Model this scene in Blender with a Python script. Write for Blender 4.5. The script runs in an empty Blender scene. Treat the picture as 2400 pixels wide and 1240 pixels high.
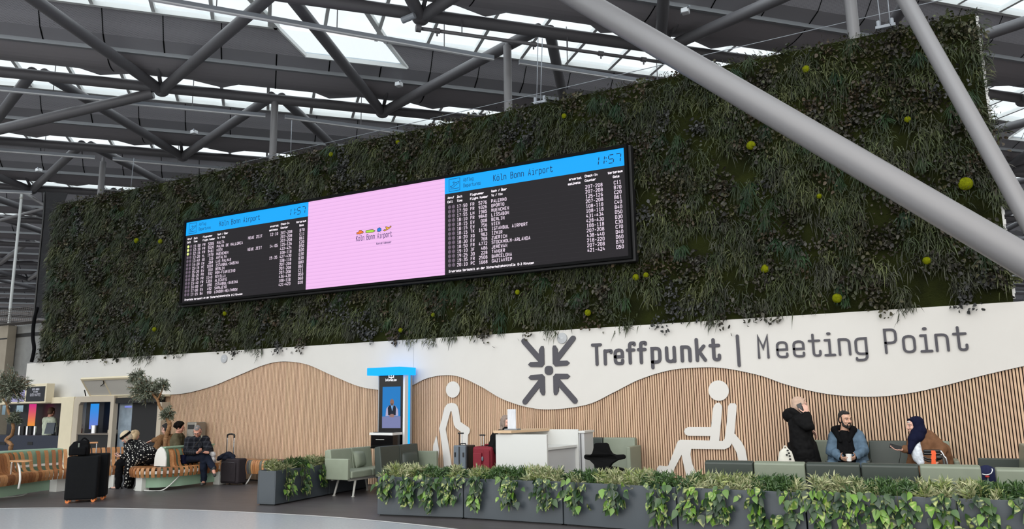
import bpy, math, random
import numpy as np
from mathutils import Vector, Matrix, Quaternion
PI = math.pi
scene = bpy.context.scene
COL = scene.collection
# ------------------------------------------------------------------ camera geometry (2400 x 1240 photograph)
FPX = 1800.0; PX0 = np.array([1200., 620.])
VPW = np.array([-2370., 1003.]); VPV = np.array([1040., -9300.])
def _ray(x, y): return np.array([(x - PX0[0]) / FPX, -(y - PX0[1]) / FPX, -1.])
_up = _ray(*VPV); _up /= np.linalg.norm(_up)
_mx = _ray(*VPW); _mx -= _mx.dot(_up) * _up; _mx /= np.linalg.norm(_mx)
_X = -_mx; _Z = _up; _Y = np.cross(_Z, _X)
RC = np.stack([_X, _Y, _Z])
CH = 1.58
CAM = np.array([0, 0, CH])
def at(x, y, Y):            # a point of the photograph on the vertical plane at distance Y
    v = RC @ _ray(x, y); p = CAM + v * (Y / v[1]); return Vector(p)
def onz(x, y, z=0.0):       # a point of the photograph on the level plane at height z
    v = RC @ _ray(x, y); p = CAM + v * ((z - CH) / v[2]); return Vector(p)
cam_d = bpy.data.cameras.new('camera'); cam = bpy.data.objects.new('camera', cam_d); COL.objects.link(cam)
M4 = Matrix.Identity(4)
for i in range(3):
    for j in range(3): M4[i][j] = RC[i][j]
M4.translation = Vector(CAM)
cam.matrix_world = M4
cam_d.sensor_width = 36.0; cam_d.lens = 36.0 * FPX / 2400.0; cam_d.sensor_fit = 'HORIZONTAL'
cam_d.clip_start = 0.05; cam_d.clip_end = 400
scene.camera = cam
scene.view_settings.view_transform = 'Standard'; scene.view_settings.look = 'None'
scene.view_settings.gamma = 1.0; scene.view_settings.use_curve_mapping = False

# ------------------------------------------------------------------ materials
def srgb(r, g, b):
    f = lambda c: (c / 255 / 12.92) if c / 255 <= 0.04045 else ((c / 255 + 0.055) / 1.055) ** 2.4
    return (f(r), f(g), f(b), 1.0)
MATS = {}
def mat(name, col=None, rough=0.6, metal=0.0, noise=0.0, nscale=8.0, bump=0.0, bscale=60.0, emit=0.0, spec=0.5, vcol=False,
        stretch=(1, 1, 1), sheen=0.0, alpha=None, coat=0.0, trans=0.0):
    if name in MATS: return MATS[name]
    m = bpy.data.materials.new(name); m.use_nodes = True
    nt = m.node_tree; N = nt.nodes; L = nt.links
    b = N['Principled BSDF']
    b.inputs['Roughness'].default_value = rough; b.inputs['Metallic'].default_value = metal
    b.inputs['Specular IOR Level'].default_value = spec if rough < .74 else min(spec, .12)
    if sheen: b.inputs['Sheen Weight'].default_value = sheen
    if coat: b.inputs['Coat Weight'].default_value = coat
    if col is None: col = (200, 200, 200)
    c = srgb(*col)
    b.inputs['Base Color'].default_value = c
    tc = N.new('ShaderNodeTexCoord'); mp = N.new('ShaderNodeMapping'); mp.inputs['Scale'].default_value = stretch
    L.new(tc.outputs['Object'], mp.inputs['Vector'])
    src = None
    if vcol:
        a = N.new('ShaderNodeAttribute'); a.attribute_name = 'Col'; src = a.outputs['Color']
        L.new(src, b.inputs['Base Color'])
        if trans:
            pass
    if noise:
        n = N.new('ShaderNodeTexNoise'); n.inputs['Scale'].default_value = nscale; n.inputs['Detail'].default_value = 5
        L.new(mp.outputs['Vector'], n.inputs['Vector'])
        mr = N.new('ShaderNodeMapRange'); mr.inputs['From Min'].default_value = 0.3; mr.inputs['From Max'].default_value = 0.7
        mr.inputs['To Min'].default_value = 1 - noise; mr.inputs['To Max'].default_value = 1 + noise
        L.new(n.outputs['Fac'], mr.inputs['Value'])
        mul = N.new('ShaderNodeVectorMath'); mul.operation = 'SCALE'
        if src is not None: L.new(src, mul.inputs[0])
        else: mul.inputs[0].default_value = c[:3]
        L.new(mr.outputs['Result'], mul.inputs['Scale']); L.new(mul.outputs['Vector'], b.inputs['Base Color'])
    if bump:
        n = N.new('ShaderNodeTexNoise'); n.inputs['Scale'].default_value = bscale; n.inputs['Detail'].default_value = 4
        L.new(mp.outputs['Vector'], n.inputs['Vector'])
        bp = N.new('ShaderNodeBump'); bp.inputs['Strength'].default_value = bump; bp.inputs['Distance'].default_value = 0.02
        L.new(n.outputs['Fac'], bp.inputs['Height']); L.new(bp.outputs['Normal'], b.inputs['Normal'])
    if emit:
        if vcol: L.new(src, b.inputs['Emission Color'])
        else: b.inputs['Emission Color'].default_value = c
        b.inputs['Emission Strength'].default_value = emit
    MATS[name] = m
    return m

# ------------------------------------------------------------------ mesh builder
def V(*a): return Vector(a)
def frame_of(d, up=Vector((0, 0, 1))):
    d = d.normalized()
    s = d.cross(up)
    if s.length < 1e-4: s = d.cross(Vector((1, 0, 0)))
    s.normalize(); u = s.cross(d).normalized()
    return s, u
class MB:
    def __init__(self): self.v = []; self.f = []; self.c = []; self.hascol = False
    def add(self, vs, fs, col=None):
        o = len(self.v)
        self.v.extend(tuple(p) for p in vs); self.f.extend(tuple(i + o for i in q) for q in fs)
        if col is not None: self.hascol = True
        self.c.extend([col if col is not None else (1, 1, 1, 1)] * len(vs))
        return self
    def box(self, x0, x1, y0, y1, z0, z1, mtx=None, col=None):
        vs = [Vector((x, y, z)) for x in (x0, x1) for y in (y0, y1) for z in (z0, z1)]
        if mtx is not None: vs = [mtx @ p for p in vs]
        return self.add(vs, [(0, 1, 3, 2), (4, 6, 7, 5), (0, 4, 5, 1), (2, 3, 7, 6), (0, 2, 6, 4), (1, 5, 7, 3)], col)
    def quad(self, a, b, c, d, col=None): return self.add([a, b, c, d], [(0, 1, 2, 3)], col)
    def tube(self, pts, r, n=12, cap=True, col=None, closed=False):
        pts = [Vector(p) for p in pts]; k = len(pts)
        rs = r if isinstance(r, (list, tuple)) else [r] * k
        vs = []; fs = []
        pu = None
        for i, p in enumerate(pts):
            if closed: d = pts[(i + 1) % k] - pts[i - 1]
            else: d = (pts[min(i + 1, k - 1)] - pts[max(i - 1, 0)])
            if pu is None: s, u = frame_of(d)
            else:
                d = d.normalized(); s = d.cross(pu)
                if s.length < 1e-5: s, u = frame_of(d)
                else: s.normalize(); u = s.cross(d).normalized()
            pu = u
            for j in range(n):
                a = 2 * PI * j / n
                vs.append(p + s * (math.cos(a) * rs[i]) + u * (math.sin(a) * rs[i]))
        for i in range(k if closed else k - 1):
            for j in range(n):
                i2 = (i + 1) % k
                fs.append((i * n + j, i * n + (j + 1) % n, i2 * n + (j + 1) % n, i2 * n + j))
        if cap and not closed:
            fs.append(tuple(range(n))[::-1]); fs.append(tuple((k - 1) * n + j for j in range(n)))
        return self.add(vs, fs, col)
    def cyl(self, a, b, r0, r1=None, n=16, col=None): return self.tube([a, b], [r0, r0 if r1 is None else r1], n, True, col)
    def caps(self, a, b, r0, r1=None, n=12):            # tapered capsule with round ends
        a = Vector(a); b = Vector(b); r1 = r0 if r1 is None else r1
        d = b - a
        if d.length < 1e-6: return self.ell(a, (r0, r0, r0))
        d.normalize()
        pts = []; rs = []
        for t in (0.02, .3, .6, .85, 1): pts.append(a - d * r0 * math.cos(t * PI / 2)); rs.append(r0 * math.sin(t * PI / 2))
        for t in (0, .15, .4, .7, .98): pts.append(b + d * r1 * math.sin(t * PI / 2)); rs.append(r1 * math.cos(t * PI / 2))
        return self.tube(pts, rs, n)
    def ell(self, c, r, mtx=None, nu=16, nv=10, col=None):
        c = Vector(c); vs = []; fs = []
        for i in range(nv + 1):
            t = PI * i / nv
            for j in range(nu):
                a = 2 * PI * j / nu
                p = Vector((r[0] * math.sin(t) * math.cos(a), r[1] * math.sin(t) * math.sin(a), r[2] * math.cos(t)))
                vs.append(c + (mtx @ p if mtx is not None else p))
        for i in range(nv):
            for j in range(nu):
                fs.append((i * nu + j, (i + 1) * nu + j, (i + 1) * nu + (j + 1) % nu, i * nu + (j + 1) % nu))
        return self.add(vs, fs, col)
    def lathe(self, prof, c, axis=Vector((0, 0, 1)), n=20, col=None):
        c = Vector(c); s, u = frame_of(axis, Vector((0, 1, 0))); ax = axis.normalized(); vs = []; fs = []
        k = len(prof)
        for r, z in prof:
            for j in range(n):
                a = 2 * PI * j / n
                vs.append(c + ax * z + s * (r * math.cos(a)) + u * (r * math.sin(a)))
        for i in range(k - 1):
            for j in range(n): fs.append((i * n + j, i * n + (j + 1) % n, (i + 1) * n + (j + 1) % n, (i + 1) * n + j))
        fs.append(tuple(range(n))[::-1]); fs.append(tuple((k - 1) * n + j for j in range(n)))
        return self.add(vs, fs, col)
    def prism(self, poly, fn, d0, d1, col=None):
        k = len(poly)
        vs = [fn(u, v, d0) for u, v in poly] + [fn(u, v, d1) for u, v in poly]
        fs = [tuple(range(k))[::-1], tuple(range(k, 2 * k))] + [(i, (i + 1) % k, k + (i + 1) % k, k + i) for i in range(k)]
        return self.add(vs, fs, col)
    def loft(self, rings, cap=True, col=None):
        n = len(rings[0]); vs = [p for r in rings for p in r]; fs = []
        for i in range(len(rings) - 1):
            for j in range(n): fs.append((i * n + j, i * n + (j + 1) % n, (i + 1) * n + (j + 1) % n, (i + 1) * n + j))
        if cap: fs.append(tuple(range(n))[::-1]); fs.append(tuple((len(rings) - 1) * n + j for j in range(n)))
        return self.add(vs, fs, col)
    def build(self, name, material, parent=None, smooth=False, bevel=0.0, seg=2, local=False, fixn=True):
        me = bpy.data.meshes.new(name)
        off = Vector((0, 0, 0))
        if parent is not None and not local:
            q = parent
            while q is not None: off += q.location; q = q.parent
        vs = np.array(self.v, dtype=np.float32) - np.array(off, dtype=np.float32)
        me.from_pydata(vs.tolist(), [], self.f)
        if self.hascol:
            at_ = me.attributes.new('Col', 'FLOAT_COLOR', 'POINT')
            at_.data.foreach_set('color', np.array(self.c, dtype=np.float32).ravel())
        if smooth: me.polygons.foreach_set('use_smooth', [True] * len(me.polygons))
        me.materials.append(material)
        me.update()
        o = bpy.data.objects.new(name, me); COL.objects.link(o)
        if parent is not None: o.parent = parent
        if bevel:
            md = o.modifiers.new('bevel', 'BEVEL'); md.width = bevel; md.segments = seg; md.limit_method = 'ANGLE'; md.angle_limit = math.radians(40)
            if smooth is None: pass
        return o
def smooth_by_angle(o, ang=40):
    me = o.data
    me.polygons.foreach_set('use_smooth', [True] * len(me.polygons))
    md = o.modifiers.new('n', 'WEIGHTED_NORMAL') if False else None
    try: me.set_sharp_from_angle(angle=math.radians(ang))
    except Exception: pass
    return o
def tag(o, label, cat, group=None, kind=None):
    o['label'] = label; o['category'] = cat
    if group: o['group'] = group
    if kind: o['kind'] = kind
    return o
def thing(name, label, cat, loc=(0, 0, 0), rz=0.0, group=None):
    o = bpy.data.objects.new(name, None); COL.objects.link(o); o.location = loc; o.rotation_euler = (0, 0, rz); o.empty_display_size = 0.1
    return tag(o, label, cat, group)
def struct(o): o['kind'] = 'structure'; return o
def lab(o, s): o['label'] = s; return o
def copy_thing(o, parent=None):
    c = o.copy(); COL.objects.link(c)
    if parent is not None: c.parent = parent
    for ch in [k for k in bpy.data.objects if k.parent == o]: copy_thing(ch, c)
    return c
def catmull(P, n=8, closed=False):
    P = [Vector(p) for p in P]; out = []; k = len(P)
    for i in range(k - 1):
        p0 = P[max(i - 1, 0)]; p1 = P[i]; p2 = P[i + 1]; p3 = P[min(i + 2, k - 1)]
        for j in range(n):
            t = j / n
            out.append(0.5 * ((2 * p1) + (p2 - p0) * t + (2 * p0 - 5 * p1 + 4 * p2 - p3) * t * t + (3 * p1 - p0 - 3 * p2 + p3) * t ** 3))
    out.append(P[-1]); return out

# ------------------------------------------------------------------ stroke lettering (monoline rounded sans)
GL = {
 'A': "0,0! 1.5,8! 3,0!;.5,2.4! 2.5,2.4!", 'B': "0,4.2! 0,8! 2.8,8 2.8,4.2 0,4.2! 0,0! 3,0 3,4.2 1.5,4.2!", 'C': "3,6.3! 3,8 0,8 0,0 3,0 3,1.7!",
 'D': "*0,0! 0,8! 3,8 3,0", 'E': "3,0! 0,0! 0,8! 3,8!;0,4.2! 2.5,4.2!", 'F': "0,0! 0,8! 3,8!;0,4.2! 2.5,4.2!", 'G': "3,6.5! 3,8 0,8 0,0 3,0 3,3.8! 1.7,3.8!",
 'H': "0,0! 0,8!;3,0! 3,8!;0,4! 3,4!", 'I': "1.5,0! 1.5,8!;.4,0! 2.6,0!;.4,8! 2.6,8!", 'J': "2.6,8! 2.6,0 0,0 0,2!", 'K': "0,0! 0,8!;3,8! .3,3.6! ;.9,4.4! 3,0!",
 'L': "0,8! 0,0! 3,0!", 'M': "0,0! 0,8! 1.5,3.6! 3,8! 3,0!", 'N': "0,0! 0,8! 3,0! 3,8!", 'O': "*0,0 0,8 3,8 3,0", 'P': "0,0! 0,8! 3,8 3,3.4 0,3.4!",
 'Q': "*0,0 0,8 3,8 3,0;1.8,1.8! 3.2,-.6!", 'R': "0,0! 0,8! 3,8 3,3.8 0,3.8!;1.6,3.8! 3,0!", 'S': "3,6.5! 3,8 0,8 0,4.2 3,4.2 3,0 0,0 0,1.5!",
 'T': "1.5,0! 1.5,8!;-.2,8! 3.2,8!", 'U': "0,8! 0,0 3,0 3,8!", 'V': "0,8! 1.5,0! 3,8!", 'W': "0,8! .5,0! 1.5,4.6! 2.5,0! 3,8!", 'X': "0,0! 3,8!;0,8! 3,0!",
 'Y': "0,8! 1.5,3.8! 3,8!;1.5,3.8! 1.5,0!", 'Z': "0,8! 3,8! 0,0! 3,0!",
 '0': "*0,0 0,8 3,8 3,0", '1': ".3,6.4! 1.6,8! 1.6,0!;.4,0! 2.8,0!", '2': "0,6.3! 0,8 3,8 3,4.6 0,.9! 0,0! 3,0!", '3': "0,8! 3,8 3,4.3 1,4.3! 3,4.3 3,0 0,0 0,1.4!",
 '4': "2.3,0! 2.3,4.2!;1.4,8! 0,2! 3.1,2!", '5': "3,8! 0,8! 0,4.7! 3,4.7 3,0 0,0 0,1.4!", '6': "2.8,8! .9,8 0,5 0,0 3,0 3,4.6 0,4.6!", '7': "0,8! 3,8! 1.2,0!",
 '8': "*0,0 0,4.2 3,4.2 3,0;*.2,4.2 .2,8 2.8,8 2.8,4.2", '9': ".2,0! 2.1,0 3,3 3,8 0,8 0,3.6 3,3.6!",
 'a': "0,5.4! 3,5.4 3,0!;3,3.2! 0,3.2 0,0 3,0!", 'b': "0,8! 0,0! 3,0 3,5.4 0,5.4!", 'c': "3,4! 3,5.4 0,5.4 0,0 3,0 3,1.4!", 'd': "3,8! 3,0! 0,0 0,5.4 3,5.4!",
 'e': "0,2.7! 3,2.7! 3,5.4 0,5.4 0,0 3,0 3,1.2!", 'f': "1,0! 1,8 2.9,8 2.9,7.3!;0,5.2! 2.7,5.2!", 'g': "3,0! 0,0 0,5.4 3,5.4! 3,-2.2 0,-2.2 0,-1.5!", 'h': "0,0! 0,8!;0,5.4! 3,5.4 3,0!",
 'i': ".3,5.4! 1.6,5.4! 1.6,0!;.2,0! 3,0!;1.55,7.7! 1.56,7.72!", 'j': "2,5.4! 2,-2.2 0,-2.2!", 'k': "0,0! 0,8!;2.7,5.4! .2,2.6!;.9,3.3! 3,0!", 'l': ".2,8! 1.4,8! 1.4,0 3,0 3,.8!",
 'm': "0,0! 0,5.4! 1.5,5.4 1.5,0!;1.5,5.4! 3,5.4 3,0!", 'n': "0,0! 0,5.4!;0,5.4! 3,5.4 3,0!", 'o': "*0,0 0,5.4 3,5.4 3,0", 'p': "0,-2.2! 0,5.4! 3,5.4 3,0 0,0!", 'r': ".3,0! .3,5.4!;.3,5.2! 2.9,5.4 2.9,4.6!",
 's': "3,4.3! 3,5.4 0,5.4 0,2.7 3,2.7 3,0 0,0 0,1.1!", 't': "1,7.6! 1,0 3,0 3,1.6!;-.2,5.4! 2.9,5.4!", 'u': "0,5.4! 0,0 3,0 3,5.4!;3,1! 3,0!", 'v': "0,5.4! 1.5,0! 3,5.4!", 'w': "0,5.4! .6,0! 1.5,3.6! 2.4,0! 3,5.4!",
 'z': "0,5.4! 3,5.4! 0,0! 3,0!", ':': "1.5,1.3! 1.51,1.32!;1.5,5.1! 1.51,5.12!", '-': ".2,3.6! 2.8,3.6!", '/': "0,-.6! 3,8.6!", '|': "1.5,-2.6! 1.5,8.6!", '.': "1.5,0! 1.51,.02!",
}
GL['ö'] = GL['o'] + ";.7,7.5! .71,7.52!;2.3,7.5! 2.31,7.52!"; GL['ü'] = GL['u'] + ";.7,7.5! .71,7.52!;2.3,7.5! 2.31,7.52!"; GL['Ü'] = GL['U'] + ";.7,9.6! .71,9.62!;2.3,9.6! 2.31,9.62!"
GL['Ö'] = GL['O'] + ";.7,9.6! .71,9.62!;2.3,9.6! 2.31,9.62!"
GL['y'] = "0,5.4! 0,0 3,0 3,5.4!;3,1! 3,-2.2 0,-2.2 0,-1.6!"
def fillet(pts, sharp, closed, R, n=4):
    k = len(pts); out = []
    for i in range(k):
        p = Vector(pts[i])
        if sharp[i] or (not closed and i in (0, k - 1)): out.append(p); continue
        a = Vector(pts[i - 1]); b = Vector(pts[(i + 1) % k])
        da = a - p; db = b - p
        r = min(R, da.length * 0.5, db.length * 0.5)
        p0 = p + da.normalized() * r; p1 = p + db.normalized() * r
        for j in range(n + 1):
            t = j / n; out.append(p0 * (1 - t) ** 2 * 1.0 + p * 2 * t * (1 - t) + p1 * t * t)
    return out
def strokes(ch, R=1.45, n=4):
    res = []
    for s in GL.get(ch, '').split(';'):
        s = s.strip()
        if not s: continue
        closed = s.startswith('*'); s = s.lstrip('*')
        P = []; S = []
        for t in s.split():
            S.append(t.endswith('!')); x, y = t.rstrip('!').split(','); P.append((float(x), float(y)))
        res.append((fillet(P, S, closed, R, n), closed))
    return res
def ribbon(mb, pts, closed, w, fn, d0, d1=None, col=None, capn=0):
    # flat (d1 None) or raised band along a 2D path
    k = len(pts)
    Lf = []; Rt = []
    for i in range(k):
        if closed: a = pts[i - 1]; b = pts[(i + 1) % k]
        else: a = pts[max(i - 1, 0)]; b = pts[min(i + 1, k - 1)]
        p = pts[i]
        d1_ = (p - a); d2_ = (b - p)
        if d1_.length < 1e-9: d1_ = d2_
        if d2_.length < 1e-9: d2_ = d1_
        d1_ = d1_.normalized(); d2_ = d2_.normalized()
        n1 = Vector((-d1_.y, d1_.x)); n2 = Vector((-d2_.y, d2_.x)); m = n1 + n2
        if m.length < 0.2: m = n1
        m.normalize(); c = max(m.dot(n1), 0.45)
        Lf.append(p + m * (w / 2 / c)); Rt.append(p - m * (w / 2 / c))
    if closed:
        o = len(mb.v)
        if d1 is None:
            for i in range(k):
                j = (i + 1) % k; mb.add([fn(*Lf[i], d0), fn(*Lf[j], d0), fn(*Rt[j], d0), fn(*Rt[i], d0)], [(0, 1, 2, 3)], col)
        else:
            for i in range(k):
                j = (i + 1) % k
                q = [Lf[i], Lf[j], Rt[j], Rt[i]]
                vs = [fn(*p, d0) for p in q] + [fn(*p, d1) for p in q]
                mb.add(vs, [(4, 5, 6, 7), (0, 1, 5, 4), (2, 3, 7, 6)], col)
        return
    st = []; en = []
    if capn:
        for (p, a, lst, sgn) in ((pts[0], pts[1], st, -1), (pts[-1], pts[-2], en, -1)):
            d = (p - a).normalized(); nn = Vector((-d.y, d.x))
            for j in range(1, capn): 
                t = PI * j / capn; lst.append(p + nn * (math.cos(t) * w / 2) + d * (math.sin(t) * w / 2))
    poly = Lf + en[:] + Rt[::-1] + st[:]
    if d1 is None:
        if capn == 0:
            for i in range(k - 1): mb.add([fn(*Lf[i], d0), fn(*Lf[i + 1], d0), fn(*Rt[i + 1], d0), fn(*Rt[i], d0)], [(0, 1, 2, 3)], col)
        else: mb.add([fn(*p, d0) for p in poly], [tuple(range(len(poly)))], col)
    else:
        for i in range(k - 1):
            q = [Lf[i], Lf[i + 1], Rt[i + 1], Rt[i]]
            mb.add([fn(*p, d1) for p in q], [(0, 1, 2, 3)], col)
        for cap, a, b in ((en, Lf[-1], Rt[-1]), (st, Rt[0], Lf[0])):
            if cap: q = [a] + cap + [b]; mb.add([fn(*p, d1) for p in q], [tuple(range(len(q)))], col)
        K = len(poly)
        mb.add([fn(*p, d0) for p in poly] + [fn(*p, d1) for p in poly], [(i, (i + 1) % K, K + (i + 1) % K, K + i) for i in range(K)], col)
def text(mb, s, x, y, h, w, fn, d0, d1=None, adv=4.6, col=None, capn=0, xs=1.0, centers=None, n=3, align='l', R=1.45):
    k = h / 8.0
    if align == 'r': x -= (len(s) * adv - 1.6) * k * xs
    if align == 'c': x -= (len(s) * adv - 1.6) * k * xs / 2
    for i, ch in enumerate(s):
        if ch == ' ': continue
        ox = (centers[i] - 1.5 * k * xs) if centers else x + i * adv * k * xs
        for si, (P, closed) in enumerate(strokes(ch, R, n)):
            d1_ = None if d1 is None else d1 + .0012 * si
            d0_ = d0 + (.0004 * si if d1 is None else 0)
            pts = [Vector((ox + p.x * k * xs, y + p.y * k)) for p in P]
            if len(pts) == 2 and (pts[1] - pts[0]).length < w * 0.3:
                c = pts[0]; r = w * 0.62
                pts = [c + Vector((-r * .5, 0)), c + Vector((r * .5, 0))]
                ribbon(mb, pts, False, w * 1.15, fn, d0_, d1_, col, capn); continue
            ribbon(mb, pts, closed, w, fn, d0_, d1_, col, capn)
# ================================================================== world, exposure
EXPO = 0.55
scene.view_settings.exposure = EXPO
w = bpy.data.worlds.new('sky'); scene.world = w; w.use_nodes = True
WN = w.node_tree.nodes; WL = w.node_tree.links
bg = WN['Background']
wt = WN.new('ShaderNodeTexCoord'); wd = WN.new('ShaderNodeVectorMath'); wd.operation = 'DOT_PRODUCT'; wd.inputs[1].default_value = (-0.10, -0.86, 0.50)
WL.new(wt.outputs['Generated'], wd.inputs[0])
wr = WN.new('ShaderNodeMapRange'); wr.interpolation_type = 'SMOOTHSTEP'
for i_, v_ in (('From Min', .35), ('From Max', 1.0), ('To Min', .74), ('To Max', 2.3)): wr.inputs[i_].default_value = v_
WL.new(wd.outputs['Value'], wr.inputs['Value']); WL.new(wr.outputs['Result'], bg.inputs['Strength'])
bg.inputs['Color'].default_value = (1.0, 0.985, 0.955, 1)
def emat(name, col=None, k=1.0, vcol=False):
    if name in MATS: return MATS[name]
    m = mat(name, (2, 2, 2), rough=0.6, spec=0.15)
    b = m.node_tree.nodes['Principled BSDF']
    if vcol:
        a = m.node_tree.nodes.new('ShaderNodeAttribute'); a.attribute_name = 'Col'
        m.node_tree.links.new(a.outputs['Color'], b.inputs['Emission Color'])
    else: b.inputs['Emission Color'].default_value = srgb(*col)
    b.inputs['Emission Strength'].default_value = k * 2 ** (-EXPO)
    return m
WY = 13.0
# ------------------------------------------------------------------ materials of the setting
m_white = mat('white wall paint', (207, 204, 199), 0.55, noise=0.015, nscale=2)
m_gap = mat('dark felt backing', (62, 54, 52), 0.95)
m_slat = mat('oak slats', rough=0.6, vcol=True, noise=0.08, nscale=14, stretch=(6, 6, .5))
m_floor = mat('dark vinyl planks', (82, 78, 79), 0.42, noise=0.16, nscale=2.2, stretch=(.6, 4, 1), bump=0.05, bscale=40)
m_terr = mat('pale polished terrazzo', (178, 183, 189), 0.25, noise=0.07, nscale=30)
m_line = mat('white floor strip', (215, 216, 216), 0.4)
m_roof = mat('grey painted roof shell', (158, 154, 157), 0.5)
m_roof2 = mat('grey roof band', (150, 149, 153), 0.5)
m_steel = mat('grey painted steel tube', (126, 125, 127), 0.38)
m_steel_d = mat('grey painted truss tube', (100, 99, 102), 0.42)
m_seam = mat('black seam', (16, 16, 17), 0.9)
m_rail = mat('light rail aluminium', (150, 156, 164), 0.35)
def perforated():
    m = mat('perforated acoustic panel', (84, 83, 86), 0.6)
    nt = m.node_tree; N = nt.nodes; L = nt.links; b = N['Principled BSDF']
    tc = N.new('ShaderNodeTexCoord'); v = N.new('ShaderNodeTexVoronoi'); v.inputs['Scale'].default_value = 48; v.inputs['Randomness'].default_value = 0
    L.new(tc.outputs['Object'], v.inputs['Vector'])
    r = N.new('ShaderNodeValToRGB'); r.color_ramp.elements[0].position = .3; r.color_ramp.elements[0].color = srgb(60, 59, 61)
    r.color_ramp.elements[1].position = .42; r.color_ramp.elements[1].color = srgb(136, 133, 137)
    L.new(v.outputs['Distance'], r.inputs['Fac']); L.new(r.outputs['Color'], b.inputs['Base Color'])
    return m
m_perf = perforated()
def glass_mat():
    m = bpy.data.materials.new('skylight glass'); m.use_nodes = True; nt = m.node_tree; N = nt.nodes; L = nt.links
    out = N['Material Output']; N.remove(N['Principled BSDF'])
    t = N.new('ShaderNodeBsdfTransparent'); t.inputs[0].default_value = (0.84, 0.93, 1, 1)
    d = N.new('ShaderNodeBsdfTranslucent'); d.inputs[0].default_value = (.9, .95, 1, 1)
    tc = N.new('ShaderNodeTexCoord'); n = N.new('ShaderNodeTexNoise'); n.inputs['Scale'].default_value = 1.5; n.inputs['Detail'].default_value = 8
    L.new(tc.outputs['Object'], n.inputs['Vector'])
    mr = N.new('ShaderNodeMapRange'); mr.inputs['From Min'].default_value = .35; mr.inputs['From Max'].default_value = .75; mr.inputs['To Min'].default_value = .04; mr.inputs['To Max'].default_value = .2
    L.new(n.outputs['Fac'], mr.inputs['Value'])
    x = N.new('ShaderNodeMixShader'); L.new(mr.outputs['Result'], x.inputs[0]); L.new(t.outputs[0], x.inputs[1]); L.new(d.outputs[0], x.inputs[2])
    L.new(x.outputs[0], out.inputs['Surface']); return m
m_sky = glass_mat()
m_pane = mat('clear glazing frame', (222, 224, 222), 0.5)

# ------------------------------------------------------------------ floor
mb = MB(); mb.box(-80, 60, -60, 110, -0.1, 0.0); struct(mb.build('floor', m_floor))
LN = catmull([(-17.5, 5.4, 0), (-15.4, 6.9, 0), (-13.64, 7.88, 0), (-12.26, 8.44, 0), (-10.59, 8.86, 0), (-9.0, 9.04, 0), (-7.4, 9.08, 0), (-5.46, 8.82, 0), (-3.5, 8.2, 0), (-1, 6.9, 0), (1.5, 4.9, 0), (4, 2, 0)], 8)
mb = MB()
for a, b in zip(LN, LN[1:]): mb.quad(V(a.x, a.y, .004), V(b.x, b.y, .004), V(b.x, -40, .004), V(a.x, -40, .004))
o = struct(mb.build('floor_terrazzo', m_terr))
mb = MB()
for i in range(len(LN) - 1):
    a, b = LN[i], LN[i + 1]
    n0 = Vector((-(b - a).y, (b - a).x, 0)).normalized()
    a2 = LN[min(i + 2, len(LN) - 1)]; n1 = Vector((-(a2 - b).y, (a2 - b).x, 0)).normalized() if i + 2 < len(LN) else n0
    z = V(0, 0, .006); mb.quad(a + z, b + z, b + n1 * .06 + z, a + n0 * .06 + z)
struct(mb.build('trim_floor_line', m_line))

# ------------------------------------------------------------------ feature wall: white panel with wavy lower edge over oak slats
WV = [(-16.2, 1.925), (-15.41, 1.96), (-14.57, 2.10), (-13.76, 2.32), (-12.98, 2.53), (-12.41, 2.59), (-11.72, 2.5), (-11.0, 2.24), (-10.31, 2.0), (-9.79, 1.91), (-9.4, 1.90), (-8.99, 1.96),
      (-8.61, 2.1), (-8.2, 2.155), (-7.81, 2.11), (-7.34, 1.91), (-6.88, 1.67), (-6.34, 1.51), (-5.83, 1.47), (-5.16, 1.55), (-4.67, 1.75), (-4.19, 1.96), (-3.65, 2.1), (-3.14, 2.13), (-2.72, 2.1),
      (-2.18, 1.97), (-1.8, 1.82), (-1.36, 1.69), (-.94, 1.62), (-.46, 1.6), (0, 1.65), (.45, 1.75), (.9, 1.87), (1.43, 1.99), (2.0, 2.09), (2.6, 2.1), (3.2, 2.0), (4.5, 1.6)]
WVS = catmull([(x, z, 0) for x, z in WV], 10)
_wx = np.array([p.x for p in WVS]); _wz = np.array([p.y for p in WVS])
def wave(x): return float(np.interp(x, _wx, _wz))
TOPZ = 2.9; XL = -21.85; XR = 4.5
mb = MB()
pts = [(p.x, p.y) for p in WVS]
F = WY - .03; B = WY + .03
mb.box(XL, -16.2, F, B, 1.93, TOPZ)
for (x0, z0), (x1, z1) in zip(pts, pts[1:]):
    mb.quad(V(x0, F, z0), V(x1, F, z1), V(x1, F, TOPZ), V(x0, F, TOPZ))
    mb.quad(V(x0, F, z0), V(x0, B, z0), V(x1, B, z1), V(x1, F, z1))
    mb.quad(V(x0, F, TOPZ), V(x1, F, TOPZ), V(x1, B, TOPZ), V(x0, B, TOPZ))
struct(mb.build('wall_back', m_white))
mb = MB(); mb.box(-16.2, XR, WY + .05, WY + .16, 0, TOPZ - .002); mb.box(XL, -16.2, WY + .05, WY + .16, 1.95, TOPZ - .002); struct(mb.build('wall_back_felt', m_gap))
random.seed(3)
mb = MB(); x = -16.19; pitch = .042
while x < 4.4:
    zt = wave(x + .013) - .004
    k = random.uniform(.9, 1.06); c = srgb(204, 172, 143); c = (c[0] * k, c[1] * k * random.uniform(.98, 1.02), c[2] * k, 1)
    mb.box(x, x + .026, WY, WY + .05, .02, zt, col=c); x += pitch
struct(mb.build('wall_back_slats', m_slat))
mb = MB(); mb.box(-8.905, -8.9, F - .0015, F + .01, wave(-8.9), TOPZ); struct(mb.build('trim_1', mat('panel joint', (150, 148, 146), .8)))

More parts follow.
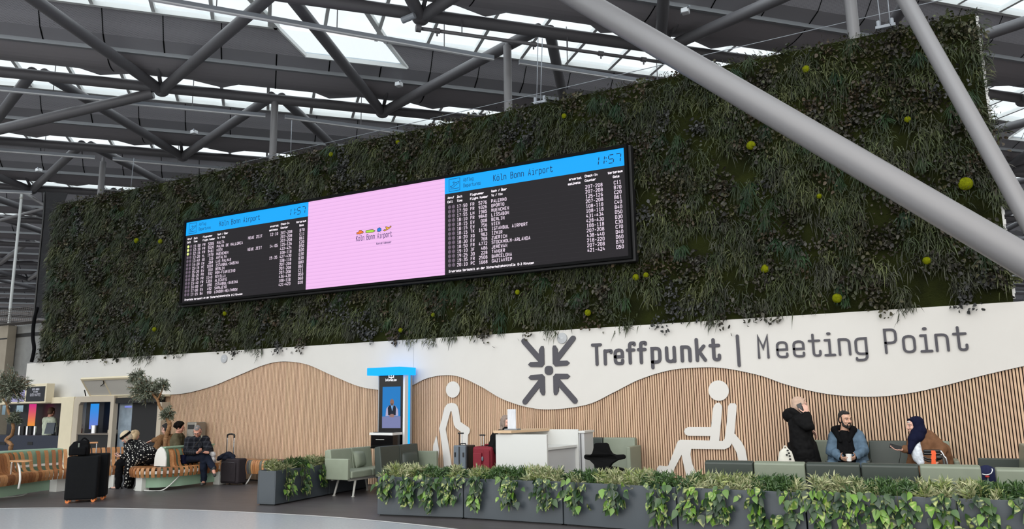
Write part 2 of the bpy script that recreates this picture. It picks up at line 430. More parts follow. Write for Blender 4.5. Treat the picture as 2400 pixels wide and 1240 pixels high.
# ------------------------------------------------------------------ folded roof on a grid turned 45 degrees
S2 = math.sqrt(.5)
def pq(p, q, z): return V((p - q) * S2, (p + q) * S2, z)
Q0 = 15.4; DQ = 5.75; P0 = -78; P1 = 78; ZR = 10.2
def px(p):
    c = RC.T @ (np.array(p) - CAM)
    if -c[2] < .1: return None
    return PX0[0] + FPX * c[0] / -c[2], PX0[1] - FPX * c[1] / -c[2]
def seen(pts, mg=60):
    for p in pts:
        s = px(p)
        if s and -mg < s[0] < 2400 + mg and -mg < s[1] < 1240 + mg: return True
    return False
def pof(v): return (v.x + v.y) * S2
ZG = 11.0
GA, GB = 3.55, 3.93
_h = [pof(onz(*p)) for p in ((650, 70, ZG), (905, 103, ZG), (715, 138, 10.5), (950, 172, 10.5))]
SKW = {0: [((_h[0], _h[1]), (_h[2], _h[3]))]}
_a, _b = pof(onz(2400, 297, ZG)), pof(onz(2332, 338, 10.5)); SKW[0].append(((_a, _a + 3.0), (_b, _b + 3.0)))
for k in range(-2, 15):
    q = Q0 + DQ * k
    mb = MB(); prof = []
    for i in range(9):
        t = i / 8; prof.append((q + 4.33 + t * 1.27, 10.30 - .13 * math.sin(PI * t) - .05 * t))
    for (qa, za), (qb, zb) in zip(prof, prof[1:]): mb.quad(pq(P0, qa, za), pq(P1, qa, za), pq(P1, qb, zb), pq(P0, qb, zb))
    qe, ze = prof[-1]; mb.quad(pq(P0, qe, ze), pq(P1, qe, ze), pq(P1, qe + .06, ZG + .2), pq(P0, qe + .06, ZG + .2))
    struct(mb.build('ceiling_shell', m_roof, smooth=False))
    mb = MB(); mb.quad(pq(P0, q + GB, 10.5), pq(P1, q + GB, 10.5), pq(P1, q + 4.3, 10.32), pq(P0, q + 4.3, 10.32))
    struct(mb.build('ceiling_band', m_roof2))
    mb = MB(); a, b = q + 4.26, q + 4.36
    vs = [pq(p, qq, z) for p in (P0, P1) for qq in (a, b) for z in (10.24, 10.36)]
    mb.add(vs, [(0, 1, 3, 2), (4, 6, 7, 5), (0, 4, 5, 1), (2, 3, 7, 6), (0, 2, 6, 4)])
    struct(mb.build('ceiling_ledge', mat('ledge', (140, 142, 145), .5)))
    # ----- steep perforated panels between seams, pierced where the roof light widens
    mb = MB(); ms = MB(); holes = SKW.get(k, [])
    lo = (P0, P0); spans = []
    for (a0, a1), (b0, b1) in holes: spans.append((lo, (a0, b0))); lo = (a1, b1)
    spans.append((lo, (P1, P1)))
    for (l0, l1), (r0, r1) in spans:
        mb.quad(pq(l0, q + GA, ZG), pq(r0, q + GA, ZG), pq(r1, q + GB, 10.5), pq(l1, q + GB, 10.5))
    struct(mb.build('ceiling_panel', m_perf))
    n = int((P1 - P0) / (4 / 3))
    for i in range(n):
        p = -72 + i * 4 / 3
        if not seen([pq(p, q + 3.5, 11), pq(p, q + 4.3, 10.3), pq(p, q + 5.5, 10.2)], 30): continue
        if not any(h[0][0] - .1 < p < h[1][1] + .1 for h in holes):
            ms.quad(pq(p - .012, q + GA, ZG - .008), pq(p + .012, q + GA, ZG - .008), pq(p + .012, q + GB, 10.492), pq(p - .012, q + GB, 10.492))
        ms.quad(pq(p - .016, q + GB, 10.492), pq(p + .016, q + GB, 10.492), pq(p + .016, q + 4.28, 10.32), pq(p - .016, q + 4.28, 10.32))
        if i % 3 == 0:
            for (qa_, za), (qb_, zb) in zip(prof, prof[1:]):
                ms.quad(pq(p - .015, qa_, za - .006), pq(p + .015, qa_, za - .006), pq(p + .015, qb_, zb - .006), pq(p - .015, qb_, zb - .006))
    if ms.f: struct(ms.build('ceiling_seam', m_seam))
    # ----- roof light: frame, bars, glass
    fr = MB(); gl = MB()
    def bar(p0, q0, z0, p1, q1, z1, w, h=.12):
        a = pq(p0, q0, z0); b = pq(p1, q1, z1); d = (b - a); d.z = 0; d.normalize(); s = V(-d.y, d.x, 0) * (w / 2)
        vs = [x + V(0, 0, z) for x in (a - s, a + s, b - s, b + s) for z in (0, h)]
        fr.add(vs, [(0, 1, 3, 2), (4, 6, 7, 5), (0, 4, 5, 1), (2, 3, 7, 6), (0, 2, 6, 4)])
    for (l0, l1), (r0, r1) in spans: bar(l0, q + GA - .03, ZG - .02, r0, q + GA - .03, ZG - .02, .10, .2)
    gl.quad(pq(P0, q - .14, ZG + .1), pq(P1, q - .14, ZG + .1), pq(P1, q + GA, ZG + .1), pq(P0, q + GA, ZG + .1))
    for i in range(n):
        p = -72 + i * 4 / 3 - .2
        if seen([pq(p, q, ZG), pq(p, q + 3.5, ZG)], 30): bar(p, q - .1, ZG, p, q + GA, ZG, .085)
    for (a0, a1), (b0, b1) in holes:
        gl.quad(pq(a0, q + GA, ZG + .02), pq(a1, q + GA, ZG + .02), pq(b1, q + GB, 10.55), pq(b0, q + GB, 10.55))
        sl = (b0 - a0) / (GB - GA) * .27
        for aa, bb in ((a0, b0), (a1, b1)):
            bar(aa, q + GA, ZG - .01, bb, q + GB, 10.5, .11, .1); bar(aa - 1.7, q, ZG - .02, aa, q + GA, ZG - .02, .13)
        bar(b0, q + GB - .02, 10.49, b1, q + GB - .02, 10.49, .05, .14)
    win = struct(fr.build('window_%d' % (k + 3), m_pane)); g = gl.build('window_pane', m_sky, win)
    # ----- dark tapering closers over the chord beside each node
    for m_ in range(-9, 9):
        for s in (-1, 1):
            p = 2.97 + 5.85 * m_; L_ = [(p + s * .75, q - .2), (p + s * 1.25, q - .42), (p + s * 2.0, q - .28), (p + s * 1.5, q + .1)]
            if not seen([pq(a, b, 10.2) for a, b in L_], 20): continue
            mb = MB(); mb.add([pq(a, b, 10.22) for a, b in L_], [(0, 1, 2, 3)]); struct(mb.build('ceiling_closer', m_roof))
# ----- chords, web tubes, columns
def beam(name, a, b, r, m, n=14):
    mb = MB(); mb.cyl(a, b, r, n=n); o = mb.build(name, m, smooth=True); smooth_by_angle(o); return struct(o)
for k in range(-1, 13):
    q = Q0 + DQ * k
    if k > 8: beam('beam_chord', pq(-75, q, 10), pq(30, q, 10), .14, m_steel_d)
    else: beam('beam_chord', pq(-60, q, 10), pq(60, q, 10), .14, m_steel_d)
VP0 = 2.97; PP = 5.85
for k in range(-1, 9):
    for m_ in range(-9, 9):
        v = pq(VP0 + PP * m_, Q0 + DQ * k, 9.93)
        for s in (-1, 1):
            a = pq(VP0 + PP * m_ + s * PP / 2 - s * .12, Q0 + DQ * (k - 1) + .1, 10.12)
            if seen([v, a, (v + a) / 2, v * .25 + a * .75, v * .75 + a * .25], 20):
                beam('beam_web', v, a, .135, m_steel_d)
        if seen([v]):
            mb = MB(); mb.ell(v, (.2, .2, .17)); mb.cyl(v + V(0, 0, .02), pq(VP0 + PP * m_, Q0 + DQ * k - .9, 10.2), .05, n=8)
            struct(mb.build('beam_node', m_steel_d, smooth=True))
for x, y, Y in ((1190, 180, 15.2), (641, 320, 14.95), (1998, 50, 13.62), (240, 400, 16.0), (1288, 60, 40)):
    if Y > 30: continue
    c = at(x, y, Y); top = at(1190, 108, 15.2).z if (x == 1190) else 9.9
    mb = MB(); mb.cyl(V(c.x, Y, 0), V(c.x, Y, top), .098, n=20); mb.cyl(V(c.x, Y, top), V(c.x, Y, 10.05), .05, n=10)
    o = mb.build('column', m_steel, smooth=True); smooth_by_angle(o); struct(o)
# ----- branches of the tree columns
def rayp(x, y, t): return Vector(CAM + (RC @ _ray(x, y)) * t)
fk = rayp(2466, 649, 8.2); top1 = rayp(1352, -6, 12.0); e1 = fk + (top1 - fk) * 1.43
beam('column_branch', fk, e1, .176, m_steel, 28)
f2a = rayp(2345, 400, 9.9); f2b = rayp(2122, 0, 11.6); d2 = f2b - f2a
f2 = f2a - d2 * .55
beam('column_branch', f2, f2a + d2 * 2.3, .112, m_steel, 24)
beam('column_trunk', V(1.72, 10.3, 0), V(1.60, 10.35, 2.95), .22, m_steel, 24)
n1 = pq(VP0 - PP, Q0 + DQ, 9.9); beam('column_branch', n1 - (n1 - onz(-80, 322, 8.6)) * .045, onz(-80, 322, 8.6), .135, m_steel_d, 16)
# ----- light rails, pipe, cables under the roof
m_tubew = mat('white lamp cover', (236, 238, 240), .4)
def rail(a, b, z, lbl):
    A = onz(*a, z); B_ = onz(*b, z); d = (B_ - A).normalized(); s = V(-d.y, d.x, 0)
    t = thing('light_rail', lbl, 'light', A, group=None)
    mb = MB(); c = [A - s * .04, A + s * .04, B_ + s * .04, B_ - s * .04]
    vs = [p + V(0, 0, h) for p in c for h in (0, .085)]; mb.add(vs, [(0, 2, 4, 6), (1, 7, 5, 3), (0, 1, 3, 2), (2, 3, 5, 4), (4, 5, 7, 6), (6, 7, 1, 0)])
    mb.build('housing', m_rail, t)
    mb = MB(); c = [A - s * .035, A + s * .035, B_ + s * .035, B_ - s * .035]
    vs = [p + V(0, 0, h) for p in c for h in (-.03, 0)]; mb.add(vs, [(0, 2, 4, 6), (1, 7, 5, 3), (0, 1, 3, 2), (2, 3, 5, 4), (4, 5, 7, 6), (6, 7, 1, 0)])
    mb.build('lamp_cover', m_tubew, t)
    L_ = (B_ - A).length; k = max(1, int(L_ / 2.2))
    for i in range(k):
        p = A + (B_ - A) * ((i + .5) / k); mb = MB(); mb.cyl(p + V(0, 0, .1), V(p.x, p.y, 10.9), .012, n=6); mb.build('hanger', m_steel_d, t)
for a, b, l in (((352, -2), (1157, 139), 'long blue-grey light rail under the big skylight at the top of the hall'),
                ((1217, 148), (1640, 214), 'light rail behind the thick diagonal tube, right of the slim column'),
                ((268, 240), (622, 273), 'light rail left of the slim column over the left half of the board'),
                ((668, 276), (1010, 322), 'light rail right of the slim column, ending over the green wall edge'),
                ((-20, 209), (262, 236), 'light rail at the left edge under the upper row of skylights'),
                ((-20, 352), (222, 371), 'lower light rail at the left edge, ending by the leftmost slim column'),
                ((264, 374), (560, 400), 'lower light rail just above the left part of the green wall'),
                ((-20, 449), (75, 453), 'small far light rail low at the left edge near the pole')):
    rail(a, b, 9.72, l)
A = onz(980, 66, 9.6); B_ = onz(1640, 158, 9.6); t = thing('sprinkler_pipe', 'thin grey pipe with joints hanging in front of the big skylight', 'pipe', A)
mb = MB(); mb.cyl(A, B_, .04, n=10); mb.build('pipe', m_steel_d, t, smooth=True)
mb = MB(); d = (B_ - A).normalized(); mb.cyl(A - d * .05, A + d * .06, .085, n=12); mb.build('end_flange', m_steel_d, t)
for f in (.06, .38, .62, .78):
    p = A + (B_ - A) * f; mb = MB(); mb.cyl(p - d * .06, p + d * .06, .06, n=10); mb.cyl(p, p + V(0, 0, -.12), .02, n=8); mb.build('joint', m_steel_d, t)
for f in (.14, .5, .84):
    p = A + (B_ - A) * f; mb = MB(); mb.cyl(p, V(p.x, p.y, 10.0), .012, n=6); mb.build('hanger', m_steel_d, t)
def cable(a, b, r0_, lbl, m=m_steel_d):
    mb = MB(); r = r0_ * .6; mb.cyl(a, b, r, n=6); return tag(mb.build('cable', m, smooth=True), lbl, 'cable')
cable(at(560, 383, 14.2), at(2300, -22, 14.2), .013, 'thin bracing cable rising to the right behind the green wall top', m_rail)
for i, (x0, y0, x1, y1) in enumerate(((1261, 88, 1258, 236), (1271, 90, 1267, 236), (2056, -10, 2064, 60), (2080, -10, 2086, 54), (314, 370, 307, 438), (684, 282, 681, 366))):
    cable(at(x0, y0, 13.2), at(x1, y1, 13.2), .014, ['left of the two thin suspension cables behind the middle of the green wall', 'right of the two thin suspension cables behind the middle of the green wall',
          'left thin suspension cable near the upper right wall corner', 'right thin suspension cable near the upper right wall corner', 'thin suspension cable near the left wall corner', 'thin suspension cable above the board, right of a slim column'][i], m_rail)
for i, (x, y) in enumerate(((1265, 240), (2075, 62))):
    c = at(x, y, 13.2); mb = MB(); mb.box(c.x - .15, c.x + .15, 13.14, 13.24, c.z - .04, c.z + .015); mb.cyl(V(c.x - .1, 13.2, c.z), V(c.x - .1, 13.2, c.z + .12), .03); mb.cyl(V(c.x + .1, 13.2, c.z), V(c.x + .1, 13.2, c.z + .12), .03)
    tag(mb.build('cable_bracket', m_rail, bevel=.01), ['galvanised cable bracket on the wall top above the right half of the board', 'galvanised cable bracket on the wall top near the right corner'][i], 'bracket')
for i, (x, y) in enumerate(((455, 309), (91, 398), (935, 197), (1606, 25))):
    c = onz(x, y, 10.13); t = thing('floodlight', ['small white box lamp on the roof ledge above the left part of the wall', 'small white box lamp on the far ledge at the left', 'small white box lamp on the ledge right of the big skylight', 'small white box lamp on the ledge near the thick tube'][i], 'lamp', c)
    mb = MB(); mb.box(c.x - .085, c.x + .085, c.y - .085, c.y + .085, c.z - .07, c.z + .045); mb.build('case', m_tubew, t, bevel=.02)
    mb = MB(); mb.cyl(c + V(-.13, .13, .02), c + V(.13, -.13, .02), .02); mb.build('bracket', m_rail, t)
c = onz(962, 42, 9.75); d = (onz(972, 38, 9.75) - c); t = thing('spotlight', 'small grey spotlight under the roof chord by the big skylight', 'lamp', c)
mb = MB(); mb.cyl(onz(943, 48, 9.7), onz(972, 36, 9.75), .07, n=12); mb.build('lamp_body', m_rail, t)
mb = MB(); mb.cyl(onz(955, 42, 9.75), onz(955, 34, 10.0), .02, n=8); mb.build('bracket', m_steel_d, t)
# ----- far ends of the hall
mb = MB(); mb.quad(pq(-80, 103, 0), pq(80, 103, 0), pq(80, 103, 10.4), pq(-80, 103, 10.4)); struct(mb.build('wall_far', mat('far wall', (96, 97, 100), .8)))
mb = MB(); mb.quad(pq(78, -5, 0), pq(78, 103, 0), pq(78, 103, 10.4), pq(78, -5, 10.4)); struct(mb.build('wall_right', mat('far wall')))
mb = MB(); mb.quad(pq(-78, 30, 0), pq(-78, 103, 0), pq(-78, 103, 10.4), pq(-78, 30, 10.4)); struct(mb.build('wall_left', mat('far wall')))
# ================================================================== lettering and pictograms on the wall
m_ink = mat('dark grey raised lettering', (62, 60, 68), .5)
m_picto = mat('white pictogram board', (210, 207, 202), .5)
FW = WY - .03
def fw(u, v, d): return V(u, FW - d, v)
zb, zt = 2.25, 2.60
cxs = [at(1210 + p / 4.706, 845, FW).x for p in (892, 1015, 1135, 1272, 1395, 1546, 1707, 1877, 2043, 2200)]
t = thing('wall_lettering', 'dark grey raised letters reading Treffpunkt | Meeting Point on the white wall', 'sign', (-2.3, FW, zb))
mb = MB(); text(mb, 'Treffpunkt', 0, zb, .345, .056, fw, 0, .02, centers=cxs, capn=5, n=4, xs=1.02); mb.build('bold_word', m_ink, t)
c1 = at(1731, 830, FW).x; mb = MB(); text(mb, '|', 0, zb, .345, .05, fw, 0, .02, centers=[c1], n=4, capn=5); mb.build('divider', m_ink, t)
cx2 = [at(1200 + p / 2, 810, FW).x for p in (1177, 1265, 1343, 1420, 1487, 1558, 1636)] + [0] + [at(1200 + p / 2, 800, FW).x for p in (1775, 1860, 1938, 2015, 2103)]
mb = MB(); text(mb, 'Meeting', 0, zb, .345, .036, fw, 0, .02, centers=cx2[:7], capn=5, n=4, xs=1.12); mb.build('light_word', m_ink, t); mb = MB(); text(mb, 'Point', 0, zb, .345, .036, fw, 0, .02, centers=cx2[8:], capn=5, n=4, xs=1.12); mb.build('light_word', m_ink, t)
# four arrows pointing at a dot
t = thing('meeting_point_symbol', 'dark grey symbol of four arrows pointing at a centre dot', 'sign', (-5.91, FW, 2.18))
cx, cz = -5.905, 2.175
for sx, sz in ((-1, 1), (1, 1), (-1, -1), (1, -1)):
    mb = MB(); P = lambda a, b: Vector((cx + sx * a, cz + sz * b))
    ribbon(mb, [P(.50, .56), P(.16, .19)], False, .105, fw, 0, .02, capn=5)
    poly = [(.085, .115), (.135, .065 + .0), (.37, .075), (.42, .12), (.37, .165), (.19, .165), (.19, .38), (.145, .45), (.10, .45), (.085, .40)]
    pl = [(cx + sx * a * 1.0, cz + sz * b) for a, b in poly]
    if sx * sz < 0: pl = pl[::-1]
    mb.prism(pl, fw, 0, .021); mb.build('arrow', m_ink, t)
mb = MB(); mb.prism([(cx + .083 * math.copysign(abs(math.cos(a)) ** .8, math.cos(a)), cz + .083 * math.copysign(abs(math.sin(a)) ** .8, math.sin(a))) for a in [2 * PI * i / 24 for i in range(24)]], fw, 0, .02)
mb.build('centre_dot', m_ink, t)
# two round wall speakers
for i, (x, y) in enumerate(((1318, 793), (526, 841))):
    c = at(x, y, FW); t = thing('wall_speaker', ['round grey wall speaker above the arrow symbol', 'round grey wall speaker left of the big slatted wave'][i], 'speaker', c)
    r = .1 if i == 0 else .1
    mb = MB(); mb.lathe([(r, 0), (r, .015), (r * .95, .025), (r * .3, .03), (.001, .03)], c, V(0, -1, 0), 32); mb.build('grille', mat('pale grey plastic', (172, 174, 177), .5), t, smooth=False)
    mb = MB(); mb.box(c.x - .02, c.x + .02, c.y - .034, c.y - .03, c.z - .004, c.z + .004); mb.build('badge', m_tubew, t)
# pictograms: boards standing off the slats
PY = WY - .012
def fp(u, v, d): return V(u, PY - d, v)
def pxz(x, y): p = at(x, y, PY - .02); return Vector((p.x, p.z))
def disc(mb, c, rx, rz, n=40): mb.prism([(c.x + rx * math.cos(2 * PI * i / n), c.y + rz * math.sin(2 * PI * i / n)) for i in range(n)], fp, 0, .02)
def picto(mb, path, w, sc=None):
    P = [pxz(*p) for p in path]; ribbon(mb, P, False, w, fp, 0, .02, capn=6)
t = thing('walker_pictogram', 'white pictogram of a standing person leaning on the slatted wall behind the luggage', 'sign', (-8, PY, 1.2))
mb = MB(); disc(mb, pxz(1061, 913), .157, .157); mb.build('head', m_picto, t)
f3 = lambda L_: [(1000 + x / 5.638, 880 + y / 5.638) for x, y in L_]
def poly(mb, L_, dd=.02):
    P = [pxz(*p) for p in L_]; P = [(p.x, p.y) for p in P]
    a = sum(P[i][0] * P[(i + 1) % len(P)][1] - P[(i + 1) % len(P)][0] * P[i][1] for i in range(len(P)))
    mb.prism(P if a > 0 else P[::-1], fp, 0, dd)
mb = MB()
poly(mb, f3([(165, 700), (205, 560), (225, 460), (245, 410), (275, 375), (325, 362), (375, 372), (405, 405), (420, 460), (445, 615), (555, 690), (570, 720), (565, 755), (545, 785), (540, 905), (538, 1230), (445, 1230), (447, 900), (452, 745), (385, 695), (362, 660), (352, 610), (330, 480), (322, 468), (312, 480), (252, 700), (250, 720), (295, 960), (330, 1220), (228, 1220), (210, 1000), (180, 780)]))
mb.build('figure', m_picto, t)
mb = MB(); poly(mb, f3([(128, 800), (160, 990), (150, 1080), (120, 1200), (70, 1200), (85, 930)])); mb.build('stick', m_picto, t)
t = thing('seated_pictogram', 'white pictogram of a person sitting in a chair on the slatted wall', 'sign', (-2.9, PY, 1.2))
mb = MB(); disc(mb, pxz(1684, 915.5), .166, .166); mb.build('head', m_picto, t)
f2_ = lambda L_: [(1500 + x / 3.1, 840 + y / 3.1) for x, y in L_]
mb = MB()
poly(mb, f2_([(540, 340), (555, 323), (578, 323), (595, 345), (597, 362), (575, 600), (505, 600), (512, 565), (350, 563), (328, 552), (319, 530), (328, 510), (350, 499), (517, 500), (530, 362)]), .0212)
poly(mb, f2_([(640, 345), (655, 326), (690, 326), (703, 345), (685, 550), (665, 622), (650, 645), (615, 662), (372, 658), (366, 700), (380, 770), (415, 850), (420, 880), (345, 880), (318, 780), (302, 700), (250, 800), (225, 880), (120, 860), (122, 800), (140, 778), (190, 785), (205, 780), (275, 600), (295, 592), (600, 600), (615, 585), (630, 470)]))
poly(mb, f2_([(672, 545), (690, 550), (740, 610), (765, 660), (780, 740), (780, 860), (715, 860), (716, 740), (700, 680), (668, 622)]), .0224)
mb.build('figure', m_picto, t)

# ================================================================== departures board
BY = 12.72
def fb(u, v, d): return V(u, BY - d, v)
board = thing('departures_board', 'huge black framed flight board hanging on the green wall', 'board', (-9.8, 12.95, 5.1))
m_bez = mat('black board frame', (9, 9, 10), .8)
XB = [-15.47, -11.58, -8.0, -4.2]; ZB0, ZB1 = 4.10, 6.085
def frame4(mb, x0, x1, z0, z1, t, y0, y1, tb=None, tr=None):
    tb = tb or t; tr = tr or t
    mb.box(x0 - t, x1 + tr, y0, y1, z1, z1 + t); mb.box(x0 - t, x1 + tr, y0, y1, z0 - tb, z0); mb.box(x0 - t, x0, y0, y1, z0, z1); mb.box(x1, x1 + tr, y0, y1, z0, z1)
mb = MB(); frame4(mb, XB[0], XB[3], ZB0, ZB1, .055, BY - .035, BY + .06, tb=.05); mb.build('bezel', m_bez, board)
mb = MB(); mb.box(XB[0] - .09, XB[3] + .10, BY + .06, 12.96, ZB0 - .09, ZB1 + .06); mb.build('housing', mat('board housing', (26, 26, 28), .6), board, bevel=.012)
e_blue = emat('led blue', (18, 172, 255)); e_dark = emat('led dark', (34, 31, 35)); e_txt = emat('led text', (236, 218, 236)); e_pink = emat('led pink', (243, 190, 242)); e_wht = emat('led white', (255, 246, 255))
e_navy = emat('led navy text', (22, 40, 84)); e_dot = emat('led dot off', (112, 98, 114)); e_dotg = emat('led dot lit', (236, 246, 150)); e_grid = emat('led grid', (48, 45, 50))
def scan_lines(m):   # the faint horizontal module rows of the pink panel
    nt = m.node_tree; N = nt.nodes; L = nt.links; b = N['Principled BSDF']
    tc = N.new('ShaderNodeTexCoord'); s = N.new('ShaderNodeSeparateXYZ'); L.new(tc.outputs['Object'], s.inputs[0])
    mt = N.new('ShaderNodeMath'); mt.operation = 'MULTIPLY'; mt.inputs[1].default_value = 12.6; L.new(s.outputs['Z'], mt.inputs[0])
    fr = N.new('ShaderNodeMath'); fr.operation = 'FRACT'; L.new(mt.outputs[0], fr.inputs[0])
    r = N.new('ShaderNodeValToRGB'); r.color_ramp.elements[0].position = 0; r.color_ramp.elements[0].color = srgb(230, 178, 230); e = r.color_ramp.elements.new(.28); e.color = srgb(243, 190, 242); r.color_ramp.elements[-1].position = 1; r.color_ramp.elements[-1].color = srgb(248, 194, 245)
    L.new(fr.outputs[0], r.inputs['Fac']); L.new(r.outputs['Color'], b.inputs['Emission Color'])
scan_lines(e_pink)
def flat(name, m, par, x0, x1, z0, z1, d=0.0):
    mb = MB(); mb.quad(fb(x0, z0, d), fb(x1, z0, d), fb(x1, z1, d), fb(x0, z1, d)); return mb.build(name, m, par)
def R5(x, y): p = at(1040 + x / 4, 340 + y / 4, BY); return p.x, p.z
LEFT = [("11:50", "FR", "5205", "MALTA", "NEUE ZEIT", "12:10", "207-208", "B70"), ("12:10", "FR", "5520", "PALMA DE MALLORCA", "", "", "207-208", "C11"), ("12:15", "FR", "9481", "WIEN", "", "", "207-208", "B61"),
        ("13:20", "VL", "1979", "MUENCHEN", "NEUE ZEIT", "14:05", "125-126", "C20"), ("13:40", "XQ", "115", "ANTALYA", "", "", "422-424", "D50"), ("14:20", "EW", "268", "LAS PALMAS", "", "", "108-118", "B20"),
        ("15:15", "PC", "1018", "ISTANBUL-SABIHA", "", "15:35", "427-430", "D30"), ("15:20", "EW", "010", "BERLIN", "", "", "108-118", "B30"), ("15:35", "FR", "932", "ROM-FIUMICINO", "", "", "207-208", "B80"),
        ("15:35", "FR", "1140", "SEVILLA", "", "", "207-208", "B61"), ("15:40", "FR", "1355", "ALICANTE", "", "", "207-208", "C11"), ("16:00", "VF", "090", "ISTANBUL-SABIHA", "", "", "436-439", "D50"),
        ("17:00", "EW", "492", "SARAJEVO", "", "", "108-118", "D60"), ("17:15", "BA", "999", "LONDON-HEATHROW", "", "", "421-423", "D20")]
RIGHT = [("17:50", "FR", "5276", "PALERMO", "", "", "207-208", "C11"), ("17:50", "FR", "9326", "OPORTO", "", "", "207-208", "B70"), ("17:55", "LH", "1985", "MUENCHEN", "", "", "125-126", "C20"), ("18:10", "FR", "9840", "LISSABON", "", "", "207-208", "B61"),
         ("18:15", "EW", "008", "BERLIN", "", "", "108-118", "C40"), ("18:15", "EW", "756", "WIEN", "", "", "108-118", "B40"), ("18:15", "TK", "1676", "ISTANBUL AIRPORT", "", "", "431-434", "D50"), ("18:20", "XQ", "983", "IZMIR", "", "", "428-430", "D30"),
         ("18:30", "EW", "768", "ZUERICH", "", "", "108-118", "C30"), ("18:50", "FR", "4772", "STOCKHOLM-ARLANDA", "", "", "207-208", "C70"), ("19:10", "3F", "486", "JEREWAN", "", "", "438-440", "D40"), ("19:25", "3O", "228", "TANGER", "", "", "218-220", "D60"),
         ("19:35", "FR", "2508", "BARCELONA", "", "", "207-208", "B70"), ("20:10", "PC", "1668", "GAZIANTEP", "", "", "421-424", "D50")]
xT = R5(127, 560)[0]; xF = R5(253, 560)[0]; xN = R5(405, 540)[0]; xD = R5(448, 520)[0]; xC = R5(1330, 390)[0]; xG = R5(1663, 345)[0]; xE = R5(1290, 330)[0]
zr0 = (R5(1630, 362)[1] + R5(180, 583)[1]) / 2; zr1 = (R5(1655, 968)[1] + R5(185, 1132)[1]) / 2
zh = R5(1703, 190)[1]
def plane_icon(mb, x, z, s, w, fn, d, col=None):
    P = [Vector((x + a * s, z + b * s)) for a, b in ((.08, .42), (.16, .38), (.3, .45), (.5, .56), (.34, .74), (.44, .76), (.66, .64), (.86, .74), (.96, .72), (.9, .6), (.66, .48), (.4, .3), (.16, .24), (.08, .42))]
    ribbon(mb, P[:-1], True, w, fn, d, None, col)
def flights(name, x0, x1, rows, lit):
    k = (x1 - x0) / 3.8
    X = lambda x: x0 + (x + 8.0) * k
    scr = flat('screen', e_dark, board, x0, x1, ZB0, ZB1); lab(scr, name)
    flat('header_band', e_blue, scr, x0, x1, zh, ZB1, .002)
    mb = MB(); W = .0115; rh = .059
    for i, r in enumerate(rows):
        z = zr0 + (zr1 - zr0) * i / 13
        for s, x, al in ((r[0], xT, 'l'), (r[1], xF, 'l'), (r[2], xN, 'r'), (r[3], xD, 'l'), (r[6], xC, 'l'), (r[7], xG, 'r'), (r[5], xE, 'r')):
            if s: text(mb, s, X(x), z, rh, W, fb, .004, align=al, xs=k * 1.31, n=2, adv=5.1)
        if r[4]: text(mb, r[4], X(xE) - .92, z, rh, W, fb, .004, n=2, xs=k * 1.31, adv=5.1)
    mb.build('flight_rows', e_txt, scr)
    mb = MB()
    for i in range(15):
        z = zr0 + (zr1 - zr0) * (i - .12) / 13
        for a, b in ((xD, xC - .62), (xC - .55, xC - .1), (xC + .5, xG - .3)): mb.quad(fb(X(a), z, .002), fb(X(b), z, .002), fb(X(b), z + .004, .002), fb(X(a), z + .004, .002))
    mb.build('row_lines', e_grid, scr)
    mh = MB(); hh = .040; hw = .0115
    def hd(s, c, al='l', f=1.0): x, z = R5(*c); text(mh, s, X(x), z, hh * f, hw, fb, .004, n=2, align=al, xs=k * 1.36)
    for s, c in (('Abruf', (38, 507)), ('Call', (38, 545)), ('Zeit', (127, 495)), ('Time', (127, 533)), ('Flugnummer', (250, 476)), ('Flight Number', (250, 515)), ('Nach / Über', (448, 443)), ('To / Via', (448, 482)),
                 ('Check-In', (1325, 303)), ('Counter', (1325, 345))): hd(s, c)
    for s, c in (('erwartet', (1290, 315)), ('estimate', (1280, 360)), ('Warteraum', (1675, 252)), ('Gate', (1645, 300))): hd(s, c, 'r')
    hd('Erwartete Wartezeit an der Sicherheitskontrolle', (52, 1195)); hd('0-3 Minuten', (695, 1128))
    mh.build('column_headings', e_wht, scr)
    mt = MB(); x, z = R5(468, 340); text(mt, 'Köln Bonn Airport', X(x), z, .125, .0125, fb, .005, n=3, xs=k, adv=4.85); mt.build('airport_title', e_navy, scr); mt = MB()
    x, z = R5(185, 342); text(mt, 'Abflug', X(x), z, .07, .007, fb, .005, n=2, xs=k); x, z = R5(187, 396); text(mt, 'Departures', X(x), z, .07, .007, fb, .005, n=2, xs=k); mt.build('header_words', e_navy, scr); mt = MB()
    xa, za = R5(52, 437); xb_, zb_ = R5(165, 310); xa = X(xa); xb_ = X(xb_); s = .25
    ribbon(mt, [Vector((xa, za)), Vector((xa + s, za)), Vector((xa + s, za + s)), Vector((xa, za + s))], True, .009, fb, .005)
    ribbon(mt, [Vector((xa + .02, za + .045)), Vector((xa + s - .02, za + .045))], False, .009, fb, .005)
    plane_icon(mt, xa + .01, za + .01, s * .92, .009, fb, .005)
    mt.build('departures_icon', e_navy, scr)
    mt = MB(); x, z = R5(1425, 193)
    x = X(x); hgt = .155; wd = .1
    seg = {'1': 'bc', '5': 'afgcd', '7': 'abc'}
    def s7(ch, x):
        q = {'a': ((0, 1), (1, 1)), 'b': ((1, 1), (1, .5)), 'c': ((1, .5), (1, 0)), 'd': ((0, 0), (1, 0)), 'e': ((0, .5), (0, 0)), 'f': ((0, 1), (0, .5)), 'g': ((0, .5), (1, .5))}
        for c in seg[ch]:
            a, b = q[c]; a = Vector((x + a[0] * wd + (a[1] - .5) * .02, z + a[1] * hgt)); b = Vector((x + b[0] * wd + (b[1] - .5) * .02, z + b[1] * hgt)); d = (b - a) * .14
            ribbon(mt, [a + d, b - d], False, .016, fb, .005)
    s7('1', x - .04); s7('1', x + .07); s7('5', x + .25); s7('7', x + .38)
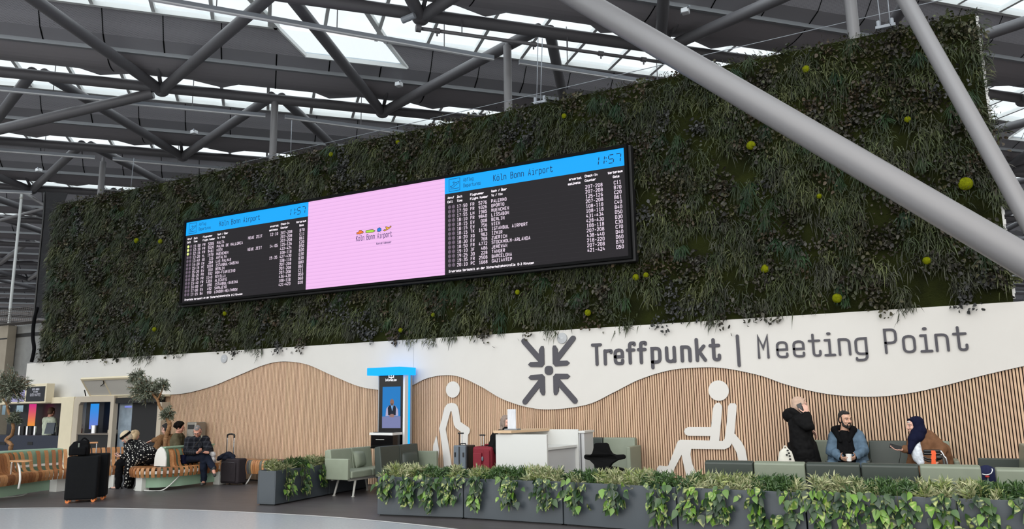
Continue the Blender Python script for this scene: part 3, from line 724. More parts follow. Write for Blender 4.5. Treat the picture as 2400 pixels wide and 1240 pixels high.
    for zz in (.3, .72): ribbon(mt, [Vector((x + .2, z + hgt * zz)), Vector((x + .216, z + hgt * zz))], False, .018, fb, .005)
    mt.build('clock', e_navy, scr)
    for col_, key in ((e_dot, 0), (e_dotg, 1)):
        mb = MB()
        for i in range(14):
            z = zr0 + (zr1 - zr0) * i / 13 + .036
            for j, cx_ in enumerate((55, 92)):
                on = 1 if (i < lit and j == 0) else 0
                if on != key: continue
                xx = X(R5(cx_, 590)[0]); mb.add([fb(xx + .036 * math.cos(2 * PI * a / 16), z + .038 * math.sin(2 * PI * a / 16), .004) for a in range(16)], [tuple(range(16))])
        if mb.f: mb.build('lit_call_dots' if key else 'call_dots', col_, scr)
flights('left flight panel listing departures from 11:50', XB[0], XB[1], LEFT, 3)
scr = flat('screen', e_pink, board, XB[1], XB[2], ZB0, ZB1); lab(scr, 'pink middle panel with a small airport logo')
def C7(x, y): p = at(740 + x / 4.96, 430 + y / 4.96, BY); return p.x, p.z
mb = MB(); x, z = C7(473, 672); x2, z2 = C7(885, 620); text(mb, 'Köln Bonn Airport', x, z, .115, .0115, fb, .004, n=3, xs=(x2 - x) / (.115 / 8 * (16 * 4.6 + 3)), adv=4.6)
x, z = C7(880, 690); text(mb, 'Konrad Adenauer', x, z, .045, .007, fb, .004, align='r', n=2); mb.build('logo_text', emat('logo navy', (52, 42, 96)), scr)
def icon(mb, L_, c, n=None):
    P = [Vector(C7(*p)) for p in L_]; mb.add([fb(p.x, p.y, .004) for p in P], [tuple(range(len(P)))], srgb(*c))
    ribbon(mb, P, True, .011, fb, .005, None, srgb(96, 52, 40) if c[2] < 100 else srgb(22, 60, 130))
mb = MB()
icon(mb, [(478, 590), (478, 572), (500, 565), (508, 548), (530, 545), (540, 556), (555, 562), (555, 572), (540, 582), (530, 578), (516, 590), (500, 586)], (246, 130, 50))
icon(mb, [(582, 568), (584, 550), (600, 545), (660, 536), (684, 545), (692, 550), (680, 562), (660, 568), (610, 574), (590, 575)], (168, 224, 76))
icon(mb, [(718, 558), (718, 528), (742, 514), (762, 525), (762, 552), (742, 560)], (40, 128, 216))
icon(mb, [(788, 545), (800, 536), (812, 540), (824, 530), (812, 506), (824, 503), (850, 515), (876, 493), (880, 505), (850, 528), (800, 556)], (250, 190, 46))
mb.build('logo_icons', emat('logo icons', None, vcol=True) if False else emat('logo icons', (0, 0, 0), vcol=True), scr)
flights('right flight panel listing departures from 17:50', XB[2], XB[3], RIGHT, 0)
# ================================================================== living wall
rng = np.random.default_rng(7)
GX0, GX1, GZ0, GZ1 = -21.2, 1.40, TOPZ, 7.36
lw = thing('living_wall', 'long green wall of dark preserved plants and moss above the white panel', 'plant wall', (-10, 13.1, TOPZ))
mm = mat('dark olive moss', (29, 33, 8), 0.95, noise=.5, nscale=3.0, bump=.8, bscale=45)
mb = MB(); mb.box(GX0, GX1, WY - .02, WY + .15, GZ0 + .002, GZ1); mb.build('moss_panel', mm, lw)
mb = MB()
for i in range(60):
    z = GZ0 + .05 + i * (GZ1 - GZ0 - .1) / 60; mb.box(GX1, GX1 + .03 + .012 * (i % 2), WY - .01, WY + .13, z, z + .075)
mb.build('edge_strip', mat('edge strip', (205, 205, 203), .6), lw)
def rot_to(d, roll):         # (n,3) unit directions, (n,) roll -> (n,3,3) columns: side, dir, normal
    up = np.tile(np.array([0., -1., 0.]), (len(d), 1))
    up[np.abs(d[:, 1]) > .95] = np.array([0, 0, 1.])
    s = np.cross(d, up); s /= np.linalg.norm(s, axis=1)[:, None]
    nn = np.cross(s, d)
    c, sn = np.cos(roll)[:, None], np.sin(roll)[:, None]
    s2 = s * c + nn * sn; n2 = -s * sn + nn * c
    return s2, d, n2
def leaves(base, d, L, W, droop, roll, col, rows=4, shape='blade', fold=.15, gdir=np.array([0, 0, -1.]), thin=False):
    """a band of leaves: base (n,3), direction (n,3), length, width, gravity droop; returns verts, faces, colours"""
    n = len(base); s, dd, nn = rot_to(d / np.linalg.norm(d, axis=1)[:, None], roll)
    ts = np.linspace(0, 1, rows)
    if shape == 'blade': wp = np.array([.55, 1.0, .75, .06]) if rows == 4 else np.interp(ts, [0, .4, 1], [.5, 1, .05])
    elif shape == 'round': wp = np.array([.25, 1.0, .95, .15])
    elif shape == 'heart': wp = np.interp(ts, [0, .12, .34, .62, .85, 1], [.2, .82, 1.0, .74, .32, .02])
    elif shape == 'lance': wp = np.interp(ts, [0, .3, .6, 1], [.35, 1, .8, .04])
    if thin:
        V_ = np.zeros((n, rows, 2, 3))
        for i, t in enumerate(ts):
            c = base + dd * (L * t)[:, None] + gdir[None, :] * (droop * t * t)[:, None]; w_ = (W * wp[i] / 2)[:, None]
            V_[:, i, 0] = c - s * w_; V_[:, i, 1] = c + s * w_
        idx = np.arange(n * rows * 2).reshape(n, rows, 2)
        fs = np.concatenate([np.stack([idx[:, i, 0], idx[:, i, 1], idx[:, i + 1, 1], idx[:, i + 1, 0]], -1) for i in range(rows - 1)])
        return V_.reshape(-1, 3), fs, np.repeat(col, rows * 2, axis=0)
    V_ = np.zeros((n, rows, 3, 3))
    for i, t in enumerate(ts):
        c = base + dd * (L * t)[:, None] + gdir[None, :] * (droop * t * t)[:, None]
        w_ = (W * wp[i] / 2)[:, None]
        V_[:, i, 0] = c - s * w_ + nn * (w_ * fold); V_[:, i, 1] = c; V_[:, i, 2] = c + s * w_ + nn * (w_ * fold)
    vs = V_.reshape(-1, 3)
    idx = np.arange(n * rows * 3).reshape(n, rows, 3)
    f = []
    for i in range(rows - 1):
        for j in range(2):
            f.append(np.stack([idx[:, i, j], idx[:, i, j + 1], idx[:, i + 1, j + 1], idx[:, i + 1, j]], -1))
    fs = np.concatenate(f)
    if col.ndim == 2: cc = np.repeat(col, rows * 3, axis=0)
    else: cc = col.reshape(-1, col.shape[-1])
    return vs, fs, cc
def np_mesh(name, parts, material, parent=None, loc=None, smooth=True):
    vs = []; fs = []; cs = []; o = 0
    for v, f, c in parts: vs.append(v); fs.append(f + o); cs.append(c); o += len(v)
    vs = np.concatenate(vs); fs = np.concatenate(fs); cs = np.concatenate(cs)
    if parent is not None and loc is None:
        q = parent; off = Vector((0, 0, 0))
        while q is not None: off += q.location; q = q.parent
        vs = vs - np.array(off)
    me = bpy.data.meshes.new(name); nv = len(vs); nf = len(fs)
    me.vertices.add(nv); me.vertices.foreach_set('co', vs.astype(np.float32).ravel())
    me.loops.add(nf * 4); me.loops.foreach_set('vertex_index', fs.astype(np.int32).ravel())
    me.polygons.add(nf); me.polygons.foreach_set('loop_start', np.arange(nf, dtype=np.int32) * 4)
    me.polygons.foreach_set('loop_total', np.full(nf, 4, dtype=np.int32))
    if smooth: me.polygons.foreach_set('use_smooth', np.ones(nf, dtype=bool))
    me.update(calc_edges=True); me.validate()
    a = me.attributes.new('Col', 'FLOAT_COLOR', 'POINT'); a.data.foreach_set('color', cs.astype(np.float32).ravel())
    me.materials.append(material)
    ob = bpy.data.objects.new(name, me); COL.objects.link(ob)
    if parent is not None: ob.parent = parent
    return ob
def lin(c): return np.array(srgb(*c))
DK = np.array([.66, .68, .62, 1.])
m_leafdry = mat('preserved leaves', rough=.6, vcol=True, noise=.25, nscale=40)
# clump grid, kinds chosen by soft noise so that like plants sit in drifts
cell = .222
def soft(x, z, s):
    return (np.sin(x * 1.7 * s + 1.3 * np.sin(z * 1.1 * s)) + np.sin(z * 2.3 * s + 2.1 + .8 * np.sin(x * .9 * s)) + np.sin((x + z) * 1.15 * s + 4.0)) / 3
gx, gz = np.meshgrid(np.arange(GX0 + .1, GX1 - .02, cell), np.arange(GZ0 + .10, GZ1 - .02, cell * .9))
gx = gx.ravel() + rng.uniform(-.11, .11, gx.size); gz = gz.ravel() + rng.uniform(-.10, .10, gz.size)
keep = ~((gx > -15.25) & (gx < -4.4) & (gz > 4.3) & (gz < 5.95))
gx, gz = gx[keep], gz[keep]
kv = soft(gx, gz, 2.4) + rng.normal(0, .25, gx.size); kv2 = soft(gx + 31, gz + 17, 3.1) + rng.normal(0, .2, gx.size)
kind = np.where(kv > -.02, 0, np.where(kv > -.66, 1, 2))          # feather, round leaf, grass
kind = np.where((kv2 > .80), 3, kind)                             # broad bright ferns
gap = (soft(gx + 77, gz + 5, 2.6) + rng.normal(0, .2, gx.size)) > np.interp(gx, [-21, -12, -2], [1.0, .80, .56])
feather, roundl, grass = [], [], []
FE = [lin(c) * DK for c in ((64, 71, 40), (56, 64, 38), (80, 84, 52), (44, 55, 28), (58, 60, 44))]
RO = [lin(c) * DK for c in ((58, 54, 45), (68, 64, 44), (62, 59, 54), (50, 43, 33), (64, 52, 38), (56, 59, 40))]
RB = lin((64, 64, 66)) * DK; GR = [lin(c) * DK for c in ((26, 58, 30), (36, 62, 28), (46, 64, 30))]
def fan(cx, cz, n, spread, out, down):
    base = np.stack([cx + rng.normal(0, spread, n), np.full(n, WY - .02) - rng.uniform(0, .05, n), cz + rng.normal(0, spread, n)], 1)
    d = np.stack([rng.normal(0, .75, n), -rng.uniform(.25, 1.0, n) * out, rng.normal(0, .65, n) - down], 1)
    return base, d
for x, z, k, g in zip(gx, gz, kind, gap):
    if g or (z < GZ0 + .22 and rng.random() < .35): continue
    k_ = rng.uniform(.75, 1.25)
    low = .55 if z < GZ0 + .28 else 1.0
    if k == 0:
        n = int(rng.integers(56, 84)); b, d = fan(x, z, n, .085, 1.0, .25); L = rng.uniform(.07, .16, n) * (.5 + .5 * low)
        c = FE[rng.integers(len(FE))] * k_; col = np.clip(c[None, :] * rng.uniform(.4, 1.9, (n, 1)), 0, 1); col[:, 3] = 1
        feather.append(leaves(b, d, L, rng.uniform(.010, .020, n), L * rng.uniform(.5, 1.2, n), rng.uniform(-1, 1, n), col, thin=True))
    elif k == 1:
        n = int(rng.integers(32, 52)); b, d = fan(x, z, n, .095, 1.1, .15); L = rng.uniform(.035, .072, n)
        c = (RB if (soft(np.array(x + 9.), np.array(z), 1.6) > .45) else RO[rng.integers(len(RO))]) * k_
        col = np.clip(c[None, :] * rng.uniform(.4, 1.8, (n, 1)), 0, 1); col[:, 3] = 1
        b[:, 1] -= rng.uniform(0, .06, n)
        roundl.append(leaves(b, d, L, L * rng.uniform(.65, .9, n), L * .3, rng.uniform(-1.2, 1.2, n), col, shape='round', fold=.25))
    else:
        n = int(rng.integers(26, 40)); L = (rng.uniform(.18, .36, n) if k == 2 else rng.uniform(.14, .24, n)) * low
        b = np.stack([x + rng.normal(0, .035, n), np.full(n, WY - .03), z + .1 + rng.normal(0, .03, n)], 1)
        d = np.stack([rng.normal(0, .32, n), -rng.uniform(.15, .55, n), -rng.uniform(.3, 1.0, n)], 1)
        c = GR[rng.integers(len(GR))] * k_; col = np.clip(c[None, :] * rng.uniform(.6, 1.35, (n, 1)), 0, 1); col[:, 3] = 1
        grass.append(leaves(b, d, L, rng.uniform(.006, .011, n) if k == 2 else rng.uniform(.018, .03, n), L * .25, rng.uniform(-.8, .8, n), col, shape='blade' if k == 2 else 'lance', thin=True))
def rim(x, z, dx, dz):
    n = int(rng.integers(30, 50)); b, d = fan(x, z, n, .06, .8, -.2); d[:, 0] += dx; d[:, 2] += dz; c = (FE + RO)[rng.integers(len(FE + RO))] * rng.uniform(.8, 1.25)
    b[:, 1] += rng.uniform(0, .12, n) * (dz > 0); col = np.clip(c[None, :] * rng.uniform(.5, 1.7, (n, 1)), 0, 1); col[:, 3] = 1
    if rng.random() < .65: L = rng.uniform(.07, .15, n); feather.append(leaves(b, d, L, rng.uniform(.008, .015, n), L * .6, rng.uniform(-1, 1, n), col, thin=True))
    else: L = rng.uniform(.035, .07, n); roundl.append(leaves(b, d, L, L * .8, L * .3, rng.uniform(-1, 1, n), col, shape='round', fold=.25))
for x in np.arange(GX0, GX1, .16): rim(x + rng.uniform(-.05, .05), GZ1 - .02 + rng.uniform(-.05, .02), 0, .6)
for z in np.arange(GZ0 + .1, GZ1, .2):
    rim(GX0 + .02, z, -.8, 0)
    if rng.random() < .45: rim(GX1 - .03, z, .7, 0)
for nm, P in (('feathery_foliage', feather), ('round_leaf_foliage', roundl), ('grass_tufts', grass)):
    o = np_mesh(nm, P, m_leafdry, lw); o['kind'] = 'stuff'
m_ball = mat('yellow green moss ball', (112, 118, 8), .95, noise=.25, nscale=25, bump=.9, bscale=90)
for x, y, r in ((1889, 162, .062), (1322, 272, .05), (1760, 341, .078), (2263, 431, .10), (1920, 460, .042), (1793, 630, .07), (1962, 699, .075), (2172, 611, .06), (1490, 650, .06), (1514, 645, .05), (1378, 733, .062), (939, 774, .05),
                (527, 735, .055), (776, 362, .055), (932, 333, .05), (2127, 280, .05), (376, 566, .065), (320, 564, .07), (362, 772, .06), (1015, 738, .045), (1213, 685, .05)):
    c = at(x, y, WY - .10); mb = MB(); mb.ell(c, (r, r * .8, r), nu=18, nv=12); mb.build('moss_ball', m_ball, lw, smooth=True)
# ================================================================== planters with trailing plants
m_plant = mat('blue grey planter metal', (64, 71, 77), .38, noise=.03, nscale=3)
m_soil = mat('dark potting soil', (38, 30, 24), .95, noise=.4, nscale=40)
m_leaf = mat('glossy plant leaves', rough=.38, vcol=True)
m_root = mat('pale root', (150, 150, 145), .7)
def tuft(P, cx, cy, z, rg, pale):
    n = int(rg.integers(22, 34)); a = rg.uniform(0, 2 * PI, n); el = rg.uniform(.25, 1.45, n)
    d = np.stack([np.cos(a) * np.cos(el), np.sin(a) * np.cos(el), np.sin(el)], 1)
    b = np.stack([np.full(n, cx), np.full(n, cy), np.full(n, z)], 1) + rg.normal(0, .012, (n, 3)); b[:, 2] += rg.uniform(0, .05, n)
    L = rg.uniform(.06, .135, n) * (1.15 if pale else .9)
    if pale: base = lin((206, 202, 160)) if rg.random() < .75 else lin((164, 172, 104)); dk = lin((88, 108, 62))
    else: base = lin((76, 104, 54)); dk = lin((42, 66, 38))
    t = rg.random((n, 1)); col = base * t + dk * (1 - t); 
    if pale:
        col = np.repeat(col[:, None, :], 12, 1).reshape(n, 4, 3, 4); col[:, :, 1, :] = col[:, :, 1, :] * .5 + dk * .5
        col = col * rg.uniform(.8, 1.15, (n, 1, 1, 1)); col[..., 3] = 1
    else: col = col * rg.uniform(.7, 1.3, (n, 1)); col[:, 3] = 1
    P.append(leaves(b, d, L, rg.uniform(.010, .016, n), L * rg.uniform(.1, .4, n), rg.uniform(-.6, .6, n), np.clip(col, 0, 1), fold=.35))
def vine(par, base, outd, length, rg, nl):
    """a trailing pothos stem bundle: leaves hang over the front edge"""
    P = []; side = np.array([-outd[1], outd[0], 0])
    up = np.array([0, 0, 1.])
    n = nl; s = np.sort(rg.uniform(0, 1, n)); lat = rg.normal(0, 1, n)
    wd = .085 * (1.15 - .55 * s)
    pos = base[None, :] + side[None, :] * (lat * wd)[:, None] + outd[None, :] * (.035 + .055 * rg.random(n))[:, None] - up[None, :] * (s * length)[:, None]
    pos[:, 2] += .05 * (1 - s)
    d = outd[None, :] * rg.uniform(.25, .9, n)[:, None] + side[None, :] * (rg.normal(0, .55, n) + lat * .25)[:, None] - up[None, :] * rg.uniform(.45, 1.2, n)[:, None]
    L = rg.uniform(.065, .105, n) * (1 + .15 * s); rows = 7
    g0 = lin((34, 56, 33)); g1 = lin((92, 128, 44)); g2 = lin((54, 82, 38)); cr = lin((176, 186, 112))
    pick = rg.random(n); basec = np.where((pick < .5)[:, None], g0[None], np.where((pick < .78)[:, None], g2[None], g1[None])) * rg.uniform(.75, 1.25, (n, 1))
    col = np.repeat(basec[:, None, :], rows * 3, 1).reshape(n, rows, 3, 4)
    var = (rg.random((n, rows, 3)) < np.where(rg.random(n) < .35, .22, .015)[:, None, None])
    col = np.where(var[..., None], cr[None, None, None] * .8, col); col[..., 3] = 1
    P.append(leaves(pos, d, L, L * rg.uniform(.68, .85, n), L * .25, rg.uniform(-.7, .7, n), np.clip(col, 0, 1), rows=rows, shape='heart', fold=.22))
    o = np_mesh('trailing_vine', P, m_leaf, par, loc=True)
    mb = MB()
    for k in range(3):
        x = rg.normal(0, .03); pts = [Vector(base + side * x + outd * (.0 + .03 * t) + up * (.05 - (length * .95) * t) + side * (rg.normal(0, .012))) for t in (0, .25, .5, .75, 1)]
        pts.insert(0, Vector(base + side * x - outd * .06 + up * .03)); mb.tube(pts, .0035, 5)
    st = mb.build('stem', mat('vine stem', (90, 92, 56), .7), o, local=True)
    if rg.random() < .6:
        p = base + outd * .04 + side * rg.normal(0, .03) - up * (length - .03)
        mb = MB(); mb.tube([Vector(p), Vector(p + np.array([.005, 0, -.04])), Vector(p + side * .015 - up * .10)], .0025, 5); mb.build('root_tail', m_root, o, local=True)
    return o
def planter(x0, y0, x1, y1, depth, h, label, seed, vines=4, group='front planters', sparse=1.0, front=True, endvines=0):
    rg = np.random.default_rng(seed); A = Vector((x0, y0, 0)); B_ = Vector((x1, y1, 0)); L = (B_ - A).length; ang = math.atan2(y1 - y0, x1 - x0)
    t = thing('planter', label, 'planter', A, ang, group)
    g = .008; w_ = .02
    mb = MB(); o_, i_ = (g, L - g, 0, depth), (g + w_, L - g - w_, w_, depth - w_)
    mb.box(o_[0], o_[1], 0, w_, .02, h); mb.box(o_[0], o_[1], depth - w_, depth, .02, h); mb.box(o_[0], o_[0] + w_, w_, depth - w_, .02, h); mb.box(o_[1] - w_, o_[1], w_, depth - w_, .02, h)
    mb.build('box', m_plant, t, local=True, bevel=.004)
    mb = MB(); mb.box(g + .03, L - g - .03, .03, depth - .03, 0, .05); mb.build('plinth', mat('black plinth', (20, 20, 22), .7), t, local=True)
    mb = MB(); mb.box(i_[0] + .001, i_[1] - .001, i_[2] + .001, i_[3] - .001, .06, h - .04); mb.build('soil', m_soil, t, local=True)
    P = []; n = int(150 * L / 1.5 * sparse * (depth / .36))
    for i in range(n):
        x = rg.uniform(.06, L - .06); y = rg.uniform(.05, depth - .04); pale = math.sin(x * 5.2 + seed * 1.7) + rg.normal(0, .5) > -.05
        tuft(P, x, y, h - .045 + rg.uniform(0, .115 if y > .1 else .03), rg, pale)
    o = np_mesh('foliage', P, m_leaf, t, loc=True); o['kind'] = 'stuff'
    if front:
        for i in range(vines):
            x = L * (i + .5) / vines + rg.normal(0, .03); vine(t, np.array([x, .0, h]), np.array([0, -1., 0]), rg.uniform(.28, .42), rg, int(rg.integers(44, 66)))
    for i in range(endvines):
        y = L * (i + .5) / max(endvines, 1)
    return t
PL = [(-7.15, 9.50), (-5.77, 9.66), (-4.235, 9.64), (-2.66, 9.46), (-1.18, 9.37), (.285, 9.34), (1.78, 9.33)]
pl_lab = ['blue-grey planter at the left end of the long front row', 'blue-grey planter in front of the white desk', 'blue-grey planter in front of the black swivel chair', 'blue-grey planter below the seated pictogram', 'blue-grey planter in front of the bearded man in the blue jacket', 'blue-grey planter at the right edge of the picture, end of the row']
for i in range(6): planter(*PL[i], *PL[i + 1], .36, .555, pl_lab[i], 11 + i, vines=(4, 3, 3, 4, 5, 3)[i])
# short row at the left: its side with the vines faces right
pa = onz(643, 1186); pb = onz(775, 1160); dd_ = (pb - pa).normalized()
planter(pa.x, pa.y, pa.x + dd_.x * 1.5, pa.y + dd_.y * 1.5, .36, .555, 'blue-grey planter standing alone left of the pale sofa, its end towards us', 41, vines=3, group='side planters')
pc = pa + dd_ * 1.52
planter(pc.x, pc.y, pc.x + dd_.x * 1.25 + .06, pc.y + dd_.y * 1.25, .36, .555, 'blue-grey planter behind the back of the pale sofa', 42, front=False, sparse=.9, group='side planters')

# ================================================================== sofas
m_sage = mat('sage green leather', (142, 150, 132), .42, noise=.05, nscale=6); m_dsage = mat('dark green leather', (54, 62, 57), .42, noise=.05, nscale=6)
m_msage = mat('mid green leather', (124, 132, 116), .42, noise=.05, nscale=6); m_leg = mat('pale grey metal leg', (176, 176, 170), .4)
def cushion(mb, x0, x1, y0, y1, z0, z1): mb.box(x0, x1, y0, y1, z0, z1)
def sofa(loc, rz, cols, label, sw=.6, depth=.62, bh=.83, arms=(0, 0), armh=.66, group='green sofas', backs=None, th=.13, legs=True):
    """local frame: x along the seats, front towards -y, back panel ends at y = 0"""
    t = thing('sofa', label, 'sofa', loc, rz, group); n = len(cols)
    for i, c in enumerate(cols):
        x0 = i * sw + .006; x1 = (i + 1) * sw - .006
        mb = MB(); mb.box(x0, x1, -depth, -th + .02, .32, .45); mb.build('seat', c, t, local=True, bevel=.025, seg=3)
        bc = backs[i] if backs else c
        mb = MB()
        mb.prism([(-th - .03, .36), (-.0, .30), (.035, bh - .02), (-.03, bh), (-th + .03, bh)], lambda u, v, d: V(d, u, v), x0, x1)
        mb.build('backrest', bc, t, local=True, bevel=.018, seg=3)
    for s, on in enumerate(arms):
        if on:
            x0, x1 = (-.075, -.004) if s == 0 else (n * sw + .004, n * sw + .075)
            mb = MB(); mb.box(x0, x1, -depth + .03, -.04, .30, armh); mb.build('arm', cols[0] if s == 0 else cols[-1], t, local=True, bevel=.014)
    if legs:
        mb = MB(); mb.box(.03, n * sw - .03, -depth + .06, -depth + .11, .275, .318); mb.box(.03, n * sw - .03, -.16, -.11, .275, .318); mb.build('frame_rail', m_leg, t, local=True)
        k = 2 if n < 4 else 3
        for i in range(k):
            x = n * sw * (.18 + .64 * i / (k - 1))
            for y, dy in ((-depth + .085, -.03), (-.135, .02)):
                s = -1 if i == 0 else (1 if i == k - 1 else 0)
                mb = MB(); mb.cyl(V(x + s * .10, y + dy, .0), V(x, y, .3), .018, .022, 10); mb.cyl(V(x + s * .10, y + dy, 0), V(x + s * .10, y + dy, .012), .032, n=12); mb.build('leg', m_leg, t, local=True)
    return t
def pillow(loc, rz, m, label, w_=.42, h=.30):
    t = thing('pillow', label, 'pillow', loc, rz, 'sofa pillows')
    mb = MB(); nx, nz = 14, 10
    R = Matrix.Rotation(-.22, 4, 'X')
    for s in (1, -1):
        vs = []; fs = []
        for i in range(nx + 1):
            for j in range(nz + 1):
                u, v = i / nx * 2 - 1, j / nz * 2 - 1
                th_ = .068 * (1 - abs(u) ** 3.5) ** .6 * (1 - abs(v) ** 3.5) ** .6 + .004
                vs.append(R @ V(u * w_ / 2, s * th_, (v + 1) * h / 2))
        for i in range(nx):
            for j in range(nz):
                a = i * (nz + 1) + j; f = (a, a + nz + 1, a + nz + 2, a + 1); fs.append(f if s < 0 else f[::-1])
        mb.add(vs, fs)
    mb.build('cover', m, t, smooth=True, local=True)
    mb = MB(); ring = [R @ V(a * w_ / 2, 0, (b + 1) * h / 2) for a, b in ((-1, -1), (1, -1), (1, 1), (-1, 1))]; mb.tube(ring, .006, 6, closed=True); mb.build('piping', m, t, local=True); return t
# left sofa: its front faces right, the near arm towards us
sofa(V(-9.56, 11.16, 0), PI / 2, [m_sage, m_sage], 'pale green two-seat sofa with its arm panel towards us, behind the left planter', sw=.6, depth=.60, bh=.815, arms=(1, 0), armh=.665)
bpy.data.objects['sofa'].scale = (1, 1, 1)
pillow(V(-9.40, 11.98, .455), PI / 2 + .25, m_sage, 'pale green pillow on the sofa behind the left planter')
sofa(V(-8.71, 11.50, 0), PI / 2 - .03, [m_dsage, m_msage], 'dark and mid green sofa in front of the information kiosk', sw=.58, depth=.56, bh=.86, arms=(0, 1), armh=.72, backs=[m_dsage, m_dsage])
pillow(V(-8.50, 12.30, .455), PI / 2 - .35, m_dsage, 'dark green pillow on the sofa in front of the information kiosk', .40, .27)
sofa(V(-5.42, 12.88, 0), 0, [m_dsage, m_msage], 'green sofa against the slats behind the black swivel chair', sw=.585, depth=.64, bh=.985, arms=(0, 1), armh=.86)
sofa(V(.585, 10.05, 0), PI, [m_msage, m_dsage, m_dsage, m_msage, m_dsage], 'long row of five alternating green seats seen from behind, just past the planters', sw=.605, depth=.62, bh=.835)
sofa(V(1.95, 10.06, 0), PI, [m_msage, m_msage], 'pale green seat back at the right edge, next to the navy bag', sw=.62, depth=.62, bh=.815)
sw4 = sofa(V(-1.73, 12.9, 0), 0, [m_msage, m_dsage, m_dsage, m_msage], 'row of four seats with arms against the slats where the man and woman sit', sw=.532, depth=.64, bh=.96, arms=(0, 1), armh=.72)
for i in (1, 2, 3):
    mb = MB(); mb.box(i * .532 - .03, i * .532 + .03, -.60, -.12, .451, .70); mb.build('arm', m_dsage, sw4, local=True, bevel=.012)
sofa(V(1.28, 12.35, 0), -PI / 2, [m_dsage, m_dsage], 'dark green sofa at the right edge turned sideways, with high grey-green back', sw=.55, depth=.62, bh=.96, arms=(1, 0), armh=.76, backs=[m_msage, m_msage])

# ================================================================== white information desk
m_dw = mat('white laminate', (206, 207, 204), .35); m_wood = mat('light wood edge', (206, 176, 142), .5, noise=.12, nscale=10, stretch=(1, 12, 12)); m_dg = mat('pale grey laminate', (186, 187, 188), .4)
dk = thing('information_desk', 'white stepped service desk with a light wood counter top', 'desk', (-5.5, 11.5, 0))
ax0 = at(1162, 1060, 11).x; ax1 = at(1282, 1060, 11).x
mb = MB(); mb.box(ax0, ax1, 11.0, 11.045, 0, 1.105); mb.build('front_panel', m_dw, dk, bevel=.004)
mb = MB(); mb.prism([(ax0 - .02, 10.96), (ax0 + .30, 10.96), (at(1290, 1003, 12).x, 12.02), (at(1236, 1003, 12).x, 12.02)], lambda u, v, d: V(u, v, d), 1.125, 1.165); mb.build('counter_top', m_wood, dk, bevel=.004)
mb = MB(); mb.box(ax0 + .02, ax0 + .06, 11.045, 12.0, 0, 1.125); mb.build('side_panel', m_dw, dk)
bx1 = at(1357, 1050, 12).x
mb = MB(); mb.box(ax0 + .06, bx1, 11.98, 12.02, 0, 1.15); mb.build('rear_panel', m_dw, dk, bevel=.004)
mb = MB(); mb.prism([(ax0 + .06, 11.045), (ax1 - .01, 11.045), (bx1 - .02, 11.98), (ax0 + .06, 11.98)], lambda u, v, d: V(u, v, d), .865, .905); mb.build('worktop', m_dw, dk, bevel=.004)
mb = MB(); mb.prism([(ax1 - .08, 11.045), (ax1 - .04, 11.045), (bx1 - .06, 11.98), (bx1 - .10, 11.98)], lambda u, v, d: V(u, v, d), .03, .865); mb.build('modesty_panel', m_dg, dk)
cx1 = at(1386, 1050, 12.3).x
mb = MB(); mb.box(bx1 + .002, cx1, 12.0, 12.4, .03, 1.09); mb.build('cabinet', m_dg, dk, bevel=.004)
mb = MB(); mb.box(bx1 + .002, cx1 + .02, 11.98, 12.42, 1.09, 1.125); mb.build('cabinet_top', m_dw, dk, bevel=.004)
mb = MB(); mb.box(cx1 - .07, cx1 - .055, 11.985, 11.999, .05, 1.08); mb.build('door_gap', mat('dark gap', (90, 90, 92), .6), dk)
c = at(1200, 1018, 11.25); t = thing('sign_holder', 'clear acrylic sign holder with a pale sheet standing on the wood counter', 'sign holder', (c.x, 11.25, 1.166))
pl, pr = at(1190, 990, 11.25).x, at(1209, 990, 11.25).x; pz = at(1199, 959, 11.25).z
mb = MB(); mb.box(pl, pr, 11.245, 11.262, 1.185, pz); mb.build('sheet', mat('pale printed sheet', (205, 208, 214), .3, noise=.08, nscale=14, stretch=(3, 1, .4)), t)
mb = MB(); mb.box(pl - .03, pr + .05, 11.18, 11.33, 1.166, 1.185); mb.build('foot', mat('grey foot', (120, 126, 132), .4), t, bevel=.004)

# ================================================================== black swivel chair with winged back
m_blk = mat('black fabric', (13, 13, 14), .85, noise=.15, nscale=60); m_bmet = mat('black metal', (20, 20, 21), .35)
YC = 10.7; f3c = lambda L_: [(p.x, p.z) for p in [at(1130 + x / 6.486, 940 + y / 6.486, YC) for x, y in L_]]
out = [(1690, 660), (1712, 638), (1870, 636), (1900, 655), (1925, 740), (1960, 800), (2010, 822), (2100, 820), (2128, 840), (2130, 875), (2112, 893), (2040, 905), (1960, 960), (1915, 1040), (1890, 1110), (1760, 1110), (1735, 1040), (1680, 960), (1610, 905), (1520, 893), (1500, 870), (1502, 838), (1525, 822), (1620, 820), (1655, 800), (1675, 740)]
P = f3c(out)
if sum(P[i][0] * P[(i + 1) % len(P)][1] - P[(i + 1) % len(P)][0] * P[i][1] for i in range(len(P))) < 0: P = P[::-1]
ccx = sum(p[0] for p in P) / len(P)
t = thing('swivel_chair', 'black swivel chair with a winged saddle back behind the planters', 'chair', (ccx, YC + .25, 0))
mb = MB(); mb.prism(P, lambda u, v, d: V(u, YC + d - 1.1 * (u - ccx) ** 2 * -1, v), 0, .07); mb.build('backrest', m_blk, t, bevel=.022, seg=3)
mb = MB(); mb.ell(V(ccx, YC + .32, .60), (.23, .21, .05)); mb.build('seat', m_blk, t, smooth=True)
mb = MB(); mb.tube([V(ccx, YC + .06, .66), V(ccx, YC + .10, .52), V(ccx, YC + .25, .50)], .022, 10); mb.build('back_bar', m_bmet, t)
mb = MB(); mb.cyl(V(ccx, YC + .27, .1), V(ccx, YC + .27, .56), .028, n=14); mb.build('gas_column', m_bmet, t)
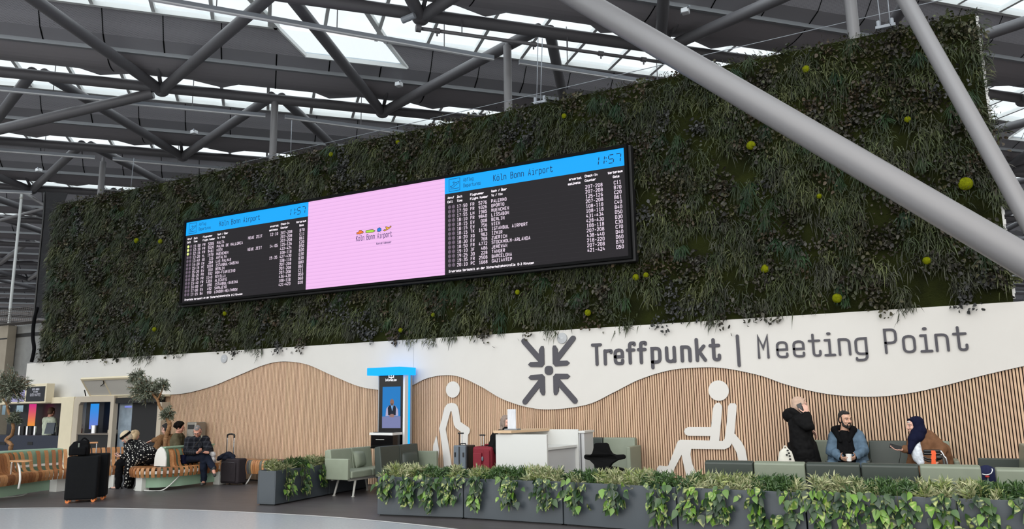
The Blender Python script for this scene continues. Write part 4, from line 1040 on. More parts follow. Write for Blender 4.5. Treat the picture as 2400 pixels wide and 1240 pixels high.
for k in range(5):
    a = 2 * PI * k / 5 + .3; e = V(ccx + .29 * math.cos(a), YC + .27 + .29 * math.sin(a), .075)
    mb = MB(); mb.cyl(V(ccx, YC + .27, .12), e, .024, .018, 10); l = mb.build('leg', m_bmet, t)
    mb = MB(); mb.cyl(e + V(-.018, 0, -.04), e + V(.018, 0, -.04), .034, n=14); mb.build('caster', m_bmet, l)

# ================================================================== information kiosk
IO = .58; KTOP = at(900, 879, 11.75 + IO).z
k0 = at(888, 950, (12.0 + IO)).x; k1 = at(945, 950, (12.0 + IO)).x
ki = thing('information_kiosk', 'tall black information kiosk with a bright blue canopy and a video screen', 'kiosk', ((k0 + k1) / 2, (12.15 + IO), 0))
m_kw = mat('white kiosk edge', (226, 226, 224), .4); m_kb = mat('black glass', (6, 6, 8), .16, spec=.22); e_kblue = emat('kiosk blue light', (16, 150, 255), 1.7)
mb = MB(); mb.box(k0, k1, (12.0 + IO), (12.03 + IO), .0, KTOP); mb.build('front_glass', m_kb, ki)
mb = MB(); mb.box(k0 - .02, k0, (12.0 + IO), (12.24 + IO), 0, KTOP); mb.box(k0, k1, (12.03 + IO), (12.24 + IO), 0, KTOP); mb.build('cabinet', mat('kiosk grey', (150, 153, 156), .4), ki)
mb = MB(); mb.box(k1, k1 + .045, (11.99 + IO), (12.10 + IO), 0, KTOP); mb.build('white_edge', m_kw, ki)
mb = MB(); mb.box(k1 + .0, k1 + .05, (12.115 + IO), (12.165 + IO), 0, KTOP); mb.build('light_strip', e_kblue, ki)
mb = MB(); mb.box(k1 + .0, k1 + .045, (12.17 + IO), (12.24 + IO), 0, KTOP); mb.build('rear_edge', mat('kiosk grey'), ki)
cxa, cxb = at(860, 866, (11.75 + IO)).x, at(937, 864, (11.75 + IO)).x
mb = MB(); zc0, zc1_ = at(900, 879, 11.75 + IO).z, at(900, 861, 11.75 + IO).z; mb.box(cxa, cxb, (11.75 + IO), (12.3 + IO), zc0, zc1_); mb.build('canopy', e_kblue, ki, bevel=.006)
def fk_(u, v, d): return V(u, (12.0 + IO) - d, v)
def KP(x, y): p = at(840 + x / 5.17, 840 + y / 5.17, (12.0 + IO)); return Vector((p.x, p.z))
s0 = KP(288, 845); s1 = KP(513, 340)
mb = MB(); mb.quad(fk_(s0.x, s0.y, .003), fk_(s1.x, s0.y, .003), fk_(s1.x, s1.y, .003), fk_(s0.x, s1.y, .003)); scr = mb.build('screen', emat('kiosk screen blue', (36, 124, 196)), ki)
mb = MB()
def kpoly(L_, c, d):
    mb.add([fk_(*KP(*p), d) for p in L_], [tuple(range(len(L_)))], srgb(*c))
kpoly([(288, 845), (288, 705), (513, 700), (513, 845)], (122, 128, 172), .004)
kpoly([(330, 700), (340, 610), (365, 578), (395, 565), (430, 565), (455, 580), (480, 620), (485, 695)], (176, 170, 200), .005)
kpoly([(362, 690), (358, 600), (372, 572), (398, 566), (430, 566), (452, 580), (458, 600), (455, 690)], (26, 34, 50), .006)
kpoly([(396, 568), (428, 568), (412, 640)], (150, 190, 230), .007); kpoly([(406, 572), (418, 572), (414, 630)], (40, 120, 200), .008)
kpoly([(410 + 24 * math.cos(2 * PI * i / 18), 532 + 40 * math.sin(2 * PI * i / 18)) for i in range(18)], (138, 104, 92), .007)
kpoly([(396, 545), (424, 545), (418, 572), (402, 572)], (92, 78, 74), .008)
kpoly([(375, 700), (395, 675), (425, 675), (440, 700), (425, 716), (390, 714)], (150, 116, 110), .008)
mb.build('picture', emat('kiosk picture', (0, 0, 0), vcol=True), scr)
mb = MB(); p = KP(395, 275); text(mb, 'Information', p.x, p.y, .046, .011, fk_, .004, n=2, align='c', xs=.95); mb.build('lettering', emat('kiosk lettering', (250, 250, 255)), ki)
mb = MB(); a = KP(372, 232); b = KP(428, 184); ribbon(mb, [Vector((a.x, a.y)), Vector((b.x, a.y)), Vector((b.x, b.y)), Vector((a.x, b.y))], True, .022, fk_, .004)
mx_ = (a.x + b.x) / 2; ribbon(mb, [Vector((mx_, a.y + .02)), Vector((mx_, b.y - .02))], False, .022, fk_, .004); mb.add([fk_(mx_ - .01, a.y, .004), fk_(mx_ - .015, a.y - .045, .004), fk_(mx_ + .035, a.y, .004)], [(0, 1, 2)]); mb.build('logo', emat('kiosk lettering'), ki)
tz = at(900, 1014, (11.75 + IO)).z
q0 = at(866, 1016, (11.72 + IO)).x; q1 = at(920, 1018, (11.62 + IO)).x
mb = MB(); mb.prism([(q0, (11.72 + IO)), (q1, (11.62 + IO)), (k1 - .01, (11.998 + IO)), (q0 + .05, (11.998 + IO))], lambda u, v, d: V(u, v, d), tz - .045, tz); mb.build('shelf', m_kw, ki)
mb = MB(); mb.prism([(q0 + .02, (11.74 + IO)), (q1 - .01, (11.645 + IO)), (k1 - .03, (11.998 + IO)), (q0 + .06, (11.998 + IO))], lambda u, v, d: V(u, v, d), tz - .30, tz - .046); mb.build('shelf_box', m_kb, ki)
mb = MB(); mb.prism([(q0 + .06, (11.76 + IO)), (q1 - .03, (11.67 + IO)), (k1 - .06, (11.99 + IO)), (q0 + .10, (11.99 + IO))], lambda u, v, d: V(u, v, d), tz, tz + .012); mb.build('scanner_plate', m_kb, ki)
hx0, hx1 = at(882, 1032, (11.7 + IO)).x, at(903, 1031, (11.7 + IO)).x
mb = MB(); mb.cyl(V(hx0, (11.70 + IO) - .012, tz - .13), V(hx1, (11.662 + IO), tz - .13), .008, n=8); mb.build('handle', m_leg, ki)

# ================================================================== luggage by the desk
def wheel(par, c, r, m, ax=V(1, 0, 0), w_=.024):
    mb = MB(); mb.cyl(Vector(c) - ax * w_ / 2, Vector(c) + ax * w_ / 2, r, n=18); return mb.build('wheel', m, par)
m_sg = mat('grey ribbed shell', (92, 102, 112), .4); m_sd = mat('black case side', (18, 18, 20), .5); m_sr = mat('dark red fabric', (122, 16, 36), .7, noise=.1, nscale=50); m_chr = mat('chrome', (205, 207, 210), .2, metal=1.0)
ys = 11.9; a0 = at(1062, 1060, ys).x; a1 = at(1091, 1060, ys).x; zt_ = at(1078, 1044, ys).z
t = thing('suitcase', 'grey hard-shell suitcase with a black side, left of the red one', 'suitcase', ((a0 + a1) / 2, ys + .2, 0), group='suitcases by the desk')
mb = MB(); mb.box(a0, a1, ys, ys + .06, .06, zt_); mb.build('front_shell', m_sg, t, bevel=.02, seg=3)
mb = MB(); mb.box(a0 + .003, a1 + .003, ys + .061, ys + .36, .06, zt_ - .005); mb.build('body', m_sd, t, bevel=.025, seg=3)
mb = MB(); xm = (a0 + a1) / 2; mb.box(xm - .012, xm + .012, ys - .008, ys, .08, zt_ - .02); mb.build('strap', m_sd, t)
for s in (-1, 1):
    mb = MB(); mb.box(xm + s * .085 - .012, xm + s * .085 + .012, ys - .012, ys, zt_ - .2, zt_ - .12); mb.build('latch', m_sd, t)
mb = MB(); mb.tube([V(xm - .0, ys + .05, zt_), V(xm, ys + .05, zt_ + .03), V(xm + .1, ys + .05, zt_ + .03), V(xm + .1, ys + .05, zt_)], .01, 8); mb.build('handle', m_sd, t)
for s, dx in ((0, -.03), (1, .03)):
    mb = MB(); mb.cyl(V(xm - .06 + dx, ys + .15, zt_ - .02), V(xm - .06 + dx, ys + .15, zt_ + .19), .008, n=8); mb.build('telescopic_rod', m_chr if s else m_sd, t)
mb = MB(); mb.box(xm - .12, xm + .0, ys + .135, ys + .165, zt_ + .19, zt_ + .215); mb.build('grip', m_sd, t, bevel=.008)
for x in (a0 + .04, a1 - .04):
    for y in (ys + .05, ys + .3): wheel(t, (x, y, .03), .03, m_sd)
ys2 = 11.7; b0 = at(1105, 1060, ys2).x; b1 = at(1151, 1060, ys2).x; z2 = at(1128, 1047, ys2).z
t = thing('suitcase', 'dark red fabric suitcase in front of the woman at the desk', 'suitcase', ((b0 + b1) / 2, ys2 + .15, 0), group='suitcases by the desk')
mb = MB(); mb.box(b0, b1, ys2 + .02, ys2 + .28, .05, z2); mb.build('body', m_sr, t, bevel=.045, seg=4)
mb = MB(); mb.box(b0 + .03, b0 + .20, ys2 - .015, ys2 + .019, .12, z2 - .1); mb.build('front_pocket', m_sr, t, bevel=.03, seg=3)
mb = MB(); mb.box(b0 + .24, b1 - .03, ys2 - .01, ys2 + .019, .12, z2 - .06); mb.build('front_pocket', m_sr, t, bevel=.03, seg=3)
mb = MB(); mb.ell(V(b0 + .22, ys2 - .012, z2 - .2), (.02, .01, .04)); mb.build('zip_lock', m_sg, t, smooth=True)
for dx in (.08, .13):
    mb = MB(); mb.cyl(V(b0 + dx, ys2 + .2, z2 - .02), V(b0 + dx, ys2 + .2, z2 + .17), .008, n=8); mb.build('telescopic_rod', m_chr, t)
mb = MB(); mb.box(b0 + .05, b0 + .16, ys2 + .185, ys2 + .215, z2 + .17, z2 + .195); mb.build('grip', m_sd, t, bevel=.008)
mb = MB(); mb.tube([V(b0 + .2, ys2 + .12, z2), V(b0 + .21, ys2 + .12, z2 + .03), V(b0 + .3, ys2 + .12, z2 + .03), V(b0 + .31, ys2 + .12, z2)], .01, 8); mb.build('handle', m_sr, t)
for x in (b0 + .04, b1 - .04):
    for y in (ys2 + .07, ys2 + .24): wheel(t, (x, y, .026), .026, m_sd)

# ================================================================== things among the right-hand seats
m_nav = mat('navy fabric', (34, 38, 66), .85, noise=.1, nscale=40)
c = at(2314, 1115, 10.42); t = thing('backpack', 'round navy bag with a white cord standing between the two front seat rows', 'bag', (c.x, 10.42, .453))
zt3 = at(2314, 1090, 10.42).z; hh = (zt3 - .455) / 2
mb = MB(); mb.ell(V(c.x, 10.42, .455 + hh), (.13, .11, hh), nu=24, nv=16); mb.build('body', m_nav, t, smooth=True)
mb = MB(); mb.tube(catmull([at(2302, 1111, 10.31), at(2312, 1113, 10.30), at(2322, 1110, 10.30), at(2326, 1103, 10.31), at(2325, 1099, 10.33)], 5), .005, 6); mb.build('cord', m_tubew, t)
mb = MB(); mb.ell(at(2314, 1117, 10.31), (.022, .012, .014)); mb.build('red_tag', mat('red tag', (190, 50, 50), .6), t, smooth=True)
# walking frame
RY = 11.35
def RP(x, y, dy=0.0): return at(2060 + x / 6.888, 960 + y / 6.888, RY + dy)
t = thing('rollator', 'walking frame with black grips, a bent chrome tube and an orange strap', 'walking aid', (RP(900, 800).x, RY, 0))
mb = MB(); a = RP(740, 668); b = RP(960, 668); mb.tube(catmull([a, b, RP(1010, 690), RP(1050, 760), RP(1100, 880), V(RP(1140, 900).x, RY, .12)], 5), .014, 10); mb.build('right_tube', m_chr, t, smooth=True)
mb = MB(); mb.tube(catmull([RP(740, 715, .4), RP(940, 712, .4), RP(1000, 735, .4), RP(1040, 800, .4), V(RP(1120, 900).x, RY + .42, .12)], 5), .014, 10); mb.build('left_tube', m_chr, t, smooth=True)
for y, dy in ((672, 0), (714, .4)):
    mb = MB(); mb.caps(RP(740, y, dy), RP(975, y, dy), .02, .02, 10); mb.build('grip', m_bmet, t, smooth=True)
for y, dy in ((765, 0), (800, .4)):
    mb = MB(); mb.tube(catmull([RP(725, y, dy), RP(800, y + 35, dy), RP(900, y + 25, dy), RP(1000, y - 5, dy)], 4), .012, 8); mb.build('brake_lever', m_bmet, t, smooth=True)
mb = MB(); mb.ell(RP(955, 775), (.05, .02, .03)); mb.build('brake_housing', m_bmet, t, smooth=True)
mb = MB(); pts = [RP(875, 660, -.03), RP(885, 720, -.03), RP(880, 800, -.03), RP(890, 930, -.03)]
for p, q in zip(pts, pts[1:]): mb.add([p + V(-.022, 0, 0), p + V(.022, 0, 0), q + V(.03, 0, 0), q + V(-.03, 0, 0), p + V(-.022, .012, 0), p + V(.022, .012, 0), q + V(.03, .012, 0), q + V(-.03, .012, 0)], [(0, 1, 2, 3), (5, 4, 7, 6), (0, 3, 7, 4), (1, 5, 6, 2)])
mb.build('strap', mat('orange strap', (232, 92, 42), .6), t)
bx = RP(1140, 900).x
for dy in (0, .42):
    wheel(t, (bx + .01, RY + dy, .1), .1, m_bmet, V(0, 1, 0)); wheel(t, (bx - .5, RY + dy, .1), .1, m_bmet, V(0, 1, 0))
mb = MB(); mb.cyl(V(bx - .5, RY, .12), V(bx - .1, RY, .55), .013, n=8); mb.cyl(V(bx - .5, RY + .42, .12), V(bx - .1, RY + .42, .55), .013, n=8); mb.cyl(V(bx - .06, RY, .5), V(bx - .06, RY + .42, .5), .013, n=8); mb.build('frame', m_chr, t)
# tote
TY = 10.45; c = at(1842, 1070, TY); t = thing('tote_bag', 'off-white patterned tote bag standing on the pale seat behind the standing woman', 'bag', (c.x, TY, .453))
zt4 = at(1842, 1051, TY).z; mb = MB(); rings = []
for i, (w0, d0, z) in enumerate(((.13, .06, .455), (.135, .065, .6), (.12, .055, .75), (.075, .035, zt4 - .04), (.03, .02, zt4))):
    rings.append([V(c.x + w0 * math.cos(a) * (1 if abs(math.cos(a)) > .5 else .9), TY + d0 * math.sin(a), z) for a in [2 * PI * j / 16 for j in range(16)]])
mb.loft(rings); mb.build('body', mat('canvas', (204, 202, 192), .9, noise=.06, nscale=20), t, smooth=True)
mb = MB()
for x, y in ((1846, 1056), (1849, 1062), (1851, 1069), (1852, 1076), (1844, 1066)): mb.ell(at(x, y, TY - .055), (.014, .012, .012), nu=8, nv=6)
mb.build('dark_pattern', m_bmet, t)
mb = MB(); mb.tube(catmull([V(c.x - .02, TY, zt4), V(c.x + .0, TY, zt4 + .03), V(c.x + .04, TY, zt4 - .02)], 4), .008, 6); mb.build('handle', mat('canvas'), t)
# ================================================================== people
def skin(name, c=(214, 168, 150)): return mat('skin ' + name, c, .5, noise=.06, nscale=30)
m_eye = mat('eyes', rough=.2, vcol=True)
def remesh(o, vox, it=3, fac=.5):
    md = o.modifiers.new('remesh', 'REMESH'); md.mode = 'VOXEL'; md.voxel_size = vox; md.use_smooth_shade = True
    if it: sm = o.modifiers.new('smooth', 'SMOOTH'); sm.factor = fac; sm.iterations = it
    return o
def basis(f, u=Vector((0, 0, 1))):
    f = Vector(f).normalized(); s = f.cross(Vector(u)).normalized(); u = s.cross(f).normalized(); return s, f, u
def M3(s, f, u): return Matrix((s, f, u)).transposed()
def add_head(mb, hc, F, k=1.0):
    s, f, u = F; R = M3(s, f, u); P = lambda a, b, c: hc + (s * a + f * b + u * c) * k
    E = lambda c, r: mb.ell(P(*c), tuple(x * k for x in r), R, 18, 12)
    E((0, -.012, .027), (.074, .094, .088)); E((0, .022, -.034), (.060, .064, .085)); E((0, .055, -.094), (.028, .026, .022))
    for q in (-1, 1):
        E((q * .043, .008, -.062), (.026, .034, .03)); E((q * .034, .062, -.026), (.026, .022, .024)); E((q * .077, -.006, -.006), (.010, .021, .033))
        mb.caps(P(q * .014, .083, .031), P(q * .046, .066, .030), .011 * k, .010 * k, 8)
        E((q * .012, .093, -.031), (.009, .011, .008))
    mb.caps(P(0, .084, .022), P(0, .104, -.024), .009 * k, .0135 * k, 10)
    E((0, .080, -.058), (.025, .013, .007)); E((0, .078, -.070), (.021, .013, .008))
def add_eyes(par, hc, F, brow, k=1.0, glasses=None, open_=1.0):
    s, f, u = F; R = M3(s, f, u); P = lambda a, b, c: hc + (s * a + f * b + u * c) * k
    mb = MB()
    for q in (-1, 1):
        mb.ell(P(q * .031, .076, .009), (.0120 * k, .0090 * k, .0062 * k * open_), R, 12, 8, col=(.46, .43, .41, 1)); mb.ell(P(q * .031, .0835, .009), (.006 * k, .004 * k, .006 * k * open_), R, 10, 6, col=(.02, .015, .012, 1))
    mb.build('eyes', m_eye, par, smooth=True)
    if brow is not None:
        mb = MB()
        for q in (-1, 1): mb.caps(P(q * .016, .092, .030), P(q * .048, .074, .031), .0045 * k, .003 * k, 6)
        mb.build('eyebrows', brow, par, smooth=True)
    if glasses:
        mb = MB()
        for q in (-1, 1):
            ring = [P(q * .032 + .022 * math.cos(a), .100, .006 + .016 * math.sin(a)) for a in [2 * PI * i / 16 for i in range(16)]]; mb.tube(ring, .0026 * k, 6, closed=True)
            mb.tube([P(q * .054, .099, .010), P(q * .076, .06, .010), P(q * .079, 0, .006)], .0026 * k, 6)
        mb.tube([P(-.010, .102, .009), P(.010, .102, .009)], .0026 * k, 6); mb.build('glasses', glasses, par, smooth=True)
def add_hand(mb, w_, d, n, side, curl=.6, k=1.0, spread=.0):
    """w_ wrist, d towards the fingertips, n palm normal (fingers bend that way), side +1/-1 thumb along d x n"""
    d = Vector(d).normalized(); n = Vector(n); n = (n - d * n.dot(d)).normalized(); a = d.cross(n).normalized() * side
    R = M3(a, d, n); w_ = Vector(w_)
    mb.ell(w_ + d * .045 * k, (.040 * k, .052 * k, .017 * k), R, 14, 10); mb.caps(w_ - d * .03 * k, w_ + d * .02 * k, .026 * k, .028 * k, 10)
    for i, (o, L) in enumerate(((.029, .070), (.010, .080), (-.010, .074), (-.028, .056))):
        p = w_ + d * (.082 - abs(i - 1.2) * .004) * k + a * o * k; dirv = (d + a * o * (1.2 + spread * 6)).normalized(); ang = 0
        for seg, rr in ((.42, .0093), (.32, .0085), (.26, .0075)):
            ang = curl * (.75 if seg == .42 else .9)
            dirv = (dirv * math.cos(ang) + n * math.sin(ang)).normalized() if seg != .42 else (dirv * math.cos(ang * .7) + n * math.sin(ang * .7)).normalized()
            q = p + dirv * L * seg * k * 1.25; mb.caps(p, q, rr * k, rr * .92 * k, 8); p = q
    p = w_ + d * .022 * k + a * .032 * k; dirv = (d * .62 + a * .72 + n * .25).normalized()
    for L, rr in ((.040, .0115), (.030, .0095), (.024, .0085)):
        q = p + dirv * L * k; mb.caps(p, q, rr * k, rr * .9 * k, 8); p = q; dirv = (dirv + d * .30 + n * .25 * curl).normalized()
def person(label, J, skinm, extra=None, k=1.0, group=None):
    """J: joints in the world. Returns the thing; the body is one continuous skin surface."""
    t = thing('person', label, 'person', (J['pel'].x, J['pel'].y, 0), group=group)
    mb = MB(); F = J['F']; hc = J['hc']; s, f, u = F
    add_head(mb, hc, F, k)
    mb.caps(hc - u * .07 * k - f * .015 * k, J['neck'], .050 * k, .060 * k)
    mb.caps(J['neck'] - V(0, 0, .05), J['chest'], .09 * k, .12 * k); mb.caps(J['chest'], J['pel'], .12 * k, .125 * k)
    for q in 'LR':
        mb.caps(J['neck'] - V(0, 0, .05), J['sh' + q], .07 * k, .056 * k); mb.caps(J['sh' + q], J['el' + q], .050 * k, .039 * k); mb.caps(J['el' + q], J['wr' + q], .040 * k, .026 * k)
        add_hand(mb, J['wr' + q], J['hd' + q], J['pn' + q], J.get('th' + q, 1), J.get('cu' + q, .6), k)
        mb.caps(J['hip' + q], J['kn' + q], .082 * k, .056 * k); mb.caps(J['kn' + q], J['an' + q], .054 * k, .037 * k)
        mb.caps(J['an' + q] - V(0, 0, .02), J['an' + q] + J['toe' + q].normalized() * .13 * k - V(0, 0, .045), .036 * k, .030 * k)
    o = mb.build('body', skinm, t); remesh(o, .0058, 2, .4)
    return t
FOLD = bpy.data.textures.new('folds', 'CLOUDS'); FOLD.noise_scale = .085; FOLD.noise_depth = 1
def cloth(name, m, par, fn, vox=.012, it=6, fac=.5):
    mb = MB(); fn(mb); o = mb.build(name, m, par); remesh(o, vox, it, fac)
    if name in ('jacket', 'coat', 'trousers', 'shirt', 'headscarf', 'coat_lining'):
        d = o.modifiers.new('folds', 'DISPLACE'); d.texture = FOLD; d.texture_coords = 'GLOBAL'; d.strength = .012 if name == 'headscarf' else .034; d.mid_level = .5
        sm = o.modifiers.new('soften', 'SMOOTH'); sm.factor = .5; sm.iterations = 1
    return o
def legs_cloth(J, r0=.098, r1=.072, r2=.058, stop=1.0):
    def fn(mb):
        mb.caps(J['hipL'], J['hipR'], .115, .115); mb.caps(J['pel'], J['pel'] + V(0, 0, .08), .135, .12)
        for q in 'LR':
            a, b = J['kn' + q], J['an' + q]
            mb.caps(J['hip' + q], a, r0, r1); mb.caps(a, a + (b - a) * stop, r1, r2)
    return fn
def shoes(J, m, par, h=.0, boot=0):
    for q in 'LR':
        def fn(mb, q=q):
            a = J['an' + q]; d = J['toe' + q].copy(); d.normalize()
            mb.caps(a - V(0, 0, .045) - d * .05, a - V(0, 0, .052) + d * .15, .040, .034); mb.caps(a + V(0, 0, .02 + boot), a - V(0, 0, .04), .047, .045)
        cloth('shoe', m, par, fn, .008, 3)
def seat_legs(J, kL, kR, aL, aR, hip=.10, side=None):
    pass
m_black = mat('black cloth', (15, 15, 17), .9, noise=.15, nscale=30, bump=.25, bscale=22); m_blkshoe = mat('black shoe', (20, 20, 22), .5)
m_denim = mat('dark navy trousers', (26, 32, 46), .85, noise=.1, nscale=40, bump=.2, bscale=18)
m_hairblk = mat('black hair', (18, 15, 14), .6, noise=.3, nscale=60, bump=.6, bscale=120); m_hairgry = mat('grey hair', (120, 116, 114), .6, noise=.2, nscale=80, bump=.4, bscale=150)
m_phone = mat('black phone', (18, 20, 24), .2)

# ------------------------------------------------------------------ bearded man in the blue jacket
def Z5(x, y, Y): return at(1810 + x / 6.888, 920 + y / 6.888, Y)
F = basis((.62, -.76, -.06)); J = dict(F=F, hc=Z5(1178, 438, 12.38), neck=Z5(1165, 640, 12.42), chest=Z5(1190, 800, 12.42), pel=V(Z5(1215, 1000, 12.5).x, 12.52, .56))
J.update(shL=Z5(1395, 675, 12.44), shR=Z5(985, 675, 12.44), elL=Z5(1475, 935, 12.36), elR=Z5(945, 935, 12.36), wrL=Z5(1330, 1050, 12.10), wrR=Z5(1120, 1060, 12.10))
J.update(hdL=V(-.75, -.45, -.18), hdR=V(.75, -.45, -.18), pnL=V(-.35, .75, -.2) * -1 + V(-1.0, 0, 0), pnR=V(1, -.6, .2), thL=-1, thR=1, cuL=.55, cuR=.55)
px_ = J['pel'].x
J.update(hipL=V(px_ + .10, 12.48, .56), hipR=V(px_ - .10, 12.48, .56), knL=V(px_ + .17, 12.0, .53), knR=V(px_ - .17, 12.0, .53), anL=V(px_ + .14, 11.92, .09), anR=V(px_ - .14, 11.92, .09), toeL=V(.2, -1, 0), toeR=V(-.2, -1, 0))
cupc = Z5(1237, 1050, 11.99)
J['pnL'] = (cupc - J['wrL']); J['pnR'] = (cupc - J['wrR'])
J['hdL'] = (cupc - J['wrL']) * .8 + V(0, -.07, -.035); J['hdR'] = (cupc - J['wrR']) * .8 + V(0, -.07, -.035); J['pnL'] = V(-.35, .7, .5); J['pnR'] = V(.35, .7, .5)
m_sk1 = skin('light olive', (206, 162, 138))
man = person('bearded man in a light blue jacket sitting on the green seats with a white cup', J, m_sk1)
m_bluej = mat('light blue jacket', (88, 108, 126), .8, noise=.08, nscale=20, bump=.45, bscale=13)
def jk(mb):
    for q, sx in (('L', 1), ('R', -1)):
        sh = J['sh' + q]; b = V(px_ + sx * .155, 12.46, .66)
        mb.caps(sh + V(-sx * .05, -.01, -.05), b, .098, .135); mb.caps(sh + V(-sx * .02, 0, -.01), J['el' + q], .088, .078); mb.caps(J['el' + q], J['wr' + q] + (J['el' + q] - J['wr' + q]) * .08, .078, .052)
        mb.caps(sh + V(-sx * .08, 0, 0), J['neck'] + V(sx * .07, .03, -.02), .075, .05); mb.caps(b, V(px_ + sx * .2, 12.28, .64), .12, .085)
    mb.caps(J['neck'] + V(0, .06, -.08), J['pel'] + V(0, .07, .1), .12, .14)
cloth('jacket', m_bluej, man, jk, .011, 4)
def sh_(mb):
    mb.caps(J['neck'] + V(0, -.03, -.05), V(px_, 12.36, .66), .09, .115); mb.caps(J['neck'] + V(-.05, -.02, -.08), V(px_ - .05, 12.36, .68), .08, .10); mb.caps(J['neck'] + V(.05, -.02, -.08), V(px_ + .05, 12.36, .68), .08, .10)
cloth('shirt', m_black, man, sh_, .010, 3)
def hd_(mb):
    for a in range(10):
        t = PI * (.06 + .88 * a / 9) ; c = J['neck'] + V(.135 * math.cos(t), -.03 + .10 * math.sin(t) + (-.055 if a in (0, 9) else 0), .035 + .02 * math.sin(t)); mb.ell(c, (.05, .05, .05), nu=10, nv=8)
    mb.caps(J['neck'] + V(.11, -.07, 0), J['neck'] + V(.055, -.11, -.12), .045, .03); mb.caps(J['neck'] + V(-.11, -.07, 0), J['neck'] + V(-.055, -.11, -.12), .045, .03)
cloth('hood', mat('black hood lining', (15, 15, 17), .95, noise=.2, nscale=40), man, hd_, .010, 2)
cloth('trousers', m_black, man, legs_cloth(J)); shoes(J, m_blkshoe, man)
for q in 'LR': cloth('cuff', m_black, man, lambda mb, q=q: mb.caps(J['wr' + q] + (J['el' + q] - J['wr' + q]) * .10, J['wr' + q] + (J['el' + q] - J['wr' + q]) * -.02, .042, .038), .008, 2)
def hair_short(mb, J, k=1.0, back=.0):
    s, f, u = J['F']; hc = J['hc']; R = M3(s, f, u); P = lambda a, b, c: hc + (s * a + f * b + u * c) * k
    mb.ell(P(0, -.032, .052), (.078 * k, .088 * k, .080 * k), R); mb.ell(P(0, -.055, .0), (.077 * k, .060 * k, .082 * k), R); mb.ell(P(0, .028, .092), (.052 * k, .040 * k, .028 * k), R)
    for q in (-1, 1): mb.caps(P(q * .074, .012, .035), P(q * .074, .018, -.02), .010 * k, .007 * k)
cloth('hair', m_hairblk, man, lambda mb: hair_short(mb, J), .006, 1)
def beard(mb):
    s, f, u = J['F']; P = lambda a, b, c: J['hc'] + s * a + f * b + u * c
    for q in (-1, 1):
        mb.caps(P(q * .068, .012, -.02), P(q * .05, .035, -.082), .012, .020); mb.caps(P(q * .05, .035, -.082), P(0, .066, -.104), .020, .024); mb.caps(P(q * .028, .080, -.062), P(q * .022, .082, -.085), .008, .008)
    mb.caps(P(-.022, .092, -.047), P(.022, .092, -.047), .006, .006)
cloth('beard', m_hairblk, man, beard, .005, 1); add_eyes(man, J['hc'], F, m_hairblk)
t = thing('paper_cup', 'white paper cup held between the hands of the bearded man', 'cup', (cupc.x, cupc.y, cupc.z - .05))
mb = MB(); mb.lathe([(.030, 0), (.040, .095), (.042, .098), (.038, .098), (.037, .09)], cupc - V(0, 0, .05), n=20); mb.build('cup', mat('paper cup', (236, 234, 230), .5), t)
mb = MB(); mb.lathe([(.001, .088), (.0365, .088)], cupc - V(0, 0, .05), n=16); mb.build('drink', mat('coffee', (60, 38, 24), .3), t)

# ------------------------------------------------------------------ standing woman on the phone
WYW = 12.30
F = basis((.93, .34, -.05)); J = dict(F=F, hc=Z5(455, 205, WYW), neck=Z5(420, 400, WYW), chest=Z5(440, 520, WYW), pel=V(Z5(470, 800, WYW).x, WYW, .90))
hx = J['pel'].x
J.update(shL=Z5(425, 440, WYW + .17), shR=Z5(430, 440, WYW - .17), elR=Z5(585, 545, WYW - .24), wrR=Z5(560, 345, WYW - .16), elL=Z5(520, 650, WYW + .22), wrL=Z5(610, 590, WYW + .10), hdR=V(-.12, .0, 1), pnR=V(-.35, .9, .1), thR=1, cuR=.75, hdL=V(.8, -.3, -.75), pnL=V(-.3, -.5, -.4), thL=1, cuL=.35)
J.update(hipL=V(hx, WYW + .1, .9), hipR=V(hx, WYW - .1, .9), knL=V(hx + .04, WYW + .1, .49), knR=V(hx + .02, WYW - .1, .49), anL=V(hx + .0, WYW + .1, .09), anR=V(hx - .03, WYW - .1, .09), toeL=V(1, .1, 0), toeR=V(1, -.15, 0))
sw_ = person('woman in a black hooded coat and beige headscarf standing with a phone', J, skin('fair', (214, 168, 150)))
m_coat = mat('black padded coat', (17, 17, 18), .78, noise=.1, nscale=15, bump=.5, bscale=10)
def ct(mb):
    mb.caps(J['neck'] + V(-.03, 0, -.05), J['chest'], .13, .17)
    for y in (-.09, .09):
        mb.caps(J['chest'] + V(0, y, 0), J['pel'] + V(.01, y, .05), .15, .165); mb.caps(J['pel'] + V(.01, y, .05), V(hx + .04, WYW + y, .78), .165, .16)
    for q in 'LR':
        mb.caps(J['neck'] + V(0, 0, -.06), J['sh' + q], .10, .095); mb.caps(J['sh' + q], J['el' + q], .092, .082); mb.caps(J['el' + q], J['wr' + q] + (J['el' + q] - J['wr' + q]) * .12, .080, .058)
cloth('coat', m_coat, sw_, ct, .012, 5)
def ctl(mb):
    rings = []
    for z, a, b, dx in ((.95, .19, .26, .005), (.82, .20, .26, .02), (.70, .205, .265, .035), (.625, .21, .27, .045)):
        rings.append([V(hx + dx + a * math.cos(w) + .012 * math.sin(5 * w), WYW + b * math.sin(w) * .85, z + .012 * math.sin(3 * w)) for w in [2 * PI * i / 28 for i in range(28)]])
    mb.loft(rings)
mb = MB(); ctl(mb); mb.build('coat_skirt', m_coat, sw_, smooth=True)
def hood(mb):
    for c, r in (((232, 370), .07), ((262, 335), .075), ((330, 310), .07), ((262, 400), .075), ((330, 390), .10), ((300, 350), .09)): mb.ell(Z5(*c, WYW), (r, r * 1.6, r))
    mb.caps(Z5(330, 300, WYW - .12), Z5(440, 370, WYW - .12), .05, .04)
cloth('hood', m_coat, sw_, hood, .012, 10)
m_beige = mat('beige headscarf', (192, 164, 146), .9, noise=.08, nscale=30, bump=.3, bscale=25)
